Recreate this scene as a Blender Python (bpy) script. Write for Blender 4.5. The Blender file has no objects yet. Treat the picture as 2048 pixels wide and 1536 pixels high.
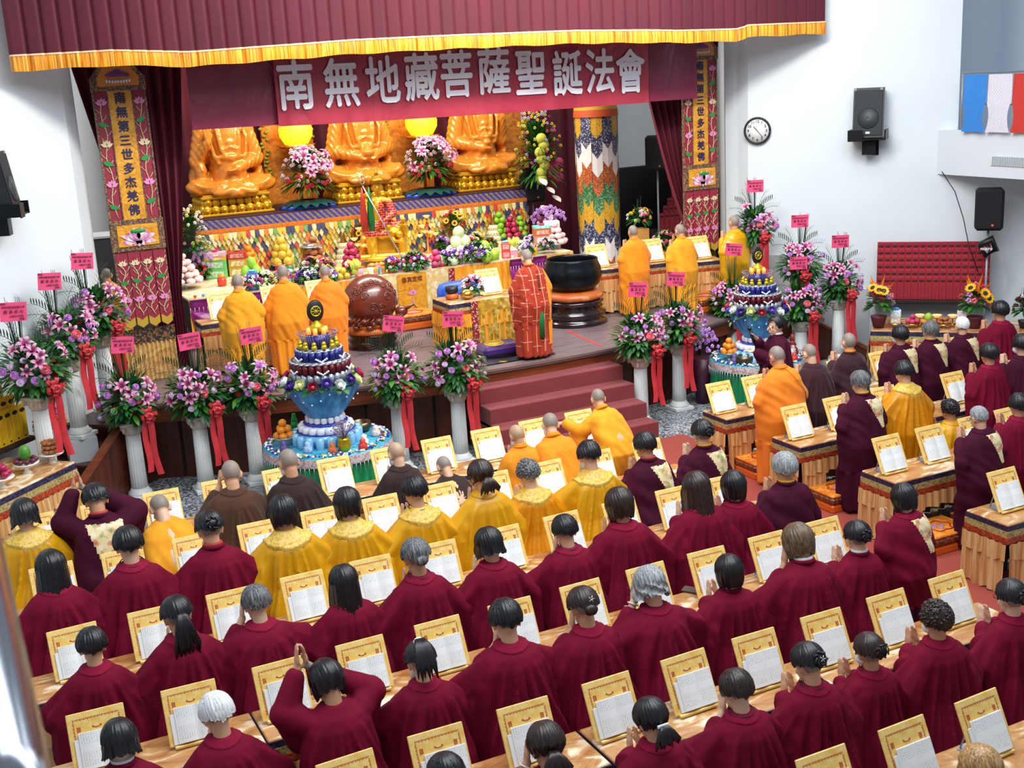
import bpy, math, random
import numpy as np
from mathutils import Matrix, Vector
SC = bpy.context.scene
COL = SC.collection
PI = math.pi
R = math.radians

# ------------------------------------------------------------------ camera
F_PX, YAW, PITCH, ROLL, CAM_H = 2400.0, R(25.79), R(14.47), R(3.11), 4.8
def cam_axes():
    cy, sy, cp, sp = math.cos(YAW), math.sin(YAW), math.cos(PITCH), math.sin(PITCH)
    f = Vector((sy*cp, cy*cp, -sp)); r = Vector((cy, -sy, 0)); d = f.cross(r)
    c, s = math.cos(ROLL), math.sin(ROLL)
    return c*r + s*d, -s*r + c*d, f
RIGHT, DOWN, FWD = cam_axes()
cam = bpy.data.cameras.new('camera'); camo = bpy.data.objects.new('camera', cam); COL.objects.link(camo)
cam.sensor_width = 36; cam.lens = F_PX/2048*36; cam.clip_start = .05; cam.clip_end = 200
m = Matrix((RIGHT, -DOWN, -FWD)).transposed().to_4x4(); m.translation = (0, 0, CAM_H)
camo.matrix_world = m
cam.dof.use_dof = True; cam.dof.focus_distance = 12.5; cam.dof.aperture_fstop = 5.6
SC.camera = camo

def ray(x, y): return RIGHT*((x-1024)/F_PX) + DOWN*((y-768)/F_PX) + FWD
def at(x, y, z):
    "the point of the horizontal plane at height z that the photograph shows at pixel x, y"
    d = ray(x, y); t = (z-CAM_H)/d.z
    return Vector((d.x*t, d.y*t, z))
def aty(x, y, Y):
    d = ray(x, y); t = Y/d.y
    return Vector((d.x*t, Y, CAM_H+d.z*t))

# ------------------------------------------------------------------ world, lights, exposure
w = bpy.data.worlds.new('hall_air'); SC.world = w; w.use_nodes = True
bg = w.node_tree.nodes['Background']; bg.inputs[0].default_value = (.80, .90, 1, 1); bg.inputs[1].default_value = .32
SC.view_settings.view_transform = 'Standard'; SC.view_settings.look = 'None'
SC.view_settings.exposure = .30; SC.view_settings.gamma = 1; SC.view_settings.use_curve_mapping = False
def area(name, loc, aim, sx, sy, power, col):
    l = bpy.data.lights.new(name, 'AREA'); l.shape = 'RECTANGLE'; l.size = sx; l.size_y = sy; l.energy = power; l.color = col
    o = bpy.data.objects.new(name, l); COL.objects.link(o); o.location = loc
    o.rotation_euler = (Vector(aim)-Vector(loc)).to_track_quat('-Z', 'Y').to_euler(); return o
area('hall_ceiling_light', (5, 6.5, 8.6), (5.3, 9.5, 0), 11, 5, 800, (.93, .97, 1))
area('hall_ceiling_light', (8.5, 11, 8.6), (7.5, 13, 0), 6, 3, 250, (.93, .97, 1))
area('stage_front_light', (7, 11.5, 7.4), (7, 19, 2), 6, 0.6, 420, (1, .93, .84))
area('stage_ceiling_light', (7, 18.2, 6.1), (7, 19.2, 2), 6, 1.2, 380, (1, .92, .80))

# ------------------------------------------------------------------ materials
def lin(h):
    h = h.lstrip('#'); c = [int(h[i:i+2], 16)/255 for i in (0, 2, 4)]
    return tuple((x/12.92 if x <= .04045 else ((x+.055)/1.055)**2.4) for x in c)+(1,)
MATS = {}
class NT:
    "small wrapper for building a node tree"
    def __init__(s, mat): s.t = mat.node_tree; s.b = s.t.nodes['Principled BSDF']
    def n(s, kind, **kw):
        nd = s.t.nodes.new(kind)
        for k, v in kw.items():
            if isinstance(k, str) and k.startswith('i_'): nd.inputs[int(k[2:]) if k[2:].isdigit() else k[2:]].default_value = v
            else: setattr(nd, k, v)
        return nd
    def l(s, a, b): s.t.links.new(a, b)
    def coord(s, scale=(1, 1, 1), rot=(0, 0, 0), kind='Object'):
        tc = s.n('ShaderNodeTexCoord'); mp = s.n('ShaderNodeMapping')
        mp.inputs['Scale'].default_value = scale; mp.inputs['Rotation'].default_value = rot
        s.l(tc.outputs[kind], mp.inputs[0]); return mp.outputs[0]
    def ramp(s, fac, stops, interp='LINEAR'):
        r = s.n('ShaderNodeValToRGB'); r.color_ramp.interpolation = interp; e = r.color_ramp.elements
        while len(e) < len(stops): e.new(.5)
        for q, (p, c) in zip(e, stops): q.position = p; q.color = lin(c) if isinstance(c, str) else c
        s.l(fac, r.inputs[0]); return r.outputs[0]
    def bump(s, h, strength=.3, dist=.01):
        b = s.n('ShaderNodeBump', i_Strength=strength, i_Distance=dist); s.l(h, b.inputs['Height']); s.l(b.outputs[0], s.b.inputs['Normal'])
def mat(name, col, rough=.6, metal=0, var=0, vscale=8, bump=0, bscale=60, sheen=0, coat=0, emit=None, estr=0, alpha=1, trans=0, vs=(1, 1, 1)):
    if name in MATS: return MATS[name]
    if not col: raise KeyError(name)
    mt = bpy.data.materials.new(name); mt.use_nodes = True; k = NT(mt); b = k.b
    b.inputs['Base Color'].default_value = lin(col); b.inputs['Roughness'].default_value = rough; b.inputs['Metallic'].default_value = metal
    if sheen: b.inputs['Sheen Weight'].default_value = sheen; b.inputs['Sheen Roughness'].default_value = .4
    if coat: b.inputs['Coat Weight'].default_value = coat; b.inputs['Coat Roughness'].default_value = .12
    if emit: b.inputs['Emission Color'].default_value = lin(emit); b.inputs['Emission Strength'].default_value = estr
    if alpha < 1: b.inputs['Alpha'].default_value = alpha
    if trans: b.inputs['Transmission Weight'].default_value = trans
    if var:
        nz = k.n('ShaderNodeTexNoise', i_Scale=vscale, i_Detail=4.0); k.l(k.coord(vs), nz.inputs[0])
        c = lin(col)[:3]; lo = tuple(x*(1-var) for x in c)+(1,); hi = tuple(min(1, x*(1+var)) for x in c)+(1,)
        k.l(k.ramp(nz.outputs[0], [(.3, lo), (.7, hi)]), b.inputs['Base Color'])
    if bump:
        nz = k.n('ShaderNodeTexNoise', i_Scale=bscale, i_Detail=3.0); k.l(k.coord(vs), nz.inputs[0]); k.bump(nz.outputs[0], bump)
    MATS[name] = mt; return mt
def nmat(name, rough=.6, metal=0, **kw):
    mt = bpy.data.materials.new(name); mt.use_nodes = True; k = NT(mt)
    k.b.inputs['Roughness'].default_value = rough; k.b.inputs['Metallic'].default_value = metal
    for a, v in kw.items(): k.b.inputs[a.replace('_', ' ')].default_value = v
    MATS[name] = mt; return mt, k
def brocade(name, cols, scale, rough=.5, thin=(1, 1, 1), metal=0, rnd=1.0):
    "woven cloth of small coloured figures"
    mt, k = nmat(name, rough, metal)
    v = k.n('ShaderNodeTexVoronoi', i_Scale=scale, i_Randomness=rnd); k.l(k.coord(thin), v.inputs[0])
    sp = k.n('ShaderNodeSeparateColor'); k.l(v.outputs['Color'], sp.inputs[0])
    n = len(cols); c1 = k.ramp(sp.outputs[0], [(i/n, c) for i, c in enumerate(cols)], 'CONSTANT')
    mix = k.n('ShaderNodeMix', data_type='RGBA'); k.l(k.ramp(v.outputs['Distance'], [(.0, (0, 0, 0, 1)), (.55, (.45, .45, .45, 1))]), mix.inputs[0])
    k.l(c1, mix.inputs[6]); mix.inputs[7].default_value = lin(cols[0]); k.l(mix.outputs[2], k.b.inputs['Base Color'])
    return mt
def satin(name, a, b, scale=6, rough=.32, stretch=(1, 1, 1), sheen=0):
    "crumpled shiny cloth"
    mt, k = nmat(name, rough); 
    nz = k.n('ShaderNodeTexNoise', i_Scale=scale, i_Detail=6.0, i_Distortion=1.6); k.l(k.coord(stretch), nz.inputs[0])
    k.l(k.ramp(nz.outputs[0], [(.32, a), (.62, b)]), k.b.inputs['Base Color']); k.bump(nz.outputs[0], .5, .03)
    if sheen: k.b.inputs['Sheen Weight'].default_value = sheen
    return mt

# ------------------------------------------------------------------ geometry collector
class G:
    def __init__(s): s.v = []; s.f = []; s.m = []; s.s = []
    def add(s, vs, fs, mi=0, sm=True, mx=None):
        o = len(s.v)
        if mx is not None: vs = [tuple(mx @ Vector(p)) for p in vs]
        s.v.extend(tuple(p) for p in vs)
        for i, f in enumerate(fs):
            s.f.append(tuple(o+j for j in f)); s.m.append(mi[i] if isinstance(mi, list) else mi); s.s.append(sm)
        return s
    def join(s, g, mx=None, mi=None):
        o = len(s.v); s.v.extend(g.v if mx is None else [tuple(mx @ Vector(p)) for p in g.v])
        for f, a, b in zip(g.f, g.m, g.s): s.f.append(tuple(o+j for j in f)); s.m.append(a if mi is None else mi); s.s.append(b)
        return s
    def box(s, x0, x1, y0, y1, z0, z1, mi=0, mx=None):
        vs = [(x, y, z) for z in (z0, z1) for y in (y0, y1) for x in (x0, x1)]
        return s.add(vs, [(0, 2, 3, 1), (4, 5, 7, 6), (0, 1, 5, 4), (2, 6, 7, 3), (0, 4, 6, 2), (1, 3, 7, 5)], mi, False, mx)
    def bbox(s, cx, cy, cz, sx, sy, sz, bv=.01, mi=0, mx=None):
        "box with chamfered edges"
        X, Y, Z = sx/2, sy/2, sz/2; bv = min(bv, X*.6, Y*.6, Z*.6); vs = []; key = {}
        for a in (-1, 1):
            for b in (-1, 1):
                for c in (-1, 1):
                    for ax in range(3):
                        p = [a*(X-bv), b*(Y-bv), c*(Z-bv)]; p[ax] = (a*X, b*Y, c*Z)[ax]
                        key[a, b, c, ax] = len(vs); vs.append((cx+p[0], cy+p[1], cz+p[2]))
        k = key; fs = []
        for q in (-1, 1):
            o = lambda t: t if q > 0 else t[::-1]
            fs.append(o([k[q, -1, -1, 0], k[q, 1, -1, 0], k[q, 1, 1, 0], k[q, -1, 1, 0]]))
            fs.append(o([k[-1, q, -1, 1], k[-1, q, 1, 1], k[1, q, 1, 1], k[1, q, -1, 1]]))
            fs.append(o([k[-1, -1, q, 2], k[1, -1, q, 2], k[1, 1, q, 2], k[-1, 1, q, 2]]))
        for a in (-1, 1):
            for b in (-1, 1):
                fs.append([k[a, b, -1, 0], k[a, b, 1, 0], k[a, b, 1, 1], k[a, b, -1, 1]])
                fs.append([k[a, -1, b, 0], k[a, 1, b, 0], k[a, 1, b, 2], k[a, -1, b, 2]])
                fs.append([k[-1, a, b, 1], k[1, a, b, 1], k[1, a, b, 2], k[-1, a, b, 2]])
                for c in (-1, 1): fs.append([k[a, b, c, 0], k[a, b, c, 1], k[a, b, c, 2]])
        return s.add(vs, fs, mi, False, mx)
    def grid(s, fn, nu, nv, mi=0, wrap=False, sm=True, mx=None, flip=False):
        "fn(u, v) -> point, u and v in 0..1"
        vs = [fn(i/nu, j/nv) for j in range(nv+1) for i in range(nu+(0 if wrap else 1))]
        W = nu if wrap else nu+1; fs = []
        for j in range(nv):
            for i in range(nu):
                a, b = j*W+i, j*W+(i+1) % W
                q = (a, b, b+W, a+W); fs.append(q[::-1] if flip else q)
        mm = mi if not callable(mi) else [mi((i+.5)/nu, (j+.5)/nv) for j in range(nv) for i in range(nu)]
        return s.add(vs, fs, mm, sm, mx)
    def lathe(s, prof, n=20, c=(0, 0, 0), mi=0, sm=True, mx=None, sq=(1, 1), cap=True, fl=None):
        "prof = [(radius, z), ...] from the bottom up; fl(angle, k) scales the radius"
        vs = []
        for kk, (r, z) in enumerate(prof):
            for i in range(n):
                a = 2*PI*i/n; q = fl(a, kk) if fl else 1
                vs.append((c[0]+r*q*math.cos(a)*sq[0], c[1]+r*q*math.sin(a)*sq[1], c[2]+z))
        fs = [(j*n+i, j*n+(i+1) % n, (j+1)*n+(i+1) % n, (j+1)*n+i) for j in range(len(prof)-1) for i in range(n)]
        if cap: fs += [tuple(range(n))[::-1], tuple((len(prof)-1)*n+i for i in range(n))]
        return s.add(vs, fs, mi, sm, mx)
    def cyl(s, p, q, r, r2=None, n=10, mi=0, sm=True, mx=None): return s.tube([p, q], [r, r if r2 is None else r2], n, mi, sm, mx)
    def tube(s, pts, r, n=8, mi=0, sm=True, mx=None, flat=1, up=None):
        pts = [Vector(p) for p in pts]; k = len(pts); r = [r]*k if not isinstance(r, (list, tuple)) else r
        vs = []; last = None
        for i, p in enumerate(pts):
            d = (pts[min(i+1, k-1)]-pts[max(i-1, 0)]).normalized()
            u = Vector(up) if up else (last if last else (Vector((0, 0, 1)) if abs(d.z) < .9 else Vector((1, 0, 0))))
            a = d.cross(u)
            if a.length < 1e-4: a = d.cross(Vector((.3, 1, .2)))
            a.normalize(); b = a.cross(d).normalized(); last = b
            for j in range(n):
                t = 2*PI*j/n; vs.append(p+a*(math.cos(t)*r[i])+b*(math.sin(t)*r[i]*flat))
        fs = [(j*n+i, j*n+(i+1) % n, (j+1)*n+(i+1) % n, (j+1)*n+i) for j in range(k-1) for i in range(n)]
        fs += [tuple(range(n))[::-1], tuple((k-1)*n+i for i in range(n))]
        return s.add(vs, fs, mi, sm, mx)
    def sph(s, c, r, sc=(1, 1, 1), nu=12, nv=8, mi=0, mx=None, fn=None):
        vs = [(c[0], c[1], c[2]-r*sc[2])]; 
        for j in range(1, nv):
            th = PI*j/nv
            for i in range(nu):
                a = 2*PI*i/nu; k = fn(a, th) if fn else 1
                vs.append((c[0]+r*sc[0]*k*math.sin(th)*math.cos(a), c[1]+r*sc[1]*k*math.sin(th)*math.sin(a), c[2]-r*sc[2]*k*math.cos(th)))
        vs.append((c[0], c[1], c[2]+r*sc[2])); T = len(vs)-1
        fs = [(0, 1+(i+1) % nu, 1+i) for i in range(nu)]
        for j in range(nv-2): fs += [(1+j*nu+i, 1+j*nu+(i+1) % nu, 1+(j+1)*nu+(i+1) % nu, 1+(j+1)*nu+i) for i in range(nu)]
        b = 1+(nv-2)*nu; fs += [(b+i, b+(i+1) % nu, T) for i in range(nu)]
        return s.add(vs, fs, mi, True, mx)
    def prism(s, poly, z0, z1, mi=0, mx=None, sm=False):
        n = len(poly); vs = [(x, y, z0) for x, y in poly]+[(x, y, z1) for x, y in poly]
        return s.add(vs, [tuple(range(n))[::-1], tuple(range(n, 2*n))]+[(i, (i+1) % n, n+(i+1) % n, n+i) for i in range(n)], mi, sm, mx)
    def mesh(s, name, mats):
        me = bpy.data.meshes.new(name); me.from_pydata(s.v, [], s.f)
        for mt in (mats if isinstance(mats, (list, tuple)) else [mats]): me.materials.append(mt)
        me.polygons.foreach_set('material_index', s.m); me.polygons.foreach_set('use_smooth', s.s); me.update(); return me

def mesh_obj(name, me, parent=None, mx=None):
    o = bpy.data.objects.new(name, me); COL.objects.link(o)
    if parent is not None: o.parent = parent
    if mx is not None: o.matrix_local = mx
    return o
def obj(name, g, mats, parent=None, mx=None, label=None):
    o = mesh_obj(name, g if isinstance(g, bpy.types.Mesh) else g.mesh(name, mats), parent, mx)
    if label: o['label'] = label
    return o
def tag(o, label, cat, group=None, kind=None):
    o['label'] = label; o['category'] = cat
    if group: o['group'] = group
    if kind: o['kind'] = kind
    return o
def thing(name, label, cat, loc=(0, 0, 0), rz=0, group=None, scale=1):
    o = bpy.data.objects.new(name, None); COL.objects.link(o); o.empty_display_size = .1
    o.location = loc; o.rotation_euler = (0, 0, rz); o.scale = (scale,)*3; return tag(o, label, cat, group)
def struct(name, g, mats, parent=None):
    o = obj(name, g, mats, parent)
    if parent is None: o['kind'] = 'structure'
    return o
def dup(root, loc, rz=None, label=None, group=None, scale=None):
    r = root.copy(); COL.objects.link(r); r.location = loc
    if rz is not None: r.rotation_euler = (0, 0, rz)
    if scale is not None: r.scale = (scale,)*3
    if label: r['label'] = label
    if group: r['group'] = group
    for ch in list(root.children):
        c = ch.copy(); COL.objects.link(c); c.parent = r
        for g in list(ch.children): d = g.copy(); COL.objects.link(d); d.parent = c
    return r
def T(x=0, y=0, z=0, rx=0, ry=0, rz=0, s=1):
    return Matrix.Translation((x, y, z)) @ Matrix.Rotation(rz, 4, 'Z') @ Matrix.Rotation(ry, 4, 'Y') @ Matrix.Rotation(rx, 4, 'X') @ Matrix.Scale(s, 4)
TXT = {}
def text_g(body, size=1.0, extrude=.004, bold=0.0, vertical=False, gap=1.0):
    "lettering as geometry in the local XZ plane facing -Y, centred"
    key = (body, size, extrude, bold, vertical, gap)
    if key in TXT: return TXT[key]
    if bold:
        b_ = text_g(body, size, extrude, 0.0, vertical, gap); g = G()
        for dx, dz, dy in ((-bold, 0, 0), (bold, 0, -.0006), (0, -bold*1.2, -.0012), (0, bold*1.2, -.0018)): g.join(b_, Matrix.Translation((dx, dy, dz)))
        TXT[key] = g; return g
    g = G(); items = [(ch, i) for i, ch in enumerate(body)] if (vertical or gap != 1.0) else [(body, 0)]
    for s_, i in items:
        c = bpy.data.curves.new('lettering', 'FONT'); c.body = s_; c.size = size; c.extrude = extrude; c.offset = bold; c.resolution_u = 2
        c.align_x = 'CENTER'; c.align_y = 'CENTER'
        o = bpy.data.objects.new('lettering', c); COL.objects.link(o)
        dg = bpy.context.evaluated_depsgraph_get(); me = o.evaluated_get(dg).to_mesh()
        dx = 0 if vertical or gap == 1.0 else (i-(len(body)-1)/2)*size*gap
        dz = -(i-(len(body)-1)/2)*size*gap if vertical else 0
        g.add([(v.co.x+dx, -v.co.z, v.co.y+dz) for v in me.vertices], [tuple(p.vertices) for p in me.polygons], 0, False)
        bpy.data.objects.remove(o); bpy.data.curves.remove(c)
    TXT[key] = g; return g
rnd = random.Random(7)

# ================================================================== the setting
def wood(name, a, b, rough=.45, sc=(1, 12, 1), scale=3):
    mt, k = nmat(name, rough); nz = k.n('ShaderNodeTexNoise', i_Scale=scale, i_Detail=6.0, i_Distortion=.4); k.l(k.coord(sc), nz.inputs[0])
    k.l(k.ramp(nz.outputs[0], [(.3, a), (.7, b)]), k.b.inputs['Base Color']); return mt
M_wall = mat('white_wall_paint', '#d8e1e8', .8, var=.02, vscale=1.5)
M_dado = mat('grey_marble', '#c2c6cc', .35, var=.07, vscale=3)
def terrazzo():
    mt, k = nmat('grey_terrazzo', .35); v = k.n('ShaderNodeTexVoronoi', i_Scale=45.0); k.l(k.coord(), v.inputs[0])
    k.l(k.ramp(v.outputs['Color'], [(.1, '#4c5056'), (.4, '#8b9198'), (.75, '#c3c8cc')], 'CONSTANT'), k.b.inputs['Base Color']); return mt
M_terr = terrazzo()
M_carpet = mat('terracotta_carpet', '#96392b', .95, var=.06, vscale=5, bump=.3, bscale=220, sheen=.2)
M_stepcarpet = mat('maroon_step_carpet', '#7a2f33', .9, var=.08, vscale=6, bump=.35, bscale=14, sheen=.2)
M_wood = wood('red_brown_wood', '#3a160d', '#5e2815', .4, (6, 6, .6))
M_woodl = wood('orange_brown_wood', '#5e2c16', '#84401f', .4, (.6, .6, 8))
M_stagefl = wood('worn_stage_boards', '#63545a', '#7e6d70', .38, (.8, 9, 1), 2.2)
M_black = mat('black_plastic', '#14171c', .45)
M_white = mat('white_plaster', '#dfe4e4', .6, var=.04, vscale=9)

struct('floor', G().box(-8, 20, -1, 17, -.1, 0), M_terr)
g = G(); g.box(6.6, 8.72, 1.5, 12.88, 0, .012)
tag(obj('carpet_runner', g, M_carpet), 'terracotta red carpet runner down the aisle to the stage steps', 'carpet')
def wallseg(g, a, b, z0, z1, th=.15):
    a, b = Vector(a+(0,)), Vector(b+(0,)); d = (b-a).normalized(); n = Vector((-d.y, d.x, 0))*th
    g.prism([(a.x, a.y), (b.x, b.y), (b+n).to_2d()[:], (a+n).to_2d()[:]], z0, z1); return g
g = G(); g.prism([(-6, 8.02), (1.83, 15.98), (2.02, 16.5), (1.8, 22.4), (1.6, 22.4), (1.5, 16.3), (-6.2, 8.2)], 0, 9.2); struct('wall_left', g, M_wall)
g = G(); g.prism([(12.2, 16.0), (16.4, 11.8), (16.55, 11.95), (12.6, 16.3), (16.3, 22.4), (16.1, 22.4), (12.12, 16.5)], 0, 2.95)
g.prism([(12.2, 16.0), (14.45, 13.75), (14.62, 13.92), (12.6, 16.3), (16.3, 22.4), (16.1, 22.4), (12.12, 16.5)], 2.95, 9.2); struct('wall_right', g, M_wall)
struct('wall_back', G().box(1.5, 17, 22.4, 22.6, 0, 9.2), M_wall)
g = G(); g.box(16.7, 16.85, 2, 15.2, 2.95, 9.2); g.box(14.5, 16.8, 15.05, 15.2, 2.95, 9.2); g.box(14.6, 15.2, 11.55, 12.15, 3.6, 9.2) if False else None
struct('wall_gallery', g, mat('gallery_wall_paint', '#c3cedb', .8))
g = G(); g.box(14.25, 17, 2, 13.95, 2.95, 3.12); g.box(14.25, 14.4, 2, 13.95, 3.12, 3.62); struct('wall_balcony', g, M_wall)
# marble dado along the foot of the right wall
g = G(); wallseg(g, (12.2, 15.94), (13.0, 15.14), 0, 1.7, .09); wallseg(g, (13.0, 15.14), (13.54, 14.6), 0, 1.14, .09); struct('trim_1', g, M_dado)
# door on the gallery
g = G(); g.box(16.6, 16.7, 12.05, 12.95, 3.12, 5.1); dr = struct('door_1', g, mat('dark_red_door', '#74202a', .5))
obj('door_handle', G().sph((16.57, 12.83, 4.1), .035), mat('brass', '#c9a24a', .3, 1), dr)
g = G(); g.box(16.58, 16.62, 12.1, 12.9, 4.2, 4.24); g.lathe([(.11, -.02), (.13, 0), (.11, .02)], 16, (0, 0, 0), mx=T(16.58, 12.45, 4.72, 0, R(90)))
obj('door_ornament', g, mat('dark_wood_ornament', '#3c1014', .5), dr)

# ---- stage platform with a bowed front
def sy(x): return 14.0+.047*(x-7.1)**2
XS = [1.9+i*(12.25-1.9)/46 for i in range(47)]
st = thing('stage_platform', 'raised wooden stage with bowed dark panelled front behind the flower stands', 'stage', (0, 0, 0))
g = G(); poly = [(x, sy(x)) for x in XS]+[(12.15, 16.45), (16, 22.4), (1.7, 22.4), (2.0, 16.5), (1.72, 15.9)]
g.prism(poly, .97, 1.03); obj('stage_floor', g, M_stagefl, st)
g = G()
def strip(g, f, z0, z1, off, mi=0, xs=XS):
    for a, b in zip(xs, xs[1:]): g.add([(a, f(a)+off, z0), (b, f(b)+off, z0), (b, f(b)+off, z1), (a, f(a)+off, z1)], [(0, 1, 2, 3)], mi, True)
strip(g, sy, .8, .97, .03); g2 = G(); strip(g2, sy, 1.0, 1.034, -.012); strip(g, sy, .78, .8, .03)
obj('fascia', g, M_woodl, st)
for a, b in zip(XS, XS[1:]): g2.add([(a, sy(a)-.012, 1.034), (b, sy(b)-.012, 1.034), (b, sy(b)+.02, 1.034), (a, sy(a)+.02, 1.034)], [(0, 1, 2, 3)])
obj('edge_strip', g2, mat('metal_nosing', '#9c8a84', .35, .6), st)
g = G(); strip(g, sy, .0, .97, .16); obj('front_panel', g, M_wood, st)
for i in range(3, 44, 2):
    x = XS[i]; gg = G(); gg.box(x-.012, x+.012, sy(x)+.13, sy(x)+.165, .05, .78); obj('panel_groove', gg, mat('dark_gap', '#160a06', .7), st)  # thin dark strip; its colour stands in for the shade of a panel groove
# ---- carpeted steps
g = G()
zs = [.25, .45, .65, .85]; ys = [12.88, 13.16, 13.46, 13.75]
for z, y in zip(zs, ys): g.box(6.17, 8.35, y, sy(7.1)+.15, z-.26 if z > .3 else 0, z)
sp = obj('carpeted_steps', g, M_stepcarpet); tag(sp, 'maroon carpeted steps rising from the aisle to the stage', 'steps')
mod = sp.modifiers.new('soft', 'BEVEL'); mod.width = .012; mod.segments = 2
# ---- diagonal wooden stairs at the two ends of the stage
def side_stairs(label, ox, oy, sx):
    t = thing('side_stairs', label, 'stairs'); d = 1/math.sqrt(2)
    # along = down the flight (towards the hall corner), across = from rail to wall
    P = lambda s, c, z: (ox-sx*(s*d)-sx*c*d, oy-s*d+c*d, z)
    def blk(g, s0, s1, c0, c1, z0, z1):
        vs = [P(s, c, z) for z in (z0, z1) for c in (c0, c1) for s in (s0, s1)]
        g.add(vs, [(0, 2, 3, 1), (4, 5, 7, 6), (0, 1, 5, 4), (2, 6, 7, 3), (0, 4, 6, 2), (1, 3, 7, 5)], 0, False)
    for k, z in enumerate((.89, .72, .54, .36, .18)):
        g = G(); blk(g, -.6, .02+.26*k, 0, .8, z-.17, z-.03); blk(g, -.6, .05+.26*k, 0, .8, z-.03, z); obj('step', g, M_wood, t)
    g = G(); a = [P(-.05, -.03, 0), P(1.35, -.03, 0), P(1.35, -.03, .22), P(-.05, -.03, 1.0)]; b = [P(-.05, -.07, 0), P(1.35, -.07, 0), P(1.35, -.07, .22), P(-.05, -.07, 1.0)]
    g.add(a+b, [(0, 1, 2, 3), (7, 6, 5, 4), (0, 4, 5, 1), (1, 5, 6, 2), (2, 6, 7, 3), (3, 7, 4, 0)], 0, False); obj('side_panel', g, M_wood, t)
    g = G(); a = [P(-.05, c, z) for c, z in ((0, 1.0), (-.1, 1.0), (-.1, 1.04), (0, 1.04))]; b = [P(1.37, c, z) for c, z in ((0, .22), (-.1, .22), (-.1, .26), (0, .26))]
    g.add(a+b, [(0, 1, 2, 3), (7, 6, 5, 4), (0, 4, 5, 1), (1, 5, 6, 2), (2, 6, 7, 3), (3, 7, 4, 0)], 0, False); obj('rail_cap', g, M_woodl, t)
    return t
side_stairs('dark wooden stairs at the left end of the stage', 1.86, 14.86, 1)
side_stairs('dark wooden stairs at the right end of the stage, behind the white pillars', 12.05, 14.5, -1)

# ------------------------------------------------------------------ curtains
def velvet(name, col, dark):
    mt, k = nmat(name, .75); k.b.inputs['Sheen Weight'].default_value = .25; k.b.inputs['Sheen Tint'].default_value = lin('#ff6080')
    nz = k.n('ShaderNodeTexNoise', i_Scale=5.0, i_Detail=4.0); k.l(k.coord((1, 1, .15)), nz.inputs[0])
    k.l(k.ramp(nz.outputs[0], [(.3, dark), (.7, col)]), k.b.inputs['Base Color']); return mt
M_velvet = velvet('maroon_velvet', '#560822', '#48061c')
FT = [(19, 116), (113, 111), (222, 105), (376, 108), (499, 99), (605, 91.6), (700, 84), (926, 73.5), (1148, 65), (1282, 64), (1348, 65), (1468, 61.5), (1490, 54), (1647, 47)]
FTP = [(aty(x, y, 15.0).x, aty(x, y, 15.0).z) for x, y in FT]
def ftz(x): return float(np.interp(x, [p[0] for p in FTP], [p[1] for p in FTP]))
X0, X1 = FTP[0][0], FTP[-1][0]
val = thing('stage_valance', 'long pleated maroon velvet valance with gold fringe above the stage', 'curtain')
NP = 62
def pleat(u):
    "box pleats: flat panel with a sharp tuck"
    t = (u*NP) % 1; return -.05*(1-(2*t-1)**8)*(.75+.25*t) - (.035*t)
g = G(); NU = NP*10
def vf(u, v):
    x = X0+u*(X1-X0); return (x, 15.0+pleat(u)+.02*math.sin(u*40), ftz(x)+v*1.75)
g.grid(vf, NU, 2); obj('pleated_panel', g, M_velvet, val)
mt, k = nmat('gold_fringe', .45); wv = k.n('ShaderNodeTexNoise', i_Scale=60.0, i_Detail=2.0); k.l(k.coord((1, .02, .03)), wv.inputs[0])
k.l(k.ramp(wv.outputs[0], [(.35, '#a86008'), (.5, '#e8981a'), (.68, '#f8b83a')]), k.b.inputs['Base Color']); k.bump(wv.outputs[0], .6, .01)
g = G(); g.grid(lambda u, v: (X0+u*(X1-X0), 14.985+pleat(u)*1.05+.02*math.sin(u*40)-.008*math.sin(v*3), ftz(X0+u*(X1-X0))+.015-v*(.165+.008*math.sin(u*90))), NU, 2, flip=True)
obj('gold_fringe', g, mt, val)
g = G(); g.grid(lambda u, v: (X0+u*(X1-X0), 14.975+pleat(u)*1.05+.02*math.sin(u*40), ftz(X0+u*(X1-X0))+.012+v*.02), NU, 1); obj('braid', g, mat('pale_braid', '#f0c8a0', .5), val)

def drape(name, label, top, mid, bot, Y, n=9, amp=.06, parent=None, z=(1.06, 2.2, 5.5)):
    g = G()
    def f(u, v):
        zz = z[0]+v*(z[2]-z[0]); tv = (zz-z[1])/(z[2]-z[1]) if zz > z[1] else 0; tb = (zz-z[0])/(z[1]-z[0]) if zz < z[1] else 1
        e = max(0, tv)**.8
        a = (mid[0]+(top[0]-mid[0])*e) if zz > z[1] else (bot[0]+(mid[0]-bot[0])*tb); b = (mid[1]+(top[1]-mid[1])*e) if zz > z[1] else (bot[1]+(mid[1]-bot[1])*tb)
        return (a+(b-a)*u, Y-amp*math.cos(u*n*2*PI)-.02*math.sin(u*n*5.3+v*3), zz)
    g.grid(f, n*12, 22); o = obj(name, g, M_velvet, parent); return tag(o, label, 'curtain') if label else o
drape('stage_curtain', 'maroon stage curtain gathered behind the left hanging banner', (2.0, 3.48), (2.75, 3.1), (2.7, 3.1), 16.75, 9)
drape('stage_curtain', 'maroon stage curtain gathered beside the right hanging banner', (10.5, 12.2), (11.5, 11.85), (11.5, 11.8), 16.8, 9)
g = G(); g.grid(lambda u, v: (3.2+u*9.6, 21.9-.07*math.cos(u*46*PI)-.02*math.sin(u*71), 1.03+v*5.5), 300, 1)
tag(obj('backdrop_curtain', g, velvet('dark_maroon_velvet', '#5c0c24', '#470a1c')), 'dark maroon backdrop curtain behind the golden statues', 'curtain')

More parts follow.
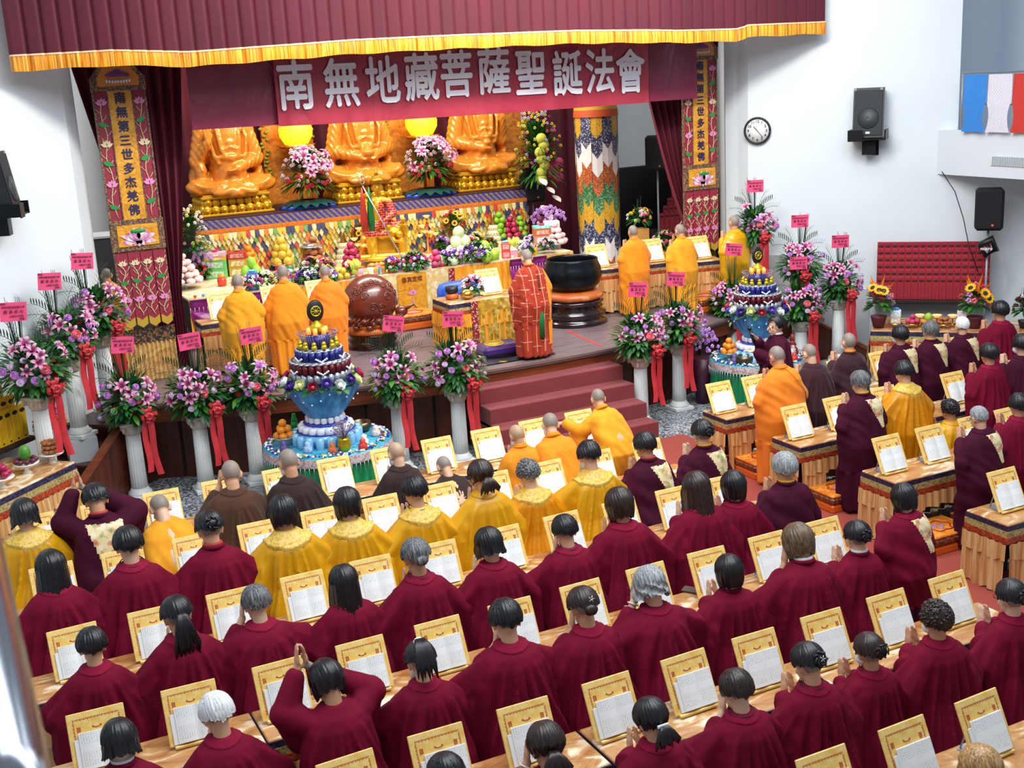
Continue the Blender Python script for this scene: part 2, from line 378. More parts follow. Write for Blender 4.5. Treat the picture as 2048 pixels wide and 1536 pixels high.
# ------------------------------------------------------------------ red hall banner
def vinyl(name, a, b):
    mt, k = nmat(name, .3); nz = k.n('ShaderNodeTexNoise', i_Scale=1.6, i_Detail=5.0, i_Distortion=1.5); k.l(k.coord((1, 1, .5)), nz.inputs[0])
    k.l(k.ramp(nz.outputs[0], [(.3, a), (.7, b)]), k.b.inputs['Base Color']); k.bump(nz.outputs[0], .8, .05); return mt
bn = thing('hall_banner', 'long red cloth banner with white calligraphy hanging across the stage', 'banner', (0, 0, 0))
def wav(x, z): return .02*math.sin(x*2.1+z*.6)+.008*math.sin(x*4.3-z*.8+1)
bx0, bx1 = 4.50, 10.33
g = G(); g.grid(lambda u, v: (bx0+u*(bx1-bx0), 16.0+wav(bx0+u*(bx1-bx0), v), 4.285-.02*u+.03*math.sin(u*PI)*-.6+v*1.0), 90, 10); obj('printed_panel', g, vinyl('banner_red', '#96283c', '#b03a4c'), bn)
g = G(); g.grid(lambda u, v: (3.38+u*7.9, 16.09+.02*math.sin(u*60)*(1 if u > .88 else .15), 4.31-.04*u+v*1.0), 160, 3); obj('backing_cloth', g, vinyl('banner_backing', '#7a2440', '#842a44'), bn)
M_letter = mat('white_lettering', '#e8e8f2', .6)
for ch, px, py in zip('南無地藏菩薩聖誕法會', (593, 684, 768, 846, 915, 989, 1062, 1137, 1203, 1263), (181, 176, 171, 164, 158, 152, 155, 156, 152, 152)):
    pxy = aty(px, py, 15.95); tg = text_g(ch, .56, .003, .011); g = G()
    g.v = [(x*.94, wav(pxy.x+x, pxy.z+z*1.2-4.26)+y-.02, z*1.2) for x, y, z in tg.v]; g.f, g.m, g.s = tg.f, tg.m, tg.s
    obj('calligraphy_character', g, M_letter, bn, T(pxy.x, 15.99, pxy.z+.02))

# ------------------------------------------------------------------ the two long embroidered banners
M_ban = mat('red_brocade', '#8e2238', .55, var=.25, vscale=40)
M_gold = satin('gold_satin_band', '#c07f18', '#e0a22c', 9, .38)
M_trim = brocade('dark_gold_braid', ['#5a3a34', '#8a6a3a', '#40283a', '#a98a50'], 60)
M_cream = mat('cream_embroidery', '#d8c8a0', .6); M_pinke = mat('pink_embroidery', '#d888b8', .5); M_greene = mat('green_embroidery', '#1f8a3c', .5)
M_ink = mat('dark_blue_lettering', '#231c50', .6); M_goldthread = mat('gold_thread', '#c9a83c', .45, .3)
def petal(g, x, z, L, w, ang, mi, y=0, n=6):
    vs = []
    for i in range(n+1):
        t = i/n; h = w*math.sin(PI*min(1, t**.8))**.8*(1-.25*t)
        for sgn in (-1, 1):
            a, b = t*L, sgn*h; vs.append((x+a*math.sin(ang)+b*math.cos(ang), y, z+a*math.cos(ang)-b*math.sin(ang)))
    return g.add(vs, [(2*i, 2*i+1, 2*i+3, 2*i+2) for i in range(n)], mi, False)
def vine(x, z0, z1, y, seed):
    r_ = random.Random(seed); g = G(); n = 16; pts = [(x+.025*math.sin(i*1.1+seed), y, z0+(z1-z0)*i/n) for i in range(n+1)]
    g.tube(pts, .006, 4, 0)
    for i in range(1, n, 1):
        s = 1 if i % 2 else -1; p = pts[i]; g.tube([p, (p[0]+s*.035, y, p[2]+.03), (p[0]+s*.06, y, p[2]+.075)], .004, 4, 0)
    return g
def lotus(g, x, y, z, s, mi=1, n=5):
    for a in range(-n//2+1, n//2+1): petal(g, x, z, s, s*.3, a*R(160/n), mi, y-.002*abs(a))
    return g
def long_banner(label, xc, Y, z_hi, z_frame_hi, z_frame_lo, z_lo, z_head):
    t = thing('embroidered_banner', label, 'banner', (xc, Y, 0)); W = .32
    g = G(); g.box(-W, W, 0, .03, z_frame_lo, z_head); obj('banner_cloth', g, M_ban, t)
    for s in (-1, 1): obj('edge_binding', G().box(s*W-.012, s*W+.012, -.012, .035, z_lo+.1, z_head), M_trim, t)
    g = G(); g.prism([(-W-.02, z_head), (W+.02, z_head), (W+.02, z_head+.16), (W*.62, z_hi), (-W*.62, z_hi), (-W-.02, z_head+.16)], -.03, .02, mx=Matrix(((1, 0, 0, 0), (0, 0, 1, 0), (0, 1, 0, 0), (0, 0, 0, 1)))); hd = obj('header', g, M_trim, t)
    g = G(); g.prism([(-W*.8, z_head+.06), (W*.8, z_head+.06), (W*.8, z_head+.17), (W*.5, z_hi-.03), (-W*.5, z_hi-.03), (-W*.8, z_head+.17)], -.04, -.02, mx=Matrix(((1, 0, 0, 0), (0, 0, 1, 0), (0, 1, 0, 0), (0, 0, 0, 1)))); obj('header_field', g, mat('orange_satin', '#c87a2c', .45), hd)
    g = G(); g.lathe([(.14, 0), (.15, .03), (.03, .09), (.0, .1)], 20, (0, -.05, z_head+.17), sq=(1, .2)); obj('crown_motif', g, mat('plum_embroidery', '#6a2a66', .5), hd)
    g = G(); [g.sph((-.14+.035*i, -.06, z_head+.13-.02*math.cos((i-4)/4)), .016, (1, .5, 1.4), 6, 4) for i in range(9)]; obj('bead_tassels', g, mat('pale_blue_bead', '#c8d8e8', .3), hd)
    obj('text_band', G().box(-.145, .145, -.012, 0, z_frame_hi, z_head), M_gold, t)
    for s in (-1, 1): obj('band_edging', G().box(s*.15-.007, s*.15+.007, -.016, 0, z_frame_hi, z_head), M_trim, t)
    cs = (z_head-z_frame_hi)/10.1
    for i, ch in enumerate('南無第三世多杰羌佛'):
        obj('embroidered_character', G().join(text_g(ch, cs*.92, .003, .0035)), M_ink, t, T(0, -.018, z_head-cs*(.62+i*1.1)))
    for s in (-1, 1):
        vn = obj('vine', vine(s*.235, z_frame_hi+.03, z_head-.08, -.008, 3+s), M_cream, t)
        for j, (f, mi) in enumerate(((.93, 0), (.61, 1), (.3, 0))): obj('lotus_blossom', lotus(G(), s*.235, -.016, z_frame_hi+(z_head-z_frame_hi)*f-.05, .085, 0), (M_pinke, M_cream)[mi], vn)
        for f in (.76, .46, .12): obj('lotus_leaf', petal(G(), s*.235-.07, z_frame_hi+(z_head-z_frame_hi)*f, .14, .035, R(70 if s > 0 else 110), 0, -.02), M_greene, vn)
    fr = obj('frame', G().bbox(0, -.01, (z_frame_hi+z_frame_lo)/2, 2*W+.05, .05, z_frame_hi-z_frame_lo, .02), M_trim, t)
    obj('field', G().bbox(0, -.04, (z_frame_hi+z_frame_lo)/2, 2*W-.12, .02, z_frame_hi-z_frame_lo-.14, .01), M_gold, fr)
    zc = (z_frame_hi+z_frame_lo)/2; mt, k = MATS.get('lotus_pink'), None
    if mt is None:
        mt, k = nmat('lotus_pink', .45); gr = k.n('ShaderNodeTexNoise', i_Scale=14.0); k.l(k.coord(), gr.inputs[0]); k.l(k.ramp(gr.outputs[0], [(.35, '#f3dcea'), (.65, '#c05a9a')]), k.b.inputs['Base Color'])
    g = G()
    for a in (-100, 100, -75, 75, -48, 48, -20, 20): petal(g, 0, zc-.05, .23 if abs(a) > 60 else .17, .05, R(a), 0, -.055-.0005*(100-abs(a)))
    for a in (150, 180, 210): petal(g, 0, zc-.02, .13, .05, R(a), 0, -.062)
    g.sph((0, -.07, zc+.0), .125, (1, .12, .55), 18, 8, 0); lo = obj('lotus', g, mt, fr)
    obj('seed_pod', G().sph((0, -.088, zc+.06), .1, (1, .2, .32), 14, 6), M_greene, fr)
    for i in range(4):
        x = -W+.16*i+.08; g = G(); g.box(-.075, .075, -.01, .01, z_lo+.12, z_frame_lo)
        g.prism([(-.075, z_lo+.12), (-.075, z_lo+.05), (0, z_lo), (.075, z_lo+.05), (.075, z_lo+.12)], -.012, .012, 0, mx=Matrix(((1, 0, 0, 0), (0, 0, 1, 0), (0, 1, 0, 0), (0, 0, 0, 1))))
        s_ = obj('hanging_strip', g, M_ban, t, T(x, -.006*(i % 2), 0))
        h = z_frame_lo-z_lo
        gg = vine(0, z_lo+.16, z_frame_lo-.12, -.018, i); obj('vine', gg, M_cream, s_)
        obj('lotus_blossom', lotus(G(), 0, -.024, z_frame_lo-.17, .07, 0), M_cream, s_)
        obj('lotus_blossom', lotus(G(), 0, -.024, z_lo+.36*h, .075, 0), M_pinke, s_)
        obj('lotus_leaf', petal(G(), -.06, z_lo+.62*h+.02*(i % 2), .12, .03, R(75 if i > 1 else 105), 0, -.024), M_greene, s_)
        g = G(); g.prism([(-.07, z_lo+.16), (-.07, z_lo+.055), (0, z_lo+.006), (.07, z_lo+.055), (.07, z_lo+.16), (0, z_lo+.11)], -.022, -.012, 0, mx=Matrix(((1, 0, 0, 0), (0, 0, 1, 0), (0, 1, 0, 0), (0, 0, 0, 1)))); obj('point_trim', g, M_goldthread, s_)
    g = G(); g.grid(lambda u, v: (-.33+.66*u, .09-.02*math.cos(u*70), 1.04+v*(z_lo-1.04-.22)), 90, 1); obj('skirt', g, satin('pale_gold_satin', '#b08040', '#dcb878', 8), t)
    g = G(); g.grid(lambda u, v: (-.34+.68*u, .075, z_lo-.22+v*.2), 10, 1); obj('skirt_header', g, brocade('dark_brocade', ['#1d1a26', '#8a7a3c', '#3c3430', '#a06030'], 50), t)
    return t
zL = [aty(x, y, 16.3).z for x, y in ((228, 128), (268, 438), (276, 502), (290, 655), (222, 182))]
print('banner z', [round(z, 2) for z in zL])
long_banner('left embroidered red and gold banner with dark characters and a pink lotus', 2.55, 16.3, *zL)
long_banner('right embroidered red and gold banner with dark characters, beside the clock', 11.48, 16.3, *zL)

# ================================================================== the golden statues and the dais
M_goldst = mat('orange_gold_lacquer', '#d68428', .3, .12, var=.08, vscale=3, coat=.3)
M_goldbr = mat('bright_gold_lacquer', '#dfae2a', .28, .6, var=.08, vscale=5)
def remesh(g, mats, voxel, smooth=2, name='body', matfn=None, disp=None):
    "fuses the pieces of g into one continuous surface"
    me = g.mesh('raw', mats); o = bpy.data.objects.new('raw', me); COL.objects.link(o)
    m = o.modifiers.new('r', 'REMESH'); m.mode = 'VOXEL'; m.voxel_size = voxel
    if smooth: s = o.modifiers.new('s', 'SMOOTH'); s.factor = .5; s.iterations = smooth
    dg = bpy.context.evaluated_depsgraph_get(); r = bpy.data.meshes.new_from_object(o.evaluated_get(dg)); r.name = name
    bpy.data.objects.remove(o); bpy.data.meshes.remove(me)
    r.materials.clear()
    for q in (mats if isinstance(mats, (list, tuple)) else [mats]): r.materials.append(q)
    n = len(r.vertices); co = np.empty(n*3, 'f'); r.vertices.foreach_get('co', co); co = co.reshape(-1, 3)
    if disp is not None: co = disp(co, r).astype('f'); r.vertices.foreach_set('co', co.ravel())
    k = len(r.polygons); r.polygons.foreach_set('use_smooth', [True]*k)
    if matfn is not None:
        ce = np.empty(k*3, 'f'); r.polygons.foreach_get('center', ce); r.polygons.foreach_set('material_index', matfn(ce.reshape(-1, 3)).astype('i'))
    else: r.polygons.foreach_set('material_index', np.zeros(k, 'i'))
    r.update(); return r
def normals(r, co):
    n = np.empty(len(co)*3, 'f'); r.vertices.foreach_get('normal', n); return n.reshape(-1, 3)
def cap(g, a, b, ra, rb, n=12, fl=1):
    "tapered limb with rounded ends"
    a, b = Vector(a), Vector(b); d = (b-a).normalized(); pts = []; rr = []
    for t in (-.98, -.8, -.45): pts.append(a+d*ra*t); rr.append(ra*math.sqrt(1-t*t))
    pts.append(a); rr.append(ra); pts.append(b); rr.append(rb)
    for t in (.45, .8, .98): pts.append(b+d*rb*t); rr.append(rb*math.sqrt(1-t*t))
    g.tube(pts, rr, n, flat=fl); return g
def hand(g, w, fd, up, s=1.0, curl=.25, spread=.0, side=1):
    "a palm with five separate fingers: w wrist, fd finger direction, up palm normal"
    w, fd, up = Vector(w), Vector(fd).normalized(), Vector(up).normalized(); la = fd.cross(up).normalized(); up = la.cross(fd).normalized()
    pal = w+fd*.045*s; mx = Matrix((la, fd, up)).transposed().to_4x4(); mx.translation = pal
    g.sph((0, 0, 0), 1, (.038*s, .052*s, .017*s), 12, 8, mx=mx)
    for i, (o, L) in enumerate(((-.027, .068), (-.009, .078), (.009, .073), (.026, .056))):
        b = w+fd*.083*s+la*o*s; q = [b]; d = fd+la*(o*spread*12)
        for k in range(3):
            d = (d-up*curl*(.5+k*.5)).normalized(); q.append(q[-1]+d*L*s*(.45, .32, .26)[k])
        g.tube([b-fd*.02*s]+q, [.009*s, .0092*s, .0085*s, .0078*s, .0055*s], 7)
    tb = w+fd*.025*s+la*side*-.03*s; td = (fd*.75+la*side*-.45-up*.25).normalized()
    g.tube([tb-td*.015*s, tb, tb+td*.03*s, tb+td*.03*s+(fd-up*.2)*.027*s], [.0125*s, .0125*s, .0105*s, .007*s], 7); return g
def folds(co, no, amp, freq, dirs, seed=0):
    d = np.zeros(len(co)); r_ = random.Random(seed)
    for k in dirs: d += np.sin((co@np.array(k))*freq+r_.random()*6+.6*np.sin(co@np.array((3., 2., 4.))*2))
    return co+no*(amp*d/len(dirs))[:, None]
def buddha_mesh(variant, voxel=.016):
    g = G()
    cap(g, (0, .02, .14), (0, .0, .74), .31, .275, 20, .78); g.sph((0, .0, .8), .27, (1.15, .66, .55), 20, 12)          # torso and shoulders
    cap(g, (0, 0, .9), (0, -.01, 1.02), .085, .08)
    hz = 1.2; g.sph((0, -.02, hz), .155, (.9, 1, 1.15), 18, 12); g.sph((0, .0, hz+.14), .075, (1, 1, .8), 12, 8)
    for s in (-1, 1): g.sph((s*.142, .0, hz-.02), .04, (.4, .6, 1.8), 8, 6)
    g.sph((0, -.17, hz-.03), .025, (.8, .8, 1.6), 8, 6); g.sph((0, -.155, hz-.09), .035, (1.1, .6, .5), 8, 6)
    for s in (-1, 1):                                                   # crossed legs
        cap(g, (s*.14, .08, .13), (s*.44, -.14, .12), .145, .125, 14, .85); cap(g, (s*.44, -.14, .11), (-s*.12, -.31, .09), .12, .085, 14, .8)
    g.sph((0, -.05, .07), .5, (1.02, .7, .16), 24, 8); g.sph((0, -.36, .05), .2, (1.5, .4, .35), 14, 8)
    el = {-1: (-.36, -.02, .42), 1: (.36, -.02, .42)}
    for s in (-1, 1): cap(g, (s*.27, .0, .8), el[s], .105, .11, 12); cap(g, (s*.3, .02, .6), (s*.4, .06, .25), .07, .12, 10, .6)
    if variant == 0:      # right hand raised, left hand in the lap
        cap(g, el[-1], (-.26, -.24, .66), .09, .05); hand(g, (-.26, -.25, .66), (0, -.1, 1), (0, -1, -.1), 1.35, .12, side=-1)
        cap(g, el[1], (.06, -.3, .33), .1, .055); hand(g, (.12, -.3, .31), (-1, -.1, 0), (0, 0, 1), 1.3, .1, side=-1)
        cap(g, (-.36, .0, .6), (-.34, -.05, .3), .07, .13, 10, .6)
    elif variant == 1:    # both hands in the lap holding a bowl
        for s in (-1, 1): cap(g, el[s], (s*.09, -.3, .34), .1, .055); hand(g, (s*.13, -.3, .32), (-s, -.1, 0), (0, 0, 1), 1.3, .1, side=s)
        g.lathe([(.04, 0), (.085, .02), (.095, .06), (.08, .085), (.0, .09)], 14, (0, -.31, .34)); g.sph((0, -.31, .44), .045)
    else:                 # left hand raised, right hand in the lap
        cap(g, el[1], (.3, -.22, .72), .09, .045); hand(g, (.3, -.23, .72), (0, -.1, 1), (0, -1, -.1), 1.3, .12, side=1)
        cap(g, el[-1], (-.04, -.3, .33), .1, .055); hand(g, (-.1, -.3, .32), (1, -.1, 0), (0, 0, 1), 1.3, .1, side=1)
        g.lathe([(.03, 0), (.07, .04), (.05, .1), (.065, .13), (.0, .2)], 12, (0, -.31, .35))
    # robe borders down the open chest, waist knot and layered sleeve edges
    for s in (-1, 1):
        g.tube([(s*.15, -.15, .9), (s*.13, -.245, .74), (s*.11, -.27, .55), (s*.05, -.28, .44)], .024, 8)
        g.tube([(s*.22, -.1, .88), (s*.22, -.2, .72), (s*.2, -.235, .5), (s*.15, -.25, .38)], .024, 8)
        for i in range(0): g.tube([(s*(.25+.04*i), -.1+.01*i, .74-.06*i), (s*(.3+.035*i), -.13, .62-.05*i), (s*(.32+.035*i), -.13, .52-.03*i)], [.012, .02, .008], 6)
        for i in range(6): a = i/6; g.tube([(s*(.1+.06*i), -.36+.02*i, .17-.01*i), (s*(.17+.06*i), -.38+.035*i, .1), (s*(.3+.035*i), -.33+.05*i, .05)], .013, 6)
    g.tube([(-.16, -.25, .47), (0, -.29, .45), (.16, -.25, .47)], .024, 8); g.sph((0, -.29, .46), .05, (1.2, .5, .9), 10, 6)
    g.tube([(-.12, -.26, .54), (-.05, -.285, .57), (0, -.29, .59), (.05, -.285, .57), (.12, -.26, .54)], .016, 6); g.sph((0, -.28, .64), .035, (1.3, .4, 1), 8, 6)
    def disp(co, r):
        n = normals(r, co); z = co[:, 2]; x = np.abs(co[:, 0]); d = np.zeros(len(co))
        leg = (z < .3) & (co[:, 1] < .05); d[leg] = .007*np.sin(np.hypot(x[leg]-.3, (z[leg]-.34))*62)
        slv = (x > .2) & (z > .3) & (z < .85); tor = (np.abs(co[:, 0]) > .16) & (np.abs(co[:, 0]) < .32) & (co[:, 1] < -.02) & (z > .4) & (z < .9); d[tor] = .005*np.sin((x[tor]*2.4-z[tor]*.6)*58); slv &= ~tor; d[slv] = .0045*np.sin((x[slv]*2.2-z[slv])*48)
        return co+n*d[:, None]
    return remesh(g, M_goldst, voxel, 1, 'statue_body', None, disp)
def lotus_base(g, w, d, z0, mi=0):
    "rectangular double lotus plinth with rounded petals"
    g.bbox(0, 0, z0+.025, w*1.04, d*1.04, .05, .02, mi)
    for lv, (zz, k, up) in enumerate(((.11, 1.0, 1), (.23, .93, -1))):
        g.bbox(0, 0, z0+zz, w*k*.94, d*k*.94, .11, .03, mi); n = 8
        for sx_, sy_, L, rz in ((0, -1, w, 0), (0, 1, w, PI), (-1, 0, d, -PI/2), (1, 0, d, PI/2)):
            m = n if L == w else max(5, int(n*d/w)); 
            for i in range(m):
                t = (i+.5)/m-.5; mx = T(sx_*w*k*.47, sy_*d*k*.47, z0+zz, 0, 0, rz) @ T(t*L*k*.95, 0, 0)
                g.sph((0, 0, 0), L*k/m*.5, (1, .55, 1.05), 9, 6, mi, mx); g.sph((0, -.02, -.01*up), L*k/m*.3, (1, .8, 1), 8, 5, mi, mx)
    g.bbox(0, 0, z0+.315, w*.97, d*.97, .05, .02, mi); g.bbox(0, 0, z0+.35, w*.9, d*.9, .03, .01, mi); return g
ALT_Y, ALT_Z = 20.0, 2.74
al = thing('statue_dais', 'high dais behind the offerings, dressed in patchwork brocade, carrying three golden statues', 'altar', (7.1, 0, 0))
g = G(); g.box(-3.02, 3.06, ALT_Y, 21.5, 1.03, ALT_Z+.0); obj('dais_body', g, mat('dark_plum_cloth', '#3a1626', .6), al)
mt, k = nmat('blue_key_brocade', .6); cz = k.coord((6, 1, 6)); wv = k.n('ShaderNodeTexWave', i_Scale=1.0, i_Distortion=0.0, bands_direction='DIAGONAL'); k.l(cz, wv.inputs[0])
vo = k.n('ShaderNodeTexVoronoi', i_Scale=7.0); k.l(cz, vo.inputs[0]); mx_ = k.n('ShaderNodeMix', data_type='RGBA'); k.l(k.ramp(wv.outputs[1], [(.35, (0, 0, 0, 1)), (.5, (1, 1, 1, 1))], 'CONSTANT'), mx_.inputs[0])
k.l(k.ramp(vo.outputs['Distance'], [(.25, '#5a4a3a'), (.4, '#b09a60'), (.6, '#6a6080')]), mx_.inputs[6]); mx_.inputs[7].default_value = lin('#3c3a8c'); k.l(mx_.outputs[2], k.b.inputs['Base Color'])
obj('blue_brocade_band', G().box(-3.04, 3.08, ALT_Y-.02, ALT_Y, ALT_Z-.17, ALT_Z-.02), mt, al)
obj('orange_band', G().box(-3.05, 3.09, ALT_Y-.035, ALT_Y, ALT_Z-.24, ALT_Z-.17), mat('orange_band_cloth', '#d8741e', .5, var=.3, vscale=40), al)
PATCH = [mat('patch_'+n, c, .5, var=.35, vscale=55) for n, c in (('yellow', '#d8b040'), ('cream', '#d8cc9c'), ('green', '#6a9a50'), ('orange', '#d87838'), ('navy', '#3a4066'), ('gold', '#b89a3c'), ('sage', '#b8c088'), ('red', '#b83a34'))]
rp = random.Random(5); g = G(); rows = 9
for r_ in range(rows):
    n = 80
    for i in range(n):
        w = 6.12/n; x = -3.04+(i+.5*(r_ % 2))*w; z = ALT_Z-.24-r_*.085; mi = rp.choice([0, 0, 1, 1, 1, 2, 3, 4, 4, 5, 5, 6, 7]); y = ALT_Y-.05+.002*r_-rp.random()*.012
        g.add([(x-w*.52, y, z), (x+w*.52, y, z), (x+w*.5, y-.012, z-.08), (x+rp.uniform(-.02, .02), y-.035, z-.14), (x-w*.5, y-.012, z-.08)], [(4, 3, 2, 1, 0)], mi, False)
o = obj('patchwork_cloth', g, PATCH, al)
g = G()
for i in range(46): x = -3.03+(i+.5)*6.1/46; g.add([(x-.068, ALT_Y-.04, 2.0), (x+.068, ALT_Y-.04, 2.0), (x+.066, ALT_Y-.045, 1.6), (x, ALT_Y-.05, 1.52), (x-.066, ALT_Y-.045, 1.6)], [(4, 3, 2, 1, 0)], 0, False)
obj('red_pendant_row', g, mat('pendant_red', '#c02a3c', .5, var=.2), al)
for i, (px, lab) in enumerate(((459, 'leftmost golden seated statue with its right hand raised, partly behind the curtain'), (722, 'middle golden seated statue holding a bowl in its lap'), (963, 'rightmost golden seated statue with its left hand raised'))):
    X = (4.86, 7.25, 9.57)[i]
    t = thing('golden_statue', lab, 'statue', (X, 20.75, ALT_Z), 0, None)
    g = G(); lotus_base(g, 1.22, .9, 0); obj('lotus_plinth', g, M_goldbr, t)
    obj('seated_figure', buddha_mesh(i), M_goldst, t, T(0, 0, .33, s=1.36))
# ---- carved screens and glowing lotus lamps between the statues
M_screen = satin('orange_screen', '#a85a1c', '#e09030', 7, .4)
M_glow = mat('lit_lotus_lamp', '#ffd23a', .5, emit='#ffc818', estr=1.3)
for i, X in enumerate((6.18, 8.5, 10.55)):
    t = thing('carved_screen', 'tall carved orange screen with green vines, '+('left of the middle statue', 'right of the middle statue', 'right of the rightmost statue')[i], 'screen', (X, 21.55, 2.74))
    g = G(); g.box(-.42, .42, 0, .06, 0, 2.3); obj('panel', g, M_screen, t)
    for s in (-1, 1):
        gg = G(); gg.box(s*.42-.05, s*.42+.05, -.05, .05, 0, 2.3); po = obj('post', gg, mat('orange_post', '#c8761e', .4), t)
        g = G(); r_ = random.Random(i*3+s)
        for q in range(26): g.sph((s*.42+r_.uniform(-.07, .07), -.07, .5+q*.065), .04, (1, .5, .7), 6, 4)
        obj('vine', g, mat('olive_vine', '#8a9a1e', .6), po)
for i, X in enumerate((6.22, 8.62)):
    t = thing('lotus_lamp', 'glowing yellow lotus lamp '+('between the left and middle statues', 'between the middle and right statues')[i], 'lamp', (X, 21.1, 2.74))
    g = G(); g.cyl((0, 0, 0), (0, 0, 1.06), .03); g.lathe([(.16, 0), (.2, .03), (.05, .06)], 16); obj('stand', g, M_goldst, t)
    g = G(); g.lathe([(.06, 1.02), (.2, 1.06), (.28, 1.2), (.29, 1.32), (.22, 1.5), (.16, 1.54)], 24, fl=lambda a, k_: 1+.07*abs(math.cos(a*4))); obj('lotus_shade', g, M_glow, t)
    g = G(); g.lathe([(.02, .98), (.26, .99), (.33, 1.05), (.28, 1.04), (.05, 1.03)], 20, fl=lambda a, k_: 1+.12*math.cos(a*8)); obj('petal_collar', g, M_goldst, t)

# ---- yellow enthroned statue with staff and children, in front of the dais
M_yel = mat('yellow_gold_paint', '#dca820', .32, .35, var=.1, vscale=6, coat=.2)
mt, k = nmat('red_patched_robe_paint', .3); bt = k.n('ShaderNodeTexBrick', i_Scale=5.5); bt.inputs['Color1'].default_value = lin('#a8221c'); bt.inputs['Color2'].default_value = lin('#b82a20'); bt.inputs['Mortar'].default_value = lin('#f0b8a0'); bt.inputs['Mortar Size'].default_value = .018
k.l(k.coord((1, 1, 1), (R(90), 0, 0)), bt.inputs[0]); k.l(bt.outputs[0], k.b.inputs['Base Color']); M_redrobe = mt
yp = aty(770, 520, 19.05)
yt = thing('enthroned_statue', 'smaller yellow-gold crowned statue with a red patched robe and a tall staff', 'statue', (yp.x, 19.15, 1.93), R(-20), scale=.84)
g = G(); cap(g, (0, .03, .62), (0, .02, 1.02), .17, .16, 16, .8); g.sph((0, .02, 1.1), .2, (1.15, .62, .5), 16, 10); cap(g, (0, 0, 1.18), (0, -.01, 1.27), .06, .055)
g.sph((0, -.02, 1.38), .112, (.85, .98, 1.18), 18, 12); g.sph((0, -.13, 1.365), .016, (.9, 1, 1.7), 8, 6); g.sph((0, -.122, 1.325), .022, (1.2, .5, .5), 8, 6)
for s in (-1, 1): g.sph((s*.1, 0, 1.36), .028, (.4, .6, 2), 8, 6); g.sph((s*.04, -.108, 1.395), .016, (1.3, .5, .6), 8, 6)
for s in (-1, 1): cap(g, (s*.2, .0, 1.08), (s*.27, -.05, .84), .08, .085)
cap(g, (-.27, -.05, .84), (-.3, -.24, .93), .08, .045); hand(g, (-.3, -.25, .93), (.2, -.3, 1), (0, -1, 0), 1.2, .6)
cap(g, (.27, -.05, .84), (.1, -.3, .74), .08, .045); hand(g, (.1, -.3, .74), (-1, -.3, .1), (0, 0, 1), 1.1, .2)
cap(g, (-.12, .0, .6), (-.2, -.3, .55), .15, .13); cap(g, (-.2, -.32, .52), (-.18, -.36, .14), .12, .11); g.sph((-.18, -.42, .06), .1, (.8, 1.4, .5))
cap(g, (.12, .0, .6), (.36, -.22, .56), .15, .13); cap(g, (.36, -.24, .52), (0, -.36, .46), .11, .08)
cap(g, (-.28, .05, .8), (-.36, -.1, .2), .1, .14, 10, .6); cap(g, (.38, -.05, .55), (.42, -.12, .1), .16, .12, 12, .7)
def ydisp(co, r): return folds(co, normals(r, co)*(co[:, 2] < 1.15)[:, None], .006, 55, ((1, .4, .35), (-.8, .5, .5)), 2)
me = remesh(g, [M_yel, M_redrobe], .011, 1, 'statue_body', lambda c: ((c[:, 0] > .02-.9*(1.1-c[:, 2])*.3) & (c[:, 2] < 1.1) & (c[:, 2] > .62) & (c[:, 0] > -.02)) | ((c[:, 2] > .46) & (c[:, 2] < .72) & (c[:, 0] < .14) & (c[:, 1] < -.12)), ydisp); obj('seated_figure', me, M_yel, yt)
g = G(); g.lathe([(.115, 1.46), (.14, 1.47), (.145, 1.56), (.12, 1.55), (.1, 1.6), (.0, 1.62)], 20, fl=lambda a, k_: 1+(.06*math.cos(a*5) if k_ == 2 else 0), sq=(1, 1.05)); g.lathe([(.03, 1.6), (.045, 1.64), (.02, 1.68), (.0, 1.74)], 10); obj('crown', g, mat('aged_gold', '#b07c18', .35, .5), yt); g = G(); [g.tube([(s*.022, -.122, 1.396), (s*.04, -.124, 1.39), (s*.056, -.112, 1.396)], .003, 5) for s in (-1, 1)]; [g.tube([(s*.018, -.124, 1.416), (s*.04, -.122, 1.424), (s*.06, -.106, 1.414)], .0025, 5) for s in (-1, 1)]; obj('painted_eyes', g, mat('dark_paint', '#5a3010', .5), yt); obj('painted_lips', G().sph((0, -.142, 1.325), .014, (1.3, .4, .45), 8, 6), mat('lip_paint', '#b04a30', .5), yt)
g = G(); g.bbox(0, .05, .25, .62, .5, .5, .05); g.bbox(0, -.05, .05, .95, .85, .1, .03); g.sph((-.1, -.5, .02), .14, (1.6, .6, .4)); obj('throne', g, M_yel, yt)
g = G()
for x, z, s in ((.42, .3, 1), (.5, .62, .75), (.2, .52, .6)):
    cap(g, (x, -.32, z-.2*s), (x-.03, -.34, z+.05*s), .09*s, .075*s); g.sph((x-.06*s, -.4, z+.17*s), .075*s); cap(g, (x, -.38, z), (x-.2*s, -.46, z+.06*s), .04*s, .03*s); cap(g, (x+.08*s, -.3, z-.2*s), (x+.05, -.4, z-.3*s), .07*s, .06*s)
obj('child_figures', remesh(g, M_yel, .01, 1, 'child_figures'), M_yel, yt)
sf = thing('ringed_staff', 'long silver ringed staff with red and green tassels held by the yellow statue', 'staff', (0, 0, 0))
a, b = aty(725, 372, 18.75), aty(800, 508, 18.45); d = (b-a)
g = G(); g.cyl(a, b+d*.05, .011, n=6); obj('shaft', g, mat('silver', '#c8ccd0', .3, .8), sf)
g = G(); r0 = .055
for k_ in (-1, 1): g.tube([a+Vector((k_*r0*math.sin(t/8*PI), 0, .02+.16*(t/8))) for t in range(9)], .009, 5)
g.cyl(a+Vector((0, 0, .1)), a+Vector((0, 0, .24)), .01, .001, 6); obj('ring_head', g, MATS['silver'], sf)
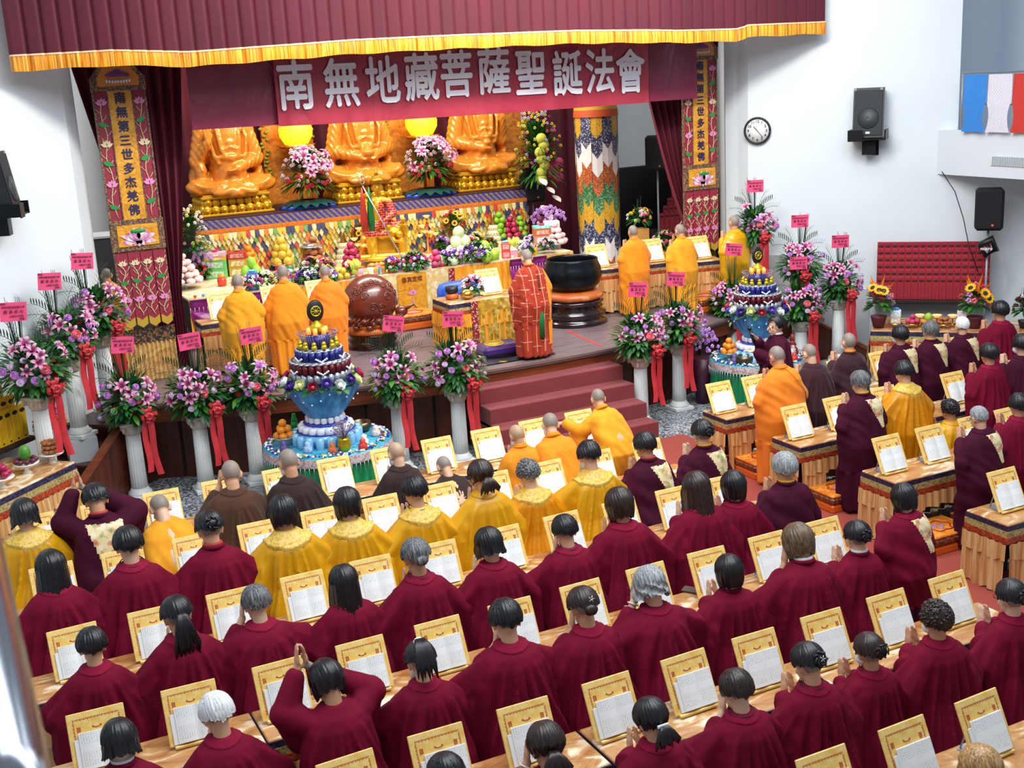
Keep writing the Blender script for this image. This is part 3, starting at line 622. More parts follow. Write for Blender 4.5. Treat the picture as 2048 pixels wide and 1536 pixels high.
for dx, c, n_ in ((-.03, '#c0322c', 'red_tassel'), (.09, '#0e7a3a', 'green_tassel')):
    g = G(); g.lathe([(.05, -.72), (.06, -.55), (.035, -.2), (.008, 0)], 10, (a.x+dx, a.y-.03, a.z-.02), fl=lambda t, k_: 1+.15*math.sin(t*6)); obj('tassel', g, mat(n_, c, .5), sf, label=n_.replace('_', ' '))

# ---- draped round column
colx, coly = 10.98, 18.75
ct = thing('draped_column', 'round column wrapped in overlapping pointed brocade strips', 'column', (colx, coly, 0))
obj('shaft', G().lathe([(.33, 1.03), (.33, 5.6)], 32), M_white, ct)
CP = [brocade('column_'+n, [c, c, d_, c], 55) for n, c, d_ in (('yellow', '#c89a28', '#9a6a14'), ('navy', '#2a3050', '#b8b8c8'), ('white', '#e6e2e0', '#d8d4d8'), ('orange', '#a84a20', '#d8a060'), ('green', '#2c6a3a', '#98b088'))]
g = G(); seq = [0, 1, 2, 3, 4, 0, 1, 2, 3, 4, 0, 1]; n = 12; rowh = .335
for r_ in range(9):
    for i in range(n):
        a0 = 2*PI*(i+.5*(0 if r_ % 2 else 0))/n; aw = PI/n; off = (i % 2)*.5; zt = 4.12-(r_+off)*rowh; mi = seq[r_] if i % 2 == 0 else seq[(r_+(1 if off else 0)) % 12]
        if r_ == 0 and off: zt0 = 4.12
        else: zt0 = zt
        rr = .36+.02*(8-r_)/8+(.006 if off else 0); P = lambda a, z: (rr*math.cos(a), rr*math.sin(a), z)
        zb = zt-rowh*1.1
        vs = [P(a0-aw, zt0), P(a0, zt0), P(a0+aw, zt0), P(a0+aw, zb), P(a0, zb-.13), P(a0-aw, zb)]
        g.add(vs, [(0, 1, 4, 5)[::-1], (1, 2, 3, 4)[::-1]], mi, False)
obj('brocade_strips', g, CP, ct)
g = G(); g.lathe([(.385, 4.1), (.39, 4.24)], 28, cap=False); g.lathe([(.4, 4.0), (.39, 4.12)], 28, cap=False, mi=1); obj('top_band', g, [mat('yellow_band', '#c8a030', .5), mat('orange_fringe_cloth', '#b84a20', .6)], ct)

# ================================================================== prayer tables, cloths, stands, books
mt, k = nmat('gold_satin_tabletop', .3); nz = k.n('ShaderNodeTexNoise', i_Scale=2.2, i_Detail=7.0, i_Distortion=2.2); k.l(k.coord((1, 2.2, 1)), nz.inputs[0])
k.l(k.ramp(nz.outputs[0], [(.3, '#a8672e'), (.5, '#c8965c'), (.64, '#f2e2c4')]), k.b.inputs['Base Color']); k.bump(nz.outputs[0], .55, .03); k.b.inputs['Coat Weight'].default_value = .4; k.b.inputs['Coat Roughness'].default_value = .1; M_ttop = mt
M_tnavy = brocade('navy_brocade', ['#2a2340', '#3a3050', '#1c1a30', '#4a4468'], 45, .45)
M_tolive = brocade('olive_brocade', ['#a8925a', '#c8b878', '#7a6a3a', '#b8a868'], 55, .5)
M_tred = brocade('rust_brocade', ['#a8381c', '#b8482a', '#8a2a18', '#c06038'], 50, .5)
mt, k = nmat('peach_satin_skirt', .38); nz = k.n('ShaderNodeTexNoise', i_Scale=9.0, i_Detail=5.0, i_Distortion=1.0); k.l(k.coord((3.2, 3.2, .1)), nz.inputs[0])
k.l(k.ramp(nz.outputs[0], [(.3, '#b87c48'), (.5, '#d4a468'), (.7, '#ecca94')]), k.b.inputs['Base Color']); M_skirt = mt
M_dark = mat('dark_under_table', '#2a1a14', .8)
def skirt(g, L, z0, z1, n, amp, y=0.0, seed=0):
    g.grid(lambda u, v: (-L/2+u*L, y-amp*(1.3-.6*v)*(.5+.5*math.cos(u*n*2*PI+1.5*math.sin(u*7+seed))), z0+.012*math.sin(u*n*3.1)*(1-v)+v*(z1-z0)), n*8, 2)
    return g
def table_proto(name, label, L, D, H, short):
    t = thing(name, label, 'table', (0, 0, 0)); h, d = L/2, D/2
    obj('tabletop', G().bbox(0, 0, H-.012, L, D, .024, .008), M_ttop, t)
    obj('table_body', G().box(-h+.05, h-.05, -d+.06, d-.04, .0 if not short else .32, H-.03), M_dark, t)
    for nm, z0, z1, m_, o in (('navy_band', -.065, -.015, M_tnavy, .004), ('olive_band', -.125, -.065, M_tolive, .008), ('rust_band', -.185, -.125, M_tred, .010)):
        g = G(); g.box(-h-o, h+o, -d-o, d+o, H+z0, H+z1); obj(nm, g, m_, t)
    sides = [(L, 0, -d-.012, 0), (D, -h-.012, 0, -PI/2), (L, 0, d+.012, PI), (D, h+.012, 0, PI/2)]
    for i, (l_, x, y, rz) in enumerate(sides):
        g = G(); skirt(g, l_+.02, H-.34, H-.18, int(l_*11), .022, -.006, i)
        if not (short and i == 0): skirt(g, l_, .02, H-.3, int(l_*9), .03, .0, i+2)
        else:
            for s in (-1, 1): gg = G(); skirt(gg, .34, .02, H-.3, 4, .03, 0, i); g.join(gg, T(s*(h-.17), 0, 0))
        obj('satin_skirt', g, M_skirt, t, T(x, y, 0, 0, 0, rz))
    if short:
        for sx_ in (-1, 1):
            for s2 in (-1, 1): obj('leg', G().box(sx_*(h-.42)-.02, sx_*(h-.42)+.02, s2*(d-.1)-.02, s2*(d-.1)+.02, 0, .34), M_dark, t)
    return t
ROWS = {-1: 4.39, 0: 5.79, 1: 7.19, 2: 8.59, 3: 9.99, 4: 11.43}
RN = {-1: 'row nearest the camera', 0: 'second row', 1: 'third row', 2: 'fourth row', 3: 'fifth row', 4: 'front row by the stage'}
XB = [-.28, 1.52, 3.36, 5.18, 6.95]
CN = ['left end', 'left of centre', 'right of centre', 'aisle end']
tp = table_proto('prayer_table', 'x', 1.805, .45, .6, False); used = False
for r_, y in ROWS.items():
    for c in range(4):
        if r_ == -1 and c < 2: continue
        lab = f'low gold satin table, {RN[r_]} of the left block, {CN[c]}'; pos = ((XB[c]+XB[c+1])/2, y+.225, 0)
        if not used: tp.location = pos; tp['label'] = lab; tp['group'] = 'low tables of the left block'; used = True
        else: dup(tp, pos, 0, lab, 'low tables of the left block')
RROWS = {0: 7.09, 1: 8.47, 2: 9.91, 3: 11.25}
RRN = ['nearest row', 'second row', 'third row', 'row nearest the side altar']
tp2 = table_proto('standing_table', 'x', 1.80, .48, .68, True); used = False
for r_, y in RROWS.items():
    for c in range(3):
        if (r_ == 0 and c > 0) or (r_ == 1 and c > 1): continue
        lab = f'satin draped right block table, {RRN[r_]}, {["at the aisle", "second from the aisle", "third from the aisle"][c]}'; pos = (8.25+.9+c*1.81, y+.24, 0)
        if not used: tp2.location = pos; tp2['label'] = lab; tp2['group'] = 'tables of the right block'; used = True
        else: dup(tp2, pos, 0, lab, 'tables of the right block')
# kneeling cushions in front of the right tables
M_cush = brocade('orange_cushion_brocade', ['#d87a24', '#e89030', '#c8641c', '#e0a040'], 24, .4); M_cushside = brocade('brown_cushion_brocade', ['#6a3020', '#8a4a2c', '#5a2818', '#a06038'], 50, .4)
def cushion_proto(big=False):
    t = thing('kneeling_cushion', 'x', 'cushion'); g = G(); g.bbox(0, 0, .05, .56, .44, .1, .02); obj('base', g, mat('orange_lacquer', '#d8641c', .35), t)
    obj('padded_side', G().bbox(0, 0, .14, .57, .45, .09, .03), M_cushside, t); tp_ = obj('top', G().bbox(0, 0, .19, .55, .43, .03, .015), M_cush, t)
    g = G(); ring = [(.14*math.cos(a)*(1+.12*math.cos(6*a)), .12*math.sin(a)*(1+.12*math.cos(6*a)), .208) for a in [2*PI*i/36 for i in range(37)]]; g.tube(ring, .008, 4); obj('flower_outline', g, mat('red_piping', '#a83018', .5), tp_)
    g = G(); [g.sph((.05*math.cos(a), .045*math.sin(a), .206), .035, (1, .8, .15), 8, 4) for a in (0, 1.57, 3.14, 4.71)]; obj('flower_motif', g, mat('mauve_motif', '#a87aa0', .5), tp_); return t
cp = cushion_proto(); n_ = 0
for r_, y in RROWS.items():
    for j in range(3 if r_ else 1):
        if r_ == 1 and j > 1 or r_ == 0: continue
        lab = f'orange kneeling cushion, right block {RRN[r_]}, {["nearest the aisle", "second from the aisle", "third from the aisle"][j]}'
        pos = (8.63+j*.66, y-.2, 0)
        if n_ == 0: cp.location = pos; cp['label'] = lab; cp['group'] = 'kneeling cushions of the right block'
        else: dup(cp, pos, 0, lab, 'kneeling cushions of the right block')
        n_ += 1
for pos, rz, lab, sc in (((6.72, 17.35, 1.03), .0, 'peach kneeling box on the stage before the offering table', 1.15), ((10.95, 15.45, 1.03), .1, 'orange kneeling box at the right edge of the stage', 1.1), ((6.05, 17.0, 1.03), 0, 'x', 1)):
    if lab != 'x': dup(cp, pos, rz, lab, 'kneeling boxes on the stage', sc)

# ---- sutra stands
mt, k = nmat('yellow_board_brocade', .5); nz = k.n('ShaderNodeTexNoise', i_Scale=18.0, i_Detail=3.0); k.l(k.coord(), nz.inputs[0]); k.l(k.ramp(nz.outputs[0], [(.4, '#efc25e'), (.6, '#f7d884')]), k.b.inputs['Base Color']); M_board = mt
M_board.node_tree.nodes['Principled BSDF'].inputs['Coat Weight'].default_value = .2
M_redth = mat('red_embroidery', '#b8481e', .6)
mt, k = nmat('printed_page', .6); c = k.coord((1, 1, 1)); br = k.n('ShaderNodeTexBrick', i_Scale=1.0); br.offset = 0
for nm, v_ in (('Brick Width', .016), ('Row Height', .0115), ('Mortar Size', .0042), ('Mortar Smooth', .1)): br.inputs[nm].default_value = v_
br.inputs['Color1'].default_value = lin('#7c868c'); br.inputs['Color2'].default_value = lin('#d4dade'); br.inputs['Mortar'].default_value = lin('#f4f7f8'); k.l(c, br.inputs[0])
sx_ = k.n('ShaderNodeSeparateXYZ'); k.l(c, sx_.inputs[0]); wv = k.n('ShaderNodeMath', operation='PINGPONG'); k.l(sx_.outputs[1], wv.inputs[0]); wv.inputs[1].default_value = .068
gt = k.n('ShaderNodeMath', operation='GREATER_THAN'); k.l(wv.outputs[0], gt.inputs[0]); gt.inputs[1].default_value = .024
mx_ = k.n('ShaderNodeMix', data_type='RGBA'); k.l(gt.outputs[0], mx_.inputs[0]); mx_.inputs[6].default_value = lin('#f4f7f8'); k.l(br.outputs[0], mx_.inputs[7]); k.l(mx_.outputs[2], k.b.inputs['Base Color']); M_page = mt
M_paper = mat('white_paper', '#eef2f3', .6)
SL = math.atan2(.335, .165)        # slope of the boards
def stand_proto():
    t = thing('sutra_stand', 'x', 'book stand'); mx = T(0, 0, .02, SL)
    b = obj('board', G().bbox(0, .185, 0, .36, .375, .014, .006), M_board, t, mx)
    g = G()
    for i in range(26):
        x = -.145+.29*(i+.5)/26; g.box(x-.0035, x+.003, .322+.004*(i % 2), .333, .0072, .0085)
    for s in (-1, 1):
        for i in range(24): y = .04+.28*(i+.5)/24; g.box(s*.142-.005+.003*(i % 2), s*.142+.005, y-.0035, y+.003, .0072, .0085)
    for s in (-1, 1):
        for q in range(3): g.box(s*.112-.012, s*.112+.012, .252+q*.011, .257+q*.011, .0072, .0088)
        g.box(s*.112-.009, s*.112-.005, .247, .284, .0072, .009); g.box(s*.112+.004, s*.112+.008, .25, .282, .0072, .009)
    g.tube([(-.022, .268, .008), (-.01, .262, .009), (.01, .262, .009), (.022, .268, .008)], .003, 5); g.sph((-.024, .27, .008), .006, nu=6, nv=4); g.sph((.024, .27, .008), .006, nu=6, nv=4)
    obj('red_embroidery', g, M_redth, b)
    obj('ledge', G().bbox(0, -.012, .004, .3, .035, .02, .004), M_board, t, T(0, 0, .012))
    g = G(); g.add([(-.13, .02, .004), (.13, .02, .004), (.1, .2, .004), (-.1, .2, .004)], [(0, 1, 2, 3)], 0, False); g.cyl((-.08, .19, .0), (-.08, .12, .22), .006); g.cyl((.08, .19, 0), (.08, .12, .22), .006); obj('back_strut', g, mat('grey_metal', '#98a4b0', .4, .3), t)
    return t
def book_proto(shift):
    t = thing('open_book', 'x', 'book'); mx = T(shift, -.006, .03, SL)
    g = G()
    for s in (-1, 1): g.grid(lambda u, v: (s*(u*.132) if s > 0 else -.132+u*.132, .003+v*.232, .012+.012*math.sin(PI*(u if s > 0 else 1-u))**.8), 8, 2)
    obj('pages', g, M_page, t, mx)
    g = G(); g.bbox(0, .118, .009, .268, .236, .012, .003); obj('page_block', g, M_paper, t, mx)
    g = G(); g.bbox(-.118, .1, .004, .09, .2, .006, .002); obj('loose_leaf', g, M_paper, t, mx)
    return t
SP = stand_proto(); BP = book_proto(.012); BP2 = book_proto(.03); first = [True, True, True]
def sutra(x, y, z, who, book=1, rz=0):
    "stand and open book; x is the middle of the board, y the foot line"
    loc = (x, y, z)
    if first[0]: SP.location = loc; SP.rotation_euler.z = rz; SP['label'] = 'yellow sutra stand '+who; SP['group'] = 'yellow sutra stands'; first[0] = False
    else: dup(SP, loc, rz, 'yellow sutra stand '+who, 'yellow sutra stands')
    if book:
        P_ = BP if book == 1 else BP2; i = book
        if first[i]: P_.location = loc; P_.rotation_euler.z = rz; P_['label'] = 'open white sutra book '+who; P_['group'] = 'open sutra books'; first[i] = False
        else: dup(P_, loc, rz, 'open white sutra book '+who, 'open sutra books')

# ================================================================== people
SKIN = [mat('skin_a', '#d8a888', .5), mat('skin_b', '#c89676', .5), mat('skin_c', '#dcb498', .5)]
M_scalp = mat('shaved_scalp', '#8a7e76', .55, var=.08, vscale=30); M_scalp2 = mat('shaved_pale_scalp', '#b09478', .5)
M_lip = mat('lips', '#b06a60', .45); M_eye = mat('eyes', '#2a2020', .3)
def hairmat(name, a, b, rough=.35):
    mt, k = nmat(name, rough); nz = k.n('ShaderNodeTexNoise', i_Scale=120.0, i_Detail=2.0); k.l(k.coord((1, 1, .08)), nz.inputs[0]); k.l(k.ramp(nz.outputs[0], [(.35, a), (.7, b)]), k.b.inputs['Base Color']); k.bump(nz.outputs[0], .35, .004); return mt
HM = {'black': hairmat('black_hair', '#0a0a0e', '#1c1c24'), 'dark': hairmat('dark_brown_hair', '#1c1210', '#3a2822'), 'brown': hairmat('brown_hair', '#4a3828', '#7a6450'), 'grey': hairmat('grey_hair', '#6a6e72', '#b4b8bc', .5),
      'white': hairmat('white_hair', '#cfd2d4', '#f0f2f2', .5), 'salt': hairmat('salt_and_pepper_hair', '#2c2c30', '#84868a', .45), 'blonde': hairmat('bleached_hair', '#8a5a30', '#d8b078')}
def cloth(name, col, dark, rough=.8, sheen=.25, scale=9):
    mt, k = nmat(name, rough); k.b.inputs['Specular IOR Level'].default_value = .12 if rough > .5 else .5; nz = k.n('ShaderNodeTexNoise', i_Scale=float(scale), i_Detail=4.0); k.l(k.coord((1, 1, .4)), nz.inputs[0]); k.l(k.ramp(nz.outputs[0], [(.3, dark), (.7, col)]), k.b.inputs['Base Color'])
    k.b.inputs['Sheen Weight'].default_value = sheen; n2 = k.n('ShaderNodeTexNoise', i_Scale=300.0); k.l(k.coord(), n2.inputs[0]); k.bump(n2.outputs[0], .15, .003); return mt
RM = {'maroon': cloth('maroon_robe_cloth', '#7a0f2e', '#680c27', sheen=.0), 'dark_maroon': cloth('dark_maroon_robe_cloth', '#48112c', '#3c0e24', sheen=.0), 'orange': cloth('orange_robe_cloth', '#ec9426', '#e2841e', .75, .1), 'yellow_orange': cloth('yellow_orange_robe_cloth', '#eaa428', '#de9220', .7, .1),
      'tangerine': cloth('tangerine_robe_cloth', '#ef8a2c', '#e67c22', .75, .1), 'brown': cloth('brown_robe_cloth', '#54382c', '#473025', .85, .1), 'charcoal': cloth('charcoal_brown_robe_cloth', '#3a2c2a', '#302422', .85, .1), 'plum': cloth('dark_plum_robe_cloth', '#43262e', '#381f26', .85, .1),
      'yellow': cloth('yellow_satin_cape', '#e0a812', '#cf940c', .34, .0, 4), 'amber': cloth('amber_satin_cape', '#e0940f', '#d08408', .34, .0, 4), 'brick': cloth('brick_red_ceremonial_robe', '#a83a24', '#9a3020', .7, .1)}
M_collar = cloth('maroon_collar_facing', '#90183a', '#7e1430', .8, 0); M_lace = brocade('gold_lace', ['#d8b040', '#e8cc70', '#c89a28', '#e0c060'], 70, .45)
M_broc = brocade('floral_brocade', ['#ecdcae', '#e4cf96', '#f0e6c4', '#c8503a', '#e8d8a8', '#8a9a50', '#e8d49c', '#d8c088'], 26, .45); M_mask = mat('face_mask', '#dfe8f0', .7); M_frame = mat('spectacle_frame', '#241a18', .3)
M_cord = mat('dark_cord', '#221c1a', .6); M_wcol = mat('white_collar', '#e8eaec', .7); M_ycol = mat('yellow_collar', '#d8a020', .6)

def head_mx(p): return p['H']
def pose(kind, bend=6, hp=20, hyaw=0, hands='chest', lean=0):
    b, hz = R(bend), (.50 if kind == 'kneel' else .86); hip = Vector((0, -.06, hz)); up = Vector((math.sin(R(lean))*.5, math.sin(b), math.cos(b))).normalized(); fw = Vector((0, math.cos(b), -math.sin(b)))
    S = hip+up*.44; nb = S+up*.055
    hr = Matrix.Rotation(R(hyaw), 4, 'Z') @ Matrix.Rotation(-R(hp), 4, 'X'); nk = up*.4+hr.to_3x3() @ Vector((0, .1, .9)); hc = nb+nk.normalized()*.118
    return dict(kind=kind, hip=hip, up=up, fw=fw, S=S, nb=nb, H=Matrix.Translation(hc) @ hr @ Matrix.Scale(1.07, 4), hc=hc, hands=hands, bend=bend)
def arm_pts(p, s):
    sh = p['S']+Vector((s*.145, -.01, -.055)); h = p['hands']; fw, S = p['fw'], p['S']; hc = p['hc']; hf = p['H'].to_3x3() @ Vector((0, 1, 0))
    if h == 'chest': wr = S+fw*.25+Vector((s*.035, 0, -.1)); el = sh+Vector((s*.1, .02, -.24)); fd = Vector((-s*.1, .25, 1))
    elif h == 'face': wr = hc+hf*.13+Vector((s*.035, .0, -.13)); el = sh+Vector((s*.1, .1, -.2)); fd = Vector((-s*.1, .1, 1))
    elif h == 'up': wr = hc+Vector((s*.03-.12, .10, .1)); el = sh+Vector((s*.13, .12, .05)); fd = Vector((-s*.08, .15, 1))
    elif h == 'ear': wr = hc+Vector((s*.1, .05, -.1)) if s < 0 else S+fw*.25+Vector((.03, 0, -.12)); el = sh+Vector((s*.12, .08, -.16)); fd = Vector((.1, .1, 1)) if s < 0 else Vector((-.3, .6, .5))
    elif h == 'reach': wr = S+Vector((-.34, .3, -.12)) if s < 0 else S+fw*.2+Vector((.1, 0, -.2)); el = sh+Vector((s*.12, .12, -.16)); fd = Vector((-.5, 1, -.1)) if s < 0 else Vector((-.5, .7, .1))
    elif h == 'mic': wr = hc+Vector((s*.06, .24, -.16)) if s > 0 else S+Vector((-.08, .36, -.12)); el = sh+Vector((s*.08, .08, -.24)); fd = Vector((-.3, .6, .6)) if s > 0 else Vector((.3, 1, .1))
    else: wr = S+fw*.24+Vector((s*.08, 0, -.22)); el = sh+Vector((s*.11, 0, -.25)); fd = Vector((-s*.6, .6, .2))
    return sh, el, wr, fd
BODY = {}
def body_mesh(p, key):
    if key in BODY: return BODY[key]
    g = G(); hm = p['H']; hip, up, S, nb = p['hip'], p['up'], p['S'], p['nb']
    hd = G(); hd.sph((0, -.012, .02), 1, (.076, .094, .095), 20, 14); hd.sph((0, .028, -.05), 1, (.058, .06, .068), 16, 10); hd.sph((0, .05, -.098), 1, (.03, .03, .022), 10, 6); hd.sph((0, .086, -.012), 1, (.045, .016, .012), 10, 6)
    hd.tube([(0, .088, .012), (0, .104, -.02), (0, .108, -.034), (0, .09, -.042)], [.008, .011, .014, .008], 8); hd.sph((0, .087, -.066), 1, (.022, .011, .009), 10, 6)
    for s in (-1, 1):
        hd.sph((s*.03, .082, .0), 1, (.015, .01, .009), 8, 6); hd.sph((s*.077, -.006, -.015), 1, (.009, .02, .032), 10, 8); hd.sph((s*.082, -.014, -.002), 1, (.01, .014, .018), 8, 6); hd.sph((s*.04, .06, -.035), 1, (.02, .02, .018), 8, 6)
    g.join(hd, hm); nk = hm @ Vector((0, -.022, -.06)); cap(g, nk, nb-up*.03, .05, .057, 14)
    cap(g, hip+Vector((0, 0, .05)), hip+up*.3, .135, .13, 16, .85); cap(g, S+Vector((-.1, 0, -.045)), S+Vector((.1, 0, -.045)), .06, .06, 12); cap(g, hip+Vector((-.07, 0, 0)), hip+Vector((.07, 0, 0)), .125, .125, 12)
    for s in (-1, 1):
        sh, el, wr, fd = arm_pts(p, s); cap(g, sh, el, .052, .042, 10); cap(g, el, wr, .04, .027, 10)
        hand(g, wr, fd, Vector((s, 0, .1)) if p['hands'] in ('chest', 'face', 'up', 'ear') else Vector((0, -.2, 1)), .92, .1, .1, side=-s if p['hands'] not in ('reach',) else 1)
        if p['kind'] == 'kneel': cap(g, hip+Vector((s*.09, .0, -.02)), (s*.11, .02, .09), .085, .06, 12); cap(g, (s*.11, .02, .075), (s*.1, -.36, .055), .058, .038, 12); cap(g, (s*.1, -.36, .045), (s*.1, -.46, .035), .036, .024, 8)
        else: cap(g, hip+Vector((s*.09, 0, -.02)), (s*.1, .0, .46), .085, .058, 12); cap(g, (s*.1, 0, .45), (s*.1, -.02, .09), .055, .036, 12); cap(g, (s*.1, -.04, .04), (s*.12, .14, .03), .04, .03, 10)
    inv = np.array(hm.inverted())
    def mf(c):
        l = c@inv[:3, :3].T+inv[:3, 3]; x, y, z = l[:, 0], l[:, 1], l[:, 2]; near = (np.abs(x) < .1) & (np.abs(y) < .13) & (z > -.13) & (z < .14); o = np.zeros(len(c))
        o[near & (z > .045+np.clip(y, -.09, .1)*.35-.02*(y > .05)) & (z > -.02) | near & (y < -.045) & (z > -.045) & (np.abs(x) < .085)] = 1
        o[near & (y > .09) & (z > -.075) & (z < -.058) & (np.abs(x) < .02)] = 2
        o[near & (y > .08) & (np.abs(z+.001) < .004) & (np.abs(np.abs(x)-.03) < .009)] = 3; return o
    BODY[key] = remesh(g, [SKIN[0], M_scalp, M_lip, M_eye], .0085, 1, 'body', mf); return BODY[key]
def robe_mesh(p, style, seed):
    "a gown that hangs from the shoulders over elbows, hips and knees"
    g = G(); hip, up, S, nb, fw = p['hip'], p['up'], p['S'], p['nb'], p['fw']; r_ = random.Random(seed); wide = style in ('cape',)
    k = 1.0+r_.uniform(-.03, .05)
    def ring(c, w, d, fwd=None): return (Vector(c), w*k, d)
    secs = [ring(nb-up*.0, .074, .068), ring(nb-up*.03, .115, .088), ring(S-up*.015+Vector((0, -.01, 0)), .165, .112), ring(S-up*.075+Vector((0, -.005, 0)), .205, .142), ring(S-up*.2, .232, .16), ring(hip+up*.1, .25, .175)]
    if p['kind'] == 'kneel':
        b = p['bend']/90
        secs += [ring(hip+Vector((0, -.02, -.05)), .275, .215), ring((0, -.10, .3), .285, .26), ring((0, -.14, .12), .295, .33), ring((0, -.16, .005), .30, .36)]
    else: secs += [ring(hip+Vector((0, 0, -.06)), .265, .2), ring((0, -.01, .5), .265, .2), ring((0, -.01, .2), .26, .2), ring((0, -.01, .045), .255, .2)]
    n = 40; vs = []
    for c, w, d in secs:
        for i in range(n):
            a = 2*PI*i/n; ca, sa = math.cos(a), math.sin(a); q = .82; vs.append(c+Vector((w*math.copysign(abs(ca)**q, ca), d*math.copysign(abs(sa)**q, sa), 0)))
    fs = [(j*n+i, (j+1)*n+i, (j+1)*n+(i+1) % n, j*n+(i+1) % n) for j in range(len(secs)-1) for i in range(n)]+[tuple(range(n)), tuple((len(secs)-1)*n+i for i in range(n))[::-1]]
    g.add(vs, fs)
    for s in (-1, 1):
        sh, el, wr, fd = arm_pts(p, s); so = .035 if wide else .0
        sh2 = sh+Vector((s*-.012, 0, -.01)); cap(g, sh2, el+Vector((s*so, 0, 0)), .078, .098+so, 14)
        raised = p['hands'] in ('face', 'up', 'ear') and not (p['hands'] == 'ear' and s > 0)
        we = el.lerp(wr, .78 if p['hands'] == 'up' else .84 if not raised else .7); cap(g, el, we, .09, .07 if not raised else .062, 14)
        if p['hands'] != 'up':
            if wide: cap(g, el+Vector((s*.02, -.04, -.02)), el+Vector((s*.035, -.06, -.3 if p['kind'] == 'kneel' else -.34)), .105, .105, 14, .9); cap(g, (el+sh)/2+Vector((0, -.03, -.05)), el+Vector((-s*.03, -.07, -.34)), .1, .12, 12)
            else: cap(g, el+Vector((0, .0, -.03)), el+Vector((-s*.03, -.01, -.24 if p['kind'] == 'kneel' else -.5)), .085, .08, 12)
            cap(g, el.lerp(we, .5)+Vector((0, 0, -.05)), el.lerp(we, .8)+Vector((0, 0, -.24)), .07, .055, 12, .6)
        else: cap(g, el+Vector((0, .02, -.02)), el+Vector((-s*.06, .0, -.2)), .09, .09, 12)
    base = sy0 = S.z
    ph = [r_.uniform(0, 6) for _ in range(8)]
    def disp(co, r):
        n_ = normals(r, co); x, y, z = co[:, 0], co[:, 1], co[:, 2]; w = np.clip((base-.02-z)/.27, 0, 1)
        ang = np.arctan2(y+.08, x)
        if style in ('cape', 'gown'):
            wob = .5*np.sin(z*4+ph[1])+.35*np.sin(z*9+x*6+ph[5])
            rdg = lambda q: 1-2*np.abs(np.sin(q*.5))**1.1
            d = (.032 if style == 'cape' else .024)*w*(rdg(ang*12+wob+ph[0])*.65+rdg(ang*21+wob*1.5+ph[2])*.35+.35*np.sin(ang*5+ph[3]))
            d += .004*np.sin(x*38+z*26*np.sign(x)+ph[4])*np.clip(1-w, 0, 1)*np.clip((np.abs(x)-.08)/.08, 0, 1)
        else:                                    # wrapped robe: folds run diagonally from the left shoulder
            u = x*.8+z*.62; v = -x*.62+z*.8; d = .0085*np.clip(w+.3, 0, 1)*(np.sin(u*30+2.6*np.sin(v*5+ph[1])+ph[0])*(.45+.55*np.sin(v*7+u*5+ph[5]))+.5*np.sin(u*62+3*np.sin(v*6)+ph[2])*(.5+.5*np.sin(v*11+ph[6])))
            d = np.where(z < (.5 if p['kind'] == 'stand' and style == 'zen' else hip.z-.05 if p['kind'] == 'kneel' else .55), .013*(np.sin(ang*10+ph[3]+np.sin(z*5))+.4*np.sin(ang*19+ph[4])), d)
            d += .012/(1+np.exp(-(u-(base*.62+.02))*140))*(z > hip.z-.1)
        d *= np.clip(z/.02, .2, 1); return co+n_*d[:, None]
    two = style == 'zen'
    return remesh(g, [M_dark, M_dark], .014, 2, 'robe', (lambda c: (c[:, 2] < (.50 if p['kind'] == 'stand' else .12))) if two else None, disp)
def patch_mesh(robe, fn, off, mats):
    "the part of a garment surface that fn selects, lifted by off"
    me = bpy.data.meshes.new('panel'); vid = {}; vs = []; fs = []
    for pl in robe.polygons:
        c = pl.center
        if fn(c, pl.normal):
            q = []
            for i in pl.vertices:
                if i not in vid: v = robe.vertices[i]; vid[i] = len(vs); vs.append(v.co+v.normal*off)
                q.append(vid[i])
            fs.append(q)
    me.from_pydata(vs, [], fs); me.materials.append(mats); me.polygons.foreach_set('use_smooth', [True]*len(fs)); me.update(); return me
HAIR = {}
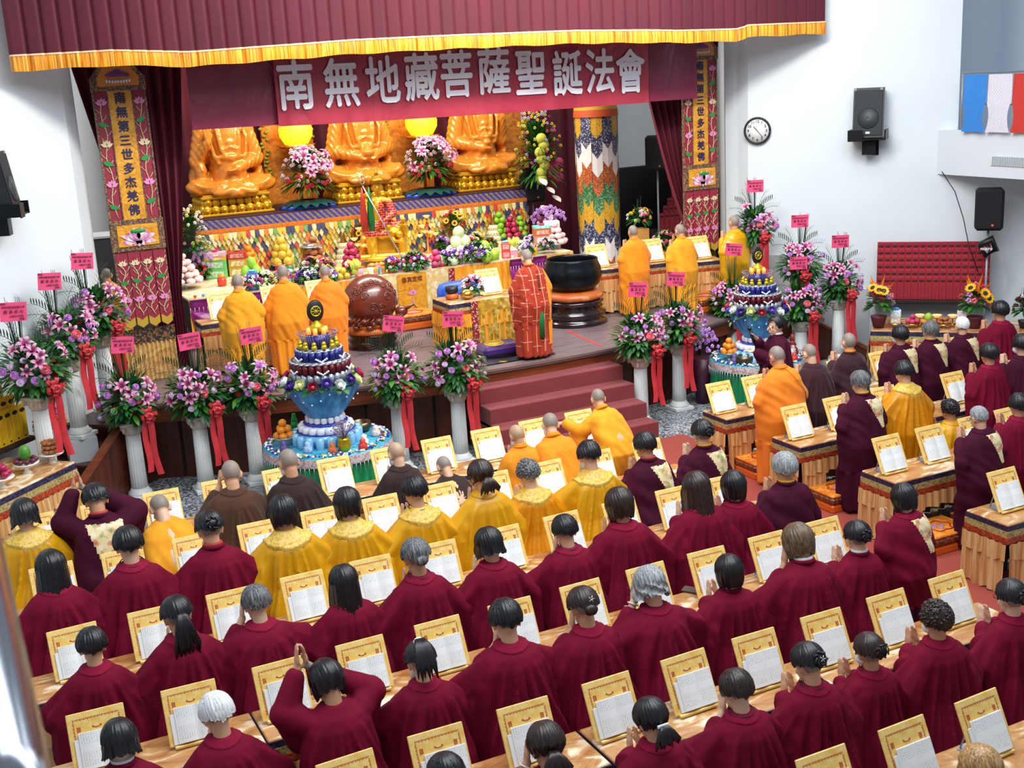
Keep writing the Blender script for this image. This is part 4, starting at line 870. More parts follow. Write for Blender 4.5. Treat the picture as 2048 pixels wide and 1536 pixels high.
def hair_g(style, seed=0, hp=24):
    key = (style, seed, hp); sn, cn = math.sin(R(hp))*.85, math.cos(R(hp))
    if key in HAIR: return HAIR[key]
    g = G(); r_ = random.Random(seed+99); h = {'buzz': .004, 'curly': .022, 'short': .023}.get(style, .025); nu, nv = 96, 24
    base = {'buzz': 'short', 'curly': 'short', 'bun': 'up', 'clip_bun': 'up', 'low_bun': 'up', 'pony': 'up', 'high_pony': 'up', 'low_pony': 'nape', 'bob': 'bob', 'bob_in': 'bob', 'long': 'long', 'short': 'short', 'wavy': 'bob'}[style]
    ph = [r_.uniform(0, 6.28) for _ in range(6)]
    def f(u, v):
        a = 2*PI*u; back = -math.cos(a); sd = abs(math.sin(a)); x_, y_ = math.sin(a), math.cos(a)       # y_ > 0 is the face side
        fr = max(0, y_)
        thm = R(130-22*sd) if y_ < .1 else R(130-22*sd-(66)*min(1, (y_-.1)/.6)); drop = 0
        if base == 'up': thm = R(112-16*sd) if y_ < .2 else R(96-38*min(1, (y_-.2)/.5))
        if base in ('bob', 'nape', 'long'):
            thm = R(98) if y_ < .35 else R(98-34*min(1, (y_-.35)/.3)); drop = {'bob': .085, 'nape': .05, 'long': .27}[base]*(1 if y_ < .35 else max(0, 1-(y_-.35)/.25))
            if style == 'bob_in': drop *= 1.25
        st = 1+.014*math.sin(a*19+ph[0]+v*2)+.012*math.sin(a*37+ph[1]-v*3)+.016*math.sin(a*7+ph[2]+v*3); thm += .05*math.sin(a*11+ph[4])+.04*math.sin(a*27+ph[5])
        if v < .62 or drop == 0:
            t = thm*(v/.62 if drop else v); hh = h*(1 if t > .3 else .6+.4*t/.3); cr = (.076+hh)*st, (.096+hh)*st, (.096+hh); k_ = math.sin(t)
            wv_ = .004*math.sin(a*31+t*4+ph[3])*k_; px, py, pz = x_*(cr[0]+wv_)*k_, -.012+y_*(cr[1]+wv_)*k_, .02+cr[2]*math.cos(t)
        else:
            t = thm; q = (v-.62)/.38; inw = {'bob_in': -.02, 'bob': .006, 'wavy': .012}.get(style, 0)*q*q; k_ = math.sin(t)
            if base == 'nape': inw = -.03*q
            hh = h+inw; st2 = 1+(st-1)*(1+q*2); px, py, pz = x_*(.076+hh)*st2*k_, -.012+y_*(.096+hh)*st2*k_, .02+(.096+h)*math.cos(t)-q*(drop+.006*math.sin(a*29+ph[4])*q)*cn; py += q*drop*sn*(1 if base == 'long' else .5)
            if base == 'long': py -= .035*q*(y_ < .3); px *= 1+.1*q
            if style == 'wavy': px += .01*math.sin(q*7+a*5); py += .01*math.cos(q*8+a*4)
        return (px, py, pz)
    g.grid(f, nu, nv, wrap=True, flip=True)
    rim = [f(i/nu, 1.0) for i in range(nu)]; o = len(g.v)             # turned-in lip
    for i, q in enumerate(rim): g.v.append((q[0]*.86, (q[1]+.012)*.86-.012, q[2]+.012))
    b = (nv)*nu
    for i in range(nu): g.f.append((b+i, o+i, o+(i+1) % nu, b+(i+1) % nu)[::-1]); g.m.append(0); g.s.append(True)
    if style == 'curly':
        for i in range(230):
            a = r_.uniform(0, 2*PI); t = r_.uniform(0, R(105)); 
            if math.cos(a) > .35 and t > R(60): continue
            k_ = math.sin(t); g.sph((math.sin(a)*.098*k_, -.012+math.cos(a)*.116*k_, .02+.116*math.cos(t)), r_.uniform(.009, .016), (1, 1, .8), 6, 4)
    if style in ('short', 'wavy', 'bob'):
        for i in range(60 if style == 'short' else 30):   # loose tufts
            a = r_.uniform(.6*PI, 1.4*PI) if i % 3 else r_.uniform(0, 2*PI); t = r_.uniform(.15, 1.75); k_ = math.sin(t); p0 = Vector((math.sin(a)*.09*k_, -.012+math.cos(a)*.11*k_, .02+.11*math.cos(t)))
            d = Vector((math.sin(a+.4)*math.cos(t), math.cos(a+.4)*math.cos(t), -math.sin(t))); g.tube([p0-d*.012, p0+d*.02, p0+d*.042+p0.normalized()*.004], [.006, .006, .0015], 5, flat=.4)
    if style in ('bun', 'clip_bun'):
        g.sph((0, -.125, .03), .04, (1.1, .8, 1), 14, 10, fn=lambda a, th: 1+.06*math.sin(a*5+th*6)); 
        for i in range(7): a = i*.9; g.tube([(.03*math.cos(a), -.15, .03+.03*math.sin(a)), (.045*math.cos(a+.7), -.145, .03+.045*math.sin(a+.7)), (.035*math.cos(a+1.4), -.12, .03+.035*math.sin(a+1.4))], [.006, .01, .004], 5)
    if style == 'low_bun': g.sph((0, -.115, -.03), .036, (1.3, .8, 1), 14, 10, fn=lambda a, th: 1+.05*math.sin(a*5+th*6))
    if style in ('pony', 'low_pony'):
        z0 = 0 if style == 'pony' else -.04; L = .3 if style == 'pony' else .13
        for i in range(9):
            dx = (i-4)*.009; D_ = lambda x, y, q: (x, y+q*L*sn*.8, z0-q*L*cn); g.tube([(dx*.3, -.105, z0+.02), (dx*.6, -.14, z0-.01), D_(dx*1.2, -.155, .3), D_(dx*1.8+.01*math.sin(i), -.16+.01*math.cos(i*2), .7), D_(dx*2.2+.018*math.sin(i*2), -.155, 1-.05*(i % 3))], [.01, .016, .017, .014, .003], 6)
    if style == 'high_pony':
        for i in range(9):
            dx = (i-4)*.008; g.tube([(dx*.3, -.06, .105), (dx*.7, -.1, .125), (dx*1.3, -.135, .08), (dx*1.7, -.14, -.03), (dx*2+.01*math.sin(i*2), -.125, -.11-.01*(i % 3))], [.01, .016, .018, .015, .003], 6)
    HAIR[key] = g; return g
PEOPLE = {}
POSES = {'K1': ('kneel', 7, 24, 0, 'chest'), 'K1b': ('kneel', 4, 12, -8, 'chest'), 'K1c': ('kneel', 10, 34, 6, 'chest'), 'K2': ('kneel', 9, 30, -6, 'face'), 'K2b': ('kneel', 12, 40, 4, 'face'), 'K3': ('kneel', 10, 44, 4, 'up'), 'KB': ('kneel', 38, 52, 0, 'chest'), 'KB2': ('kneel', 26, 38, -14, 'chest'), 'KE': ('kneel', 12, 30, -5, 'ear'),
         'S1': ('stand', 6, 20, -6, 'chest'), 'S1b': ('stand', 3, 8, -12, 'chest'), 'S1c': ('stand', 10, 30, 0, 'chest'), 'SB': ('stand', 34, 36, -22, 'reach'), 'SW': ('stand', 2, 4, 0, 'mic'), 'SL': ('stand', 4, 14, 0, 'low')}
PC = {k_: pose(*v) for k_, v in POSES.items()}
def person(label, loc_top, pk, robe, style='cape', hair=None, hcol='black', rz=0, extras=(), seed=None, group=None, skin=None, scalp=0, collar='facing', zfloor=0.0, wx=1.0):
    "loc_top is where the crown of the head is"
    p = PC[pk]; seed = len(PEOPLE) if seed is None else seed; hm = p['H']; top = hm @ Vector((0, -.012, .118 if not hair else .136)); s = (loc_top[2]-zfloor)/top.z
    rot = Matrix.Rotation(rz, 3, 'Z'); o_ = rot @ Vector((top.x*s, top.y*s, 0))
    t = thing('person', label, 'person', (loc_top[0]-o_.x, loc_top[1]-o_.y, zfloor), rz, group, s); PEOPLE[label] = t
    b = mesh_obj('body', body_mesh(p, pk), t); sk = SKIN[(seed if skin is None else skin) % 3]
    for i, m_ in enumerate((sk, (M_scalp, M_scalp2)[scalp], M_lip, M_eye)): b.material_slots[i].link = 'OBJECT'; b.material_slots[i].material = m_
    rm = robe_mesh(p, style, seed); rm.materials[0] = RM[robe]; rm.materials[1] = RM['dark_maroon'] if style == 'zen' else RM[robe]
    rb = mesh_obj('robe', rm, t, Matrix.Diagonal((wx, 1, 1, 1)))
    if hair:
        hp_ = POSES[pk][2]; key = ('m', hair, seed % 2, hcol, hp_)
        if key not in HAIR: HAIR[key] = hair_g(hair, seed % 2, hp_).mesh('hair', HM[hcol])
        ho = mesh_obj('hair', HAIR[key], t, hm)
    S, nb, up = p['S'], p['nb'], p['up']
    if collar:
        q = up.to_track_quat('Z', 'Y').to_matrix().to_4x4(); q.translation = nb+Vector((0, -.008, 0))
        if collar in ('facing', 'lace'):
            ra, rb_, off = ((.115, .1, .0035), (.185, .15, .005))[collar == 'lace']; cx, cy = nb.x, nb.y-.012
            def fn(c, n_): return ((c.x-cx)/ra)**2+((c.y-cy)/rb_)**2 < 1 and c.z > nb.z-.16
            cm = patch_mesh(rm, fn, off, M_lace if collar == 'lace' else M_collar if robe == 'maroon' else RM[robe])
            for v in cm.vertices:
                r_ = math.sqrt(((v.co.x-cx)/ra)**2+((v.co.y-cy)/rb_)**2)
                if r_ > .9: v.co.x = cx+(v.co.x-cx)/r_; v.co.y = cy+(v.co.y-cy)/r_
            mesh_obj('collar' if collar == 'facing' else 'lace_collar', cm, t)
        else: g = G(); g.lathe([(.062, -.02), (.07, .02), (.066, .03), (.058, .03)], 24); g.lathe([(.07, -.02), (.084, -.005), (.078, .012), (.066, .014)], 24, mi=1); obj('collar', g, [{'white': M_wcol, 'yellow': M_ycol, 'red': mat('red_collar', '#b03a2c', .6), 'orange': RM['orange']}[collar], RM[robe]], t, q)
    for e in extras:
        if e == 'glasses':
            g = G()
            for s_ in (-1, 1): g.tube([(s_*.034+.024*math.cos(a), .105, .0+.018*math.sin(a)) for a in [2*PI*i/12 for i in range(13)]], .0022, 5); g.tube([(s_*.058, .103, .004), (s_*.08, .05, .004), (s_*.083, -.02, .0)], .0022, 5)
            g.tube([(-.01, .106, .004), (.01, .106, .004)], .002, 5); obj('glasses', g, M_frame, t, hm)
        if e == 'mask': g = G(); g.sph((0, .045, -.052), 1, (.066, .07, .05), 16, 10); g.tube([(-.06, .06, -.035), (-.084, -.02, -.01)], .0018, 4); g.tube([(.06, .06, -.035), (.084, -.02, -.01)], .0018, 4); obj('face_mask', g, M_mask, t, hm)
        if e == 'mala':
            q = up.to_track_quat('Z', 'Y').to_matrix().to_4x4(); q.translation = nb-up*.02; g = G(); g.tube([(.083*math.cos(a), .078*math.sin(a), .02-.02*math.sin(a)) for a in [2*PI*i/24 for i in range(25)]], .004, 5); obj('cord_necklace', g, M_cord, t, q)
        if e == 'brocade':
            nx = nb.x
            big = pk == 'K3'
            def fn(c, n_, nb=nb, S=S): dz = nb.z-c.z; return n_.y < .3 and .045 < dz < .36 and ((-.13+.3*dz) if big else (-.045+.5*(dz-.05))) < c.x < .165 and c.y < nb.y+.03
            obj('brocade_panel', patch_mesh(rm, fn, .004, M_broc), M_broc, t)
        if e == 'sash':
            def fn(c, n_, nb=nb): u = c.x*.8+c.z*.62; return u > nb.z*.62+.005 and c.z > nb.z-.5 and c.x < .5 and n_.z < .98
            obj('wrap_layer', patch_mesh(rm, fn, .006, RM['orange']), RM['orange'], t)
        if e in ('scrunchie', 'white_scrunchie', 'white_clip', 'claw_clip', 'silver_clip'):
            if e == 'scrunchie': g = G(); g.tube([(.03*math.cos(a), -.125+.01*math.sin(a*3), .03+.03*math.sin(a)) for a in [2*PI*i/14 for i in range(15)]], .011, 6); m_ = mat('pink_black_scrunchie', '#c890b0', .6, var=.8, vscale=90)
            if e == 'white_scrunchie': g = G(); g.tube([(.026*math.cos(a), -.068+.01*math.sin(a), .118+.02*math.sin(a)) for a in [2*PI*i/14 for i in range(15)]], .012, 6); m_ = M_wcol
            if e == 'white_clip': g = G(); g.bbox(0, -.128, -.03, .075, .014, .02, .004); m_ = M_wcol
            if e == 'claw_clip': g = G(); [g.tube([(-.03+i*.02, -.16, .075), (-.03+i*.02, -.178, .05), (-.03+i*.02, -.168, .01)], .005, 5) for i in range(4)]; g.cyl((-.035, -.16, .078), (.035, -.16, .078), .007); m_ = M_black
            if e == 'silver_clip': g = G(); [g.tube([(0, -.17, .03), (.022*math.cos(a), -.168, .03+.022*math.sin(a))], .003, 4) for a in (0, 1.2, 2.4, 3.7, 5)]; m_ = MATS['silver'] if 'silver' in MATS else mat('silver', '#c8ccd0', .3, .8)
            obj('hair_clip' if 'clip' in e else 'hair_tie', g, m_, t, hm)
        if e == 'bracelet':
            sh, el, wr, fd = arm_pts(p, -1); d = (wr-el).normalized(); q = d.to_track_quat('Z', 'Y').to_matrix().to_4x4(); q.translation = wr-d*.02; g = G(); g.tube([(.034*math.cos(a), .034*math.sin(a), 0) for a in [2*PI*i/16 for i in range(17)]], .006, 6); obj('bracelet', g, mat('pearl', '#ece4dc', .3), t, q)
    return t

# ---- the kneeling left block: (pixel of the crown, row, pose, robe, style, hair, colour, label, extras, collar)
D = [
 (42, 996, 4, 'K1', 'yellow', 'cape', 'bob', 'black', 'person in yellow satin cape with black bob at the far left of the front row', (), 'lace'),
 (185, 968, 4, 'K3', 'dark_maroon', 'wrap', 'short', 'black', 'person in dark maroon robe with floral brocade back, praying hands raised overhead', ('brocade',), 'red'),
 (312, 992, 4, 'KB', 'yellow_orange', 'wrap', None, '', 'shaven-headed person in yellow-orange robe bowing the head low at left', (), None),
 (458, 920, 4, 'KE', 'brown', 'gown', None, '', 'shaven-headed person in brown robe holding a hand to the left ear', (), 'facing'),
 (570, 898, 4, 'K1c', 'charcoal', 'gown', None, '', 'shaven-headed person in charcoal robe and mask before the left round table', ('mask', 'glasses'), 'facing'),
 (785, 885, 4, 'K1c', 'charcoal', 'gown', None, '', 'shaven-headed person in dark robe left of the low-bowed one', ('mask',), 'facing'),
 (880, 915, 4, 'KB', 'charcoal', 'gown', None, '', 'shaven-headed person in dark robe bowed so low the head is nearly hidden', (), None),
 (1027, 850, 4, 'K1c', 'orange', 'wrap', None, '', 'shaven-headed person in orange robe, leftmost of the three before the steps', ('mask',), 'orange'),
 (1097, 826, 4, 'KB2', 'orange', 'wrap', None, '', 'shaven-headed person in orange robe, middle of the three before the steps', ('mask',), 'orange'),
 (1192, 778, 4, 'SB', 'yellow_orange', 'wrap', None, '', 'shaven-headed person in light orange robe bending over and reaching for a book', ('glasses',), 'orange'),
 (93, 1100, 3, 'K1c', 'maroon', 'cape', 'long', 'black', 'person in maroon robe with long black hair at the far left', (), 'facing'),
 (250, 1050, 3, 'K1', 'maroon', 'cape', 'short', 'black', 'person in maroon robe with thick short black hair, behind the brocade-backed one', ('mala',), 'facing'),
 (413, 1020, 3, 'K1', 'maroon', 'cape', 'bun', 'black', 'person in maroon robe with a red collar and black hair pinned up', (), 'red'),
 (560, 988, 3, 'K1', 'yellow', 'cape', 'bob_in', 'black', 'person in yellow satin cape with black bob, leftmost of the middle five in yellow', (), 'lace'),
 (688, 973, 3, 'K1', 'yellow', 'cape', 'bob_in', 'black', 'person in yellow satin cape with black bob, second of the middle five in yellow', (), 'lace'),
 (822, 950, 3, 'K1', 'yellow', 'cape', 'short', 'black', 'person in yellow satin cape with short black hair and patterned collar', ('mala',), 'lace'),
 (955, 918, 3, 'K1', 'yellow', 'cape', 'low_pony', 'dark', 'person in yellow satin cape with a low ponytail', (), 'facing'),
 (1050, 918, 3, 'K1', 'amber', 'cape', 'curly', 'salt', 'person in amber satin cape with curly grey hair', (), 'lace'),
 (1172, 880, 3, 'K2', 'yellow', 'cape', 'short', 'black', 'person in yellow satin cape with short black hair and mask, hands at the face', ('mask',), 'lace'),
 (1283, 862, 3, 'K1', 'dark_maroon', 'wrap', 'short', 'black', 'short-haired person in dark maroon robe and brocade panel, left of the scrunchie', ('brocade',), 'red'),
 (1402, 838, 3, 'K1b', 'dark_maroon', 'wrap', 'bun', 'black', 'person in dark maroon robe with glasses and a bun in a pink scrunchie', ('brocade', 'glasses', 'scrunchie'), 'yellow'),
 (178, 1252, 2, 'K1', 'maroon', 'cape', 'short', 'black', 'person in maroon robe with close short black hair, left of the long ponytail', (), 'facing'),
 (345, 1190, 2, 'K1', 'maroon', 'cape', 'pony', 'black', 'person in maroon robe with a long black ponytail down the back', (), 'facing'),
 (505, 1168, 2, 'KE', 'maroon', 'cape', 'short', 'salt', 'person in maroon robe with short grey hair resting a hand on the cheek', (), 'facing'),
 (680, 1128, 2, 'K1', 'maroon', 'cape', 'long', 'black', 'person in maroon robe with shoulder-length straight black hair', (), 'facing'),
 (824, 1075, 2, 'K1', 'maroon', 'cape', 'low_bun', 'salt', 'person in maroon robe with greying hair in a twisted bun', ('mala', 'glasses'), 'facing'),
 (970, 1053, 2, 'K1', 'maroon', 'cape', 'bob', 'black', 'person in maroon robe with black chin-length bob, right of the greying twisted bun', (), 'facing'),
 (1122, 1028, 2, 'K2', 'maroon', 'cape', 'short', 'black', 'person in maroon robe with short black hair and dark cord, behind the amber cape', ('mala',), 'facing'),
 (1232, 973, 2, 'K1', 'maroon', 'cape', 'bob_in', 'dark', 'broad person in maroon robe with short dark brown hair behind the brocade panel', (), 'facing'),
 (1385, 942, 2, 'K1', 'maroon', 'cape', 'long', 'dark', 'person in maroon robe with long loose dark brown hair', (), 'facing'),
 (1464, 940, 2, 'K1b', 'maroon', 'cape', 'bob_in', 'black', 'person in maroon robe with rounded black bob beside the loose brown hair', (), 'facing'),
 (1567, 902, 2, 'K1b', 'dark_maroon', 'wrap', 'short', 'grey', 'person in dark maroon robe with short silver hair and glasses kneeling at the aisle', ('glasses',), 'yellow'),
 (232, 1435, 1, 'K1', 'maroon', 'cape', 'bob', 'black', 'person in maroon robe with black bob and white collar at the lower left corner', (), 'white'),
 (421, 1383, 1, 'K1c', 'maroon', 'cape', 'short', 'white', 'person in maroon robe with white hair bowing over a book', (), 'facing'),
 (640, 1320, 1, 'K3', 'maroon', 'gown', 'bob_in', 'black', 'person in maroon robe raising folded hands above a black bob', (), None),
 (833, 1280, 1, 'K2', 'maroon', 'cape', 'high_pony', 'black', 'person in maroon robe with high ponytail in a white scrunchie', ('white_scrunchie', 'mask'), 'facing'),
 (1003, 1195, 1, 'K2', 'maroon', 'cape', 'short', 'black', 'person in maroon robe with layered short black hair, right of the high ponytail', (), 'facing'),
 (1157, 1172, 1, 'K2', 'maroon', 'cape', 'low_bun', 'dark', 'person in maroon robe with dark brown hair in a small jewelled bun', ('silver_clip',), 'facing'),
 (1290, 1130, 1, 'KE', 'maroon', 'cape', 'wavy', 'grey', 'person in maroon robe with chin-length grey hair and a bracelet, hand beside the head', ('bracelet',), 'facing'),
 (1455, 1108, 1, 'K1b', 'maroon', 'cape', 'bob_in', 'black', 'person in maroon robe with white collar and short parted black hair', (), 'white'),
 (1587, 1045, 1, 'K2', 'maroon', 'cape', 'bob_in', 'brown', 'person in maroon robe with light brown bob and white collar', ('glasses',), 'white'),
 (1712, 1040, 1, 'K1b', 'maroon', 'cape', 'bun', 'black', 'person in maroon robe with glasses, white collar and a black bun', ('glasses',), 'white'),
 (1802, 965, 1, 'S1', 'maroon', 'zen', 'bob_in', 'black', 'standing person in maroon wrapped robe with brocade and black bob in the aisle', ('brocade',), 'facing'),
 (1870, 1200, 0, 'K1b', 'maroon', 'cape', 'curly', 'dark', 'person in maroon robe with dark curly hair and mask', ('mask',), 'facing'),
 (2020, 1157, 0, 'K1b', 'maroon', 'cape', 'bun', 'black', 'person in maroon robe with gold glasses and dark bun at the right edge', ('glasses',), 'facing'),
 (1607, 1283, 0, 'K1', 'maroon', 'cape', 'bun', 'black', 'person in maroon robe with black hair knotted by a silver pin', ('silver_clip', 'mala'), 'facing'),
 (1735, 1265, 0, 'K1b', 'maroon', 'cape', 'clip_bun', 'dark', 'person in maroon robe with a black claw clip and mask', ('claw_clip', 'mask', 'mala'), 'facing'),
 (1463, 1335, 0, 'K2', 'maroon', 'cape', 'short', 'dark', 'person in maroon robe with short dark brown hair and glasses, hands at the face', ('glasses', 'mala'), 'facing'),
 (1292, 1393, 0, 'K1', 'maroon', 'cape', 'low_pony', 'black', 'person in maroon robe with a white bar clip in black hair', ('white_clip',), 'facing'),
 (1083, 1440, 0, 'KE', 'maroon', 'gown', 'low_pony', 'dark', 'person in maroon robe with pearl bracelet raising a hand beside dark hair', ('bracelet',), 'facing'),
 (883, 1503, 0, 'K1', 'maroon', 'cape', 'short', 'black', 'person cut off by the bottom edge, only black hair and praying hands showing', (), 'facing'),
 (1950, 1488, -1, 'K1', 'maroon', 'cape', 'bob', 'blonde', 'person with bleached hair and dark roots at the lower right corner', (), 'facing'),
]
SHORT = dict(zip([d[8] for d in D], ['far left yellow cape', 'raised hands and brocade back', 'low-bowed yellow-orange robe', 'brown robe', 'charcoal robe and mask', 'left dark robe with bare head', 'lowest-bowed dark robe', 'leftmost orange robe by the steps', 'middle orange robe by the steps', 'bending light orange robe', 'far left long black hair', 'thick short hair in the fifth row', 'red collar and pinned-up hair', 'leftmost yellow bob', 'second yellow bob', 'yellow cape and patterned collar', 'yellow cape with low ponytail', 'amber cape with curly grey hair', 'yellow cape and mask', 'dark maroon robe left of scrunchie', 'pink scrunchie', 'close short hair left of ponytail', 'long black ponytail', 'short grey hair, hand on cheek', 'shoulder-length straight black hair', 'greying twisted bun', 'chin-length bob in the fourth row', 'dark cord behind the amber cape', 'short dark brown hair behind brocade', 'long loose dark brown hair', 'rounded black bob by the aisle', 'silver-haired kneeler by the aisle', 'white-collared bob at lower left', 'white-haired kneeler', 'hands raised above black bob', 'high ponytail with white scrunchie', 'layered black hair', 'small jewelled bun', 'chin-length grey hair and bracelet', 'white collar and parted black hair', 'light brown bob', 'bun with white collar', 'standing brocade-backed aisle person', 'dark curly hair and mask', 'gold glasses at right edge', 'silver pin in black hair', 'black claw clip', 'short dark brown hair and glasses', 'white bar clip', 'pearl bracelet', 'bottom edge praying hands', 'bleached hair']))
for i, (px, py, row, pk, rb, st_, hr, hc, lab, ex, col) in enumerate(D):
    Y = ROWS[row]-.30
    if pk == 'SB': Y = 11.35
    if lab.startswith('standing person in maroon'): Y = 6.9
    q = aty(px, py, Y)
    if pk == 'SB': q = aty(px, py, 11.2)
    random.seed(i); rz = R(random.uniform(-5, 5)) if pk != 'SB' else R(10)
    person(lab, q, pk, rb, st_, hr, hc, rz, ex, i, None, None, 1 if i in (7, 5) else 0, col, wx=1.0 if st_ != 'cape' else 1.0)
# one more at the far left, mostly behind the chrome rail
person('person in maroon robe half hidden behind the chrome rail at left', (-.02, ROWS[1]-.32, 1.25), 'K1', 'maroon', 'cape', 'short', 'black', 0, (), 60)
# ---- standing right block
D2 = [
 (1548, 692, 3, 'S1c', 'tangerine', 'wrap', None, '', 'shaven-headed person standing in bright orange robe, first of the right block', ('glasses', 'sash'), 'orange', 10.75),
 (1613, 688, 3, 'S1c', 'plum', 'gown', None, '', 'balding person with glasses standing in dark plum robe', ('glasses',), 'facing', None),
 (1697, 665, 3, 'S1b', 'plum', 'wrap', None, '', 'shaven-headed person with white mask and orange inner sleeve, hands together', ('mask',), 'orange', None),
 (1800, 649, 3, 'S1b', 'dark_maroon', 'wrap', 'short', 'black', 'standing person, dark maroon robe, black hair, mask, cream brocade at the shoulder', ('mask', 'brocade', 'glasses'), 'facing', None),
 (1860, 640, 3, 'S1b', 'dark_maroon', 'wrap', 'short', 'salt', 'grey-haired person standing in dark maroon robe with floral brocade shoulder', ('brocade',), 'yellow', None),
 (1924, 630, 3, 'S1b', 'dark_maroon', 'wrap', 'buzz', 'white', 'white-haired person standing in dark maroon robe by the right side altar', ('brocade',), 'facing', None),
 (2000, 600, 3, 'S1b', 'maroon', 'gown', 'short', 'black', 'person in plain maroon round-necked robe with wavy black hair at the far right', (), 'facing', None),
 (1716, 740, 2, 'S1', 'dark_maroon', 'zen', 'short', 'salt', 'tall grey-haired person standing in dark maroon wrap and skirt by the aisle', ('glasses', 'brocade'), 'yellow', 9.55),
 (1803, 720, 2, 'S1', 'amber', 'cape', 'short', 'black', 'person standing in amber satin cape in the right block', (), 'lace', None),
 (1978, 685, 2, 'S1b', 'maroon', 'gown', 'short', 'black', 'person standing in maroon robe with glasses and hands together, right block', ('glasses',), 'facing', None),
 (2043, 666, 2, 'S1b', 'dark_maroon', 'gown', 'short', 'black', 'masked person cut by the right edge behind the hands-together one', ('mask',), 'facing', None),
 (1953, 808, 1, 'S1', 'dark_maroon', 'zen', 'buzz', 'grey', 'person with cropped silver hair and glasses standing in dark maroon wrap with brocade', ('glasses', 'brocade'), 'facing', 8.12),
 (2037, 785, 1, 'S1b', 'maroon', 'gown', 'short', 'black', 'person standing in maroon robe with black hair and glasses at the right edge', ('glasses',), 'facing', None),
]
SHORT.update(dict(zip([d[8] for d in D2], ['bright orange standing robe', 'balding plum robe with glasses', 'white mask and orange sleeve', 'black hair, mask, cream brocade', 'grey hair and floral brocade', 'white-haired standing robe', 'far right wavy black hair', 'tall grey-haired wrap and skirt', 'amber cape of the right block', 'glasses and joined hands, right block', 'masked person at right edge', 'cropped silver hair', 'black hair and glasses, right edge'])))
for i, (px, py, row, pk, rb, st_, hr, hc, lab, ex, col, Y) in enumerate(D2):
    q = aty(px, py, Y if Y else RROWS[row]-.28); person(lab, q, pk, rb, st_, hr, hc, R(3*(i % 3)-3), ex, 70+i, None, None, 0, col)
# seated attendant between the rows
q = aty(1897, 812, 9.3); person('small person with black curly hair and yellow jacket between the right rows', (q.x, q.y, max(q.z, 1.1)), 'K1b', 'yellow', 'gown', 'curly', 'black', R(5), ('glasses',), 90, None, 1, 0, 'facing')
# ---- on the stage
D3 = [(473, 548, 15.45, 'S1', 'yellow_orange', 'leftmost of three in orange robes on the left of the stage'), (563, 530, 15.55, 'S1', 'orange', 'middle one of three in orange robes on the left of the stage'), (647, 530, 15.75, 'S1', 'tangerine', 'person in tangerine robe beside the carved wooden fish drum'),
      (1265, 450, 15.85, 'S1b', 'orange', 'orange-robed person just right of the bronze bowl'), (1357, 448, 15.4, 'S1', 'yellow_orange', 'orange-robed person in the middle of the right side of the stage'), (1467, 430, 15.2, 'S1b', 'yellow', 'yellow-robed shaven person at the right corner of the stage')]
for i, (px, py, Y, pk, rb, lab) in enumerate(D3):
    q = aty(px, py, Y); person('shaven-headed '+lab if 'shaven' not in lab else lab, q, pk, rb, 'wrap', None, '', R(-6+3*i), (), 100+i, None, 1, 0, 'orange' if rb != 'yellow' else 'facing', 1.03)
q = aty(1049, 499, 14.4); ms = person('person in brick-red patched ceremonial robe standing at the lectern in the middle of the stage', q, 'S1c', 'brick', 'wrap', None, '', R(0), (), 120, None, 0, 0, 'orange', 1.03)
q = (2.30, 17.9, 2.42); person('partly hidden orange-robed person behind the left embroidered banner', q, 'S1', 'yellow_orange', 'wrap', None, '', 0, (), 121, None, 0, 0, 'orange', 1.03)
# patch seams, beads and tassel on the brick-red robe
rmesh = [c for c in ms.children if c.name.startswith('robe')][0].data
def seam(c, n_): return n_.y < .5 and ((abs(((c.x+.5) % .13)-.065) < .005) or (abs(((c.z+(.07 if int((c.x+.5)/.13) % 2 else 0)) % .19)-.09) < .0055)) and c.z > .12
obj('patch_seams', patch_mesh(rmesh, seam, .003, mat('pale_thread', '#d88a70', .6)), None, ms)
def osl(c, n_): return c.x > .17 and c.z > .2
obj('orange_under_sleeve', patch_mesh(rmesh, osl, .006, RM['orange']), None, ms)
nb = PC['S1c']['nb']; g = G(); yb = nb.y-.12
for i in range(16): g.sph((.04, yb-.06-.0012*i-(.03 if i > 3 else .01*i), nb.z-.06-.033*i), .012 if i != 8 else .022, nu=8, nv=6)
obj('prayer_bead_string', g, mat('dark_and_bone_beads', '#4a3830', .4, var=.9, vscale=40), ms)
g = G(); g.lathe([(.045, -.42), (.04, -.1), (.022, -.02), (.012, .0)], 10, (.04, yb-.13, nb.z-.6), sq=(1, .5)); obj('green_tassel', g, mat('green_tassel', ''), ms)
q = at(1552, 630, 1.6); sg = person('person in white collar and patterned robe holding a microphone beside the right round table', q, 'SW', 'dark_maroon', 'gown', 'short', 'black', R(75), ('brocade',), 130, None, 2, 0, 'white')
sh, el, wr, fd = arm_pts(PC['SW'], 1); g = G(); g.cyl(wr+Vector((-.02, .05, -.05)), wr+Vector((-.02, .1, .12)), .014, .019); g.sph(wr+Vector((-.02, .11, .145)), .027); mc = thing('microphone', 'black microphone held up by the person beside the right round table', 'microphone', sg.location, sg.rotation_euler.z, None, sg.scale[0]); obj('handle', g, M_black, mc)
g = G(); g.sph(wr+Vector((-.02, .111, .147)), .029, nu=12, nv=8); obj('grille', g, mat('mesh_grille', '#30343a', .3, .7), mc)

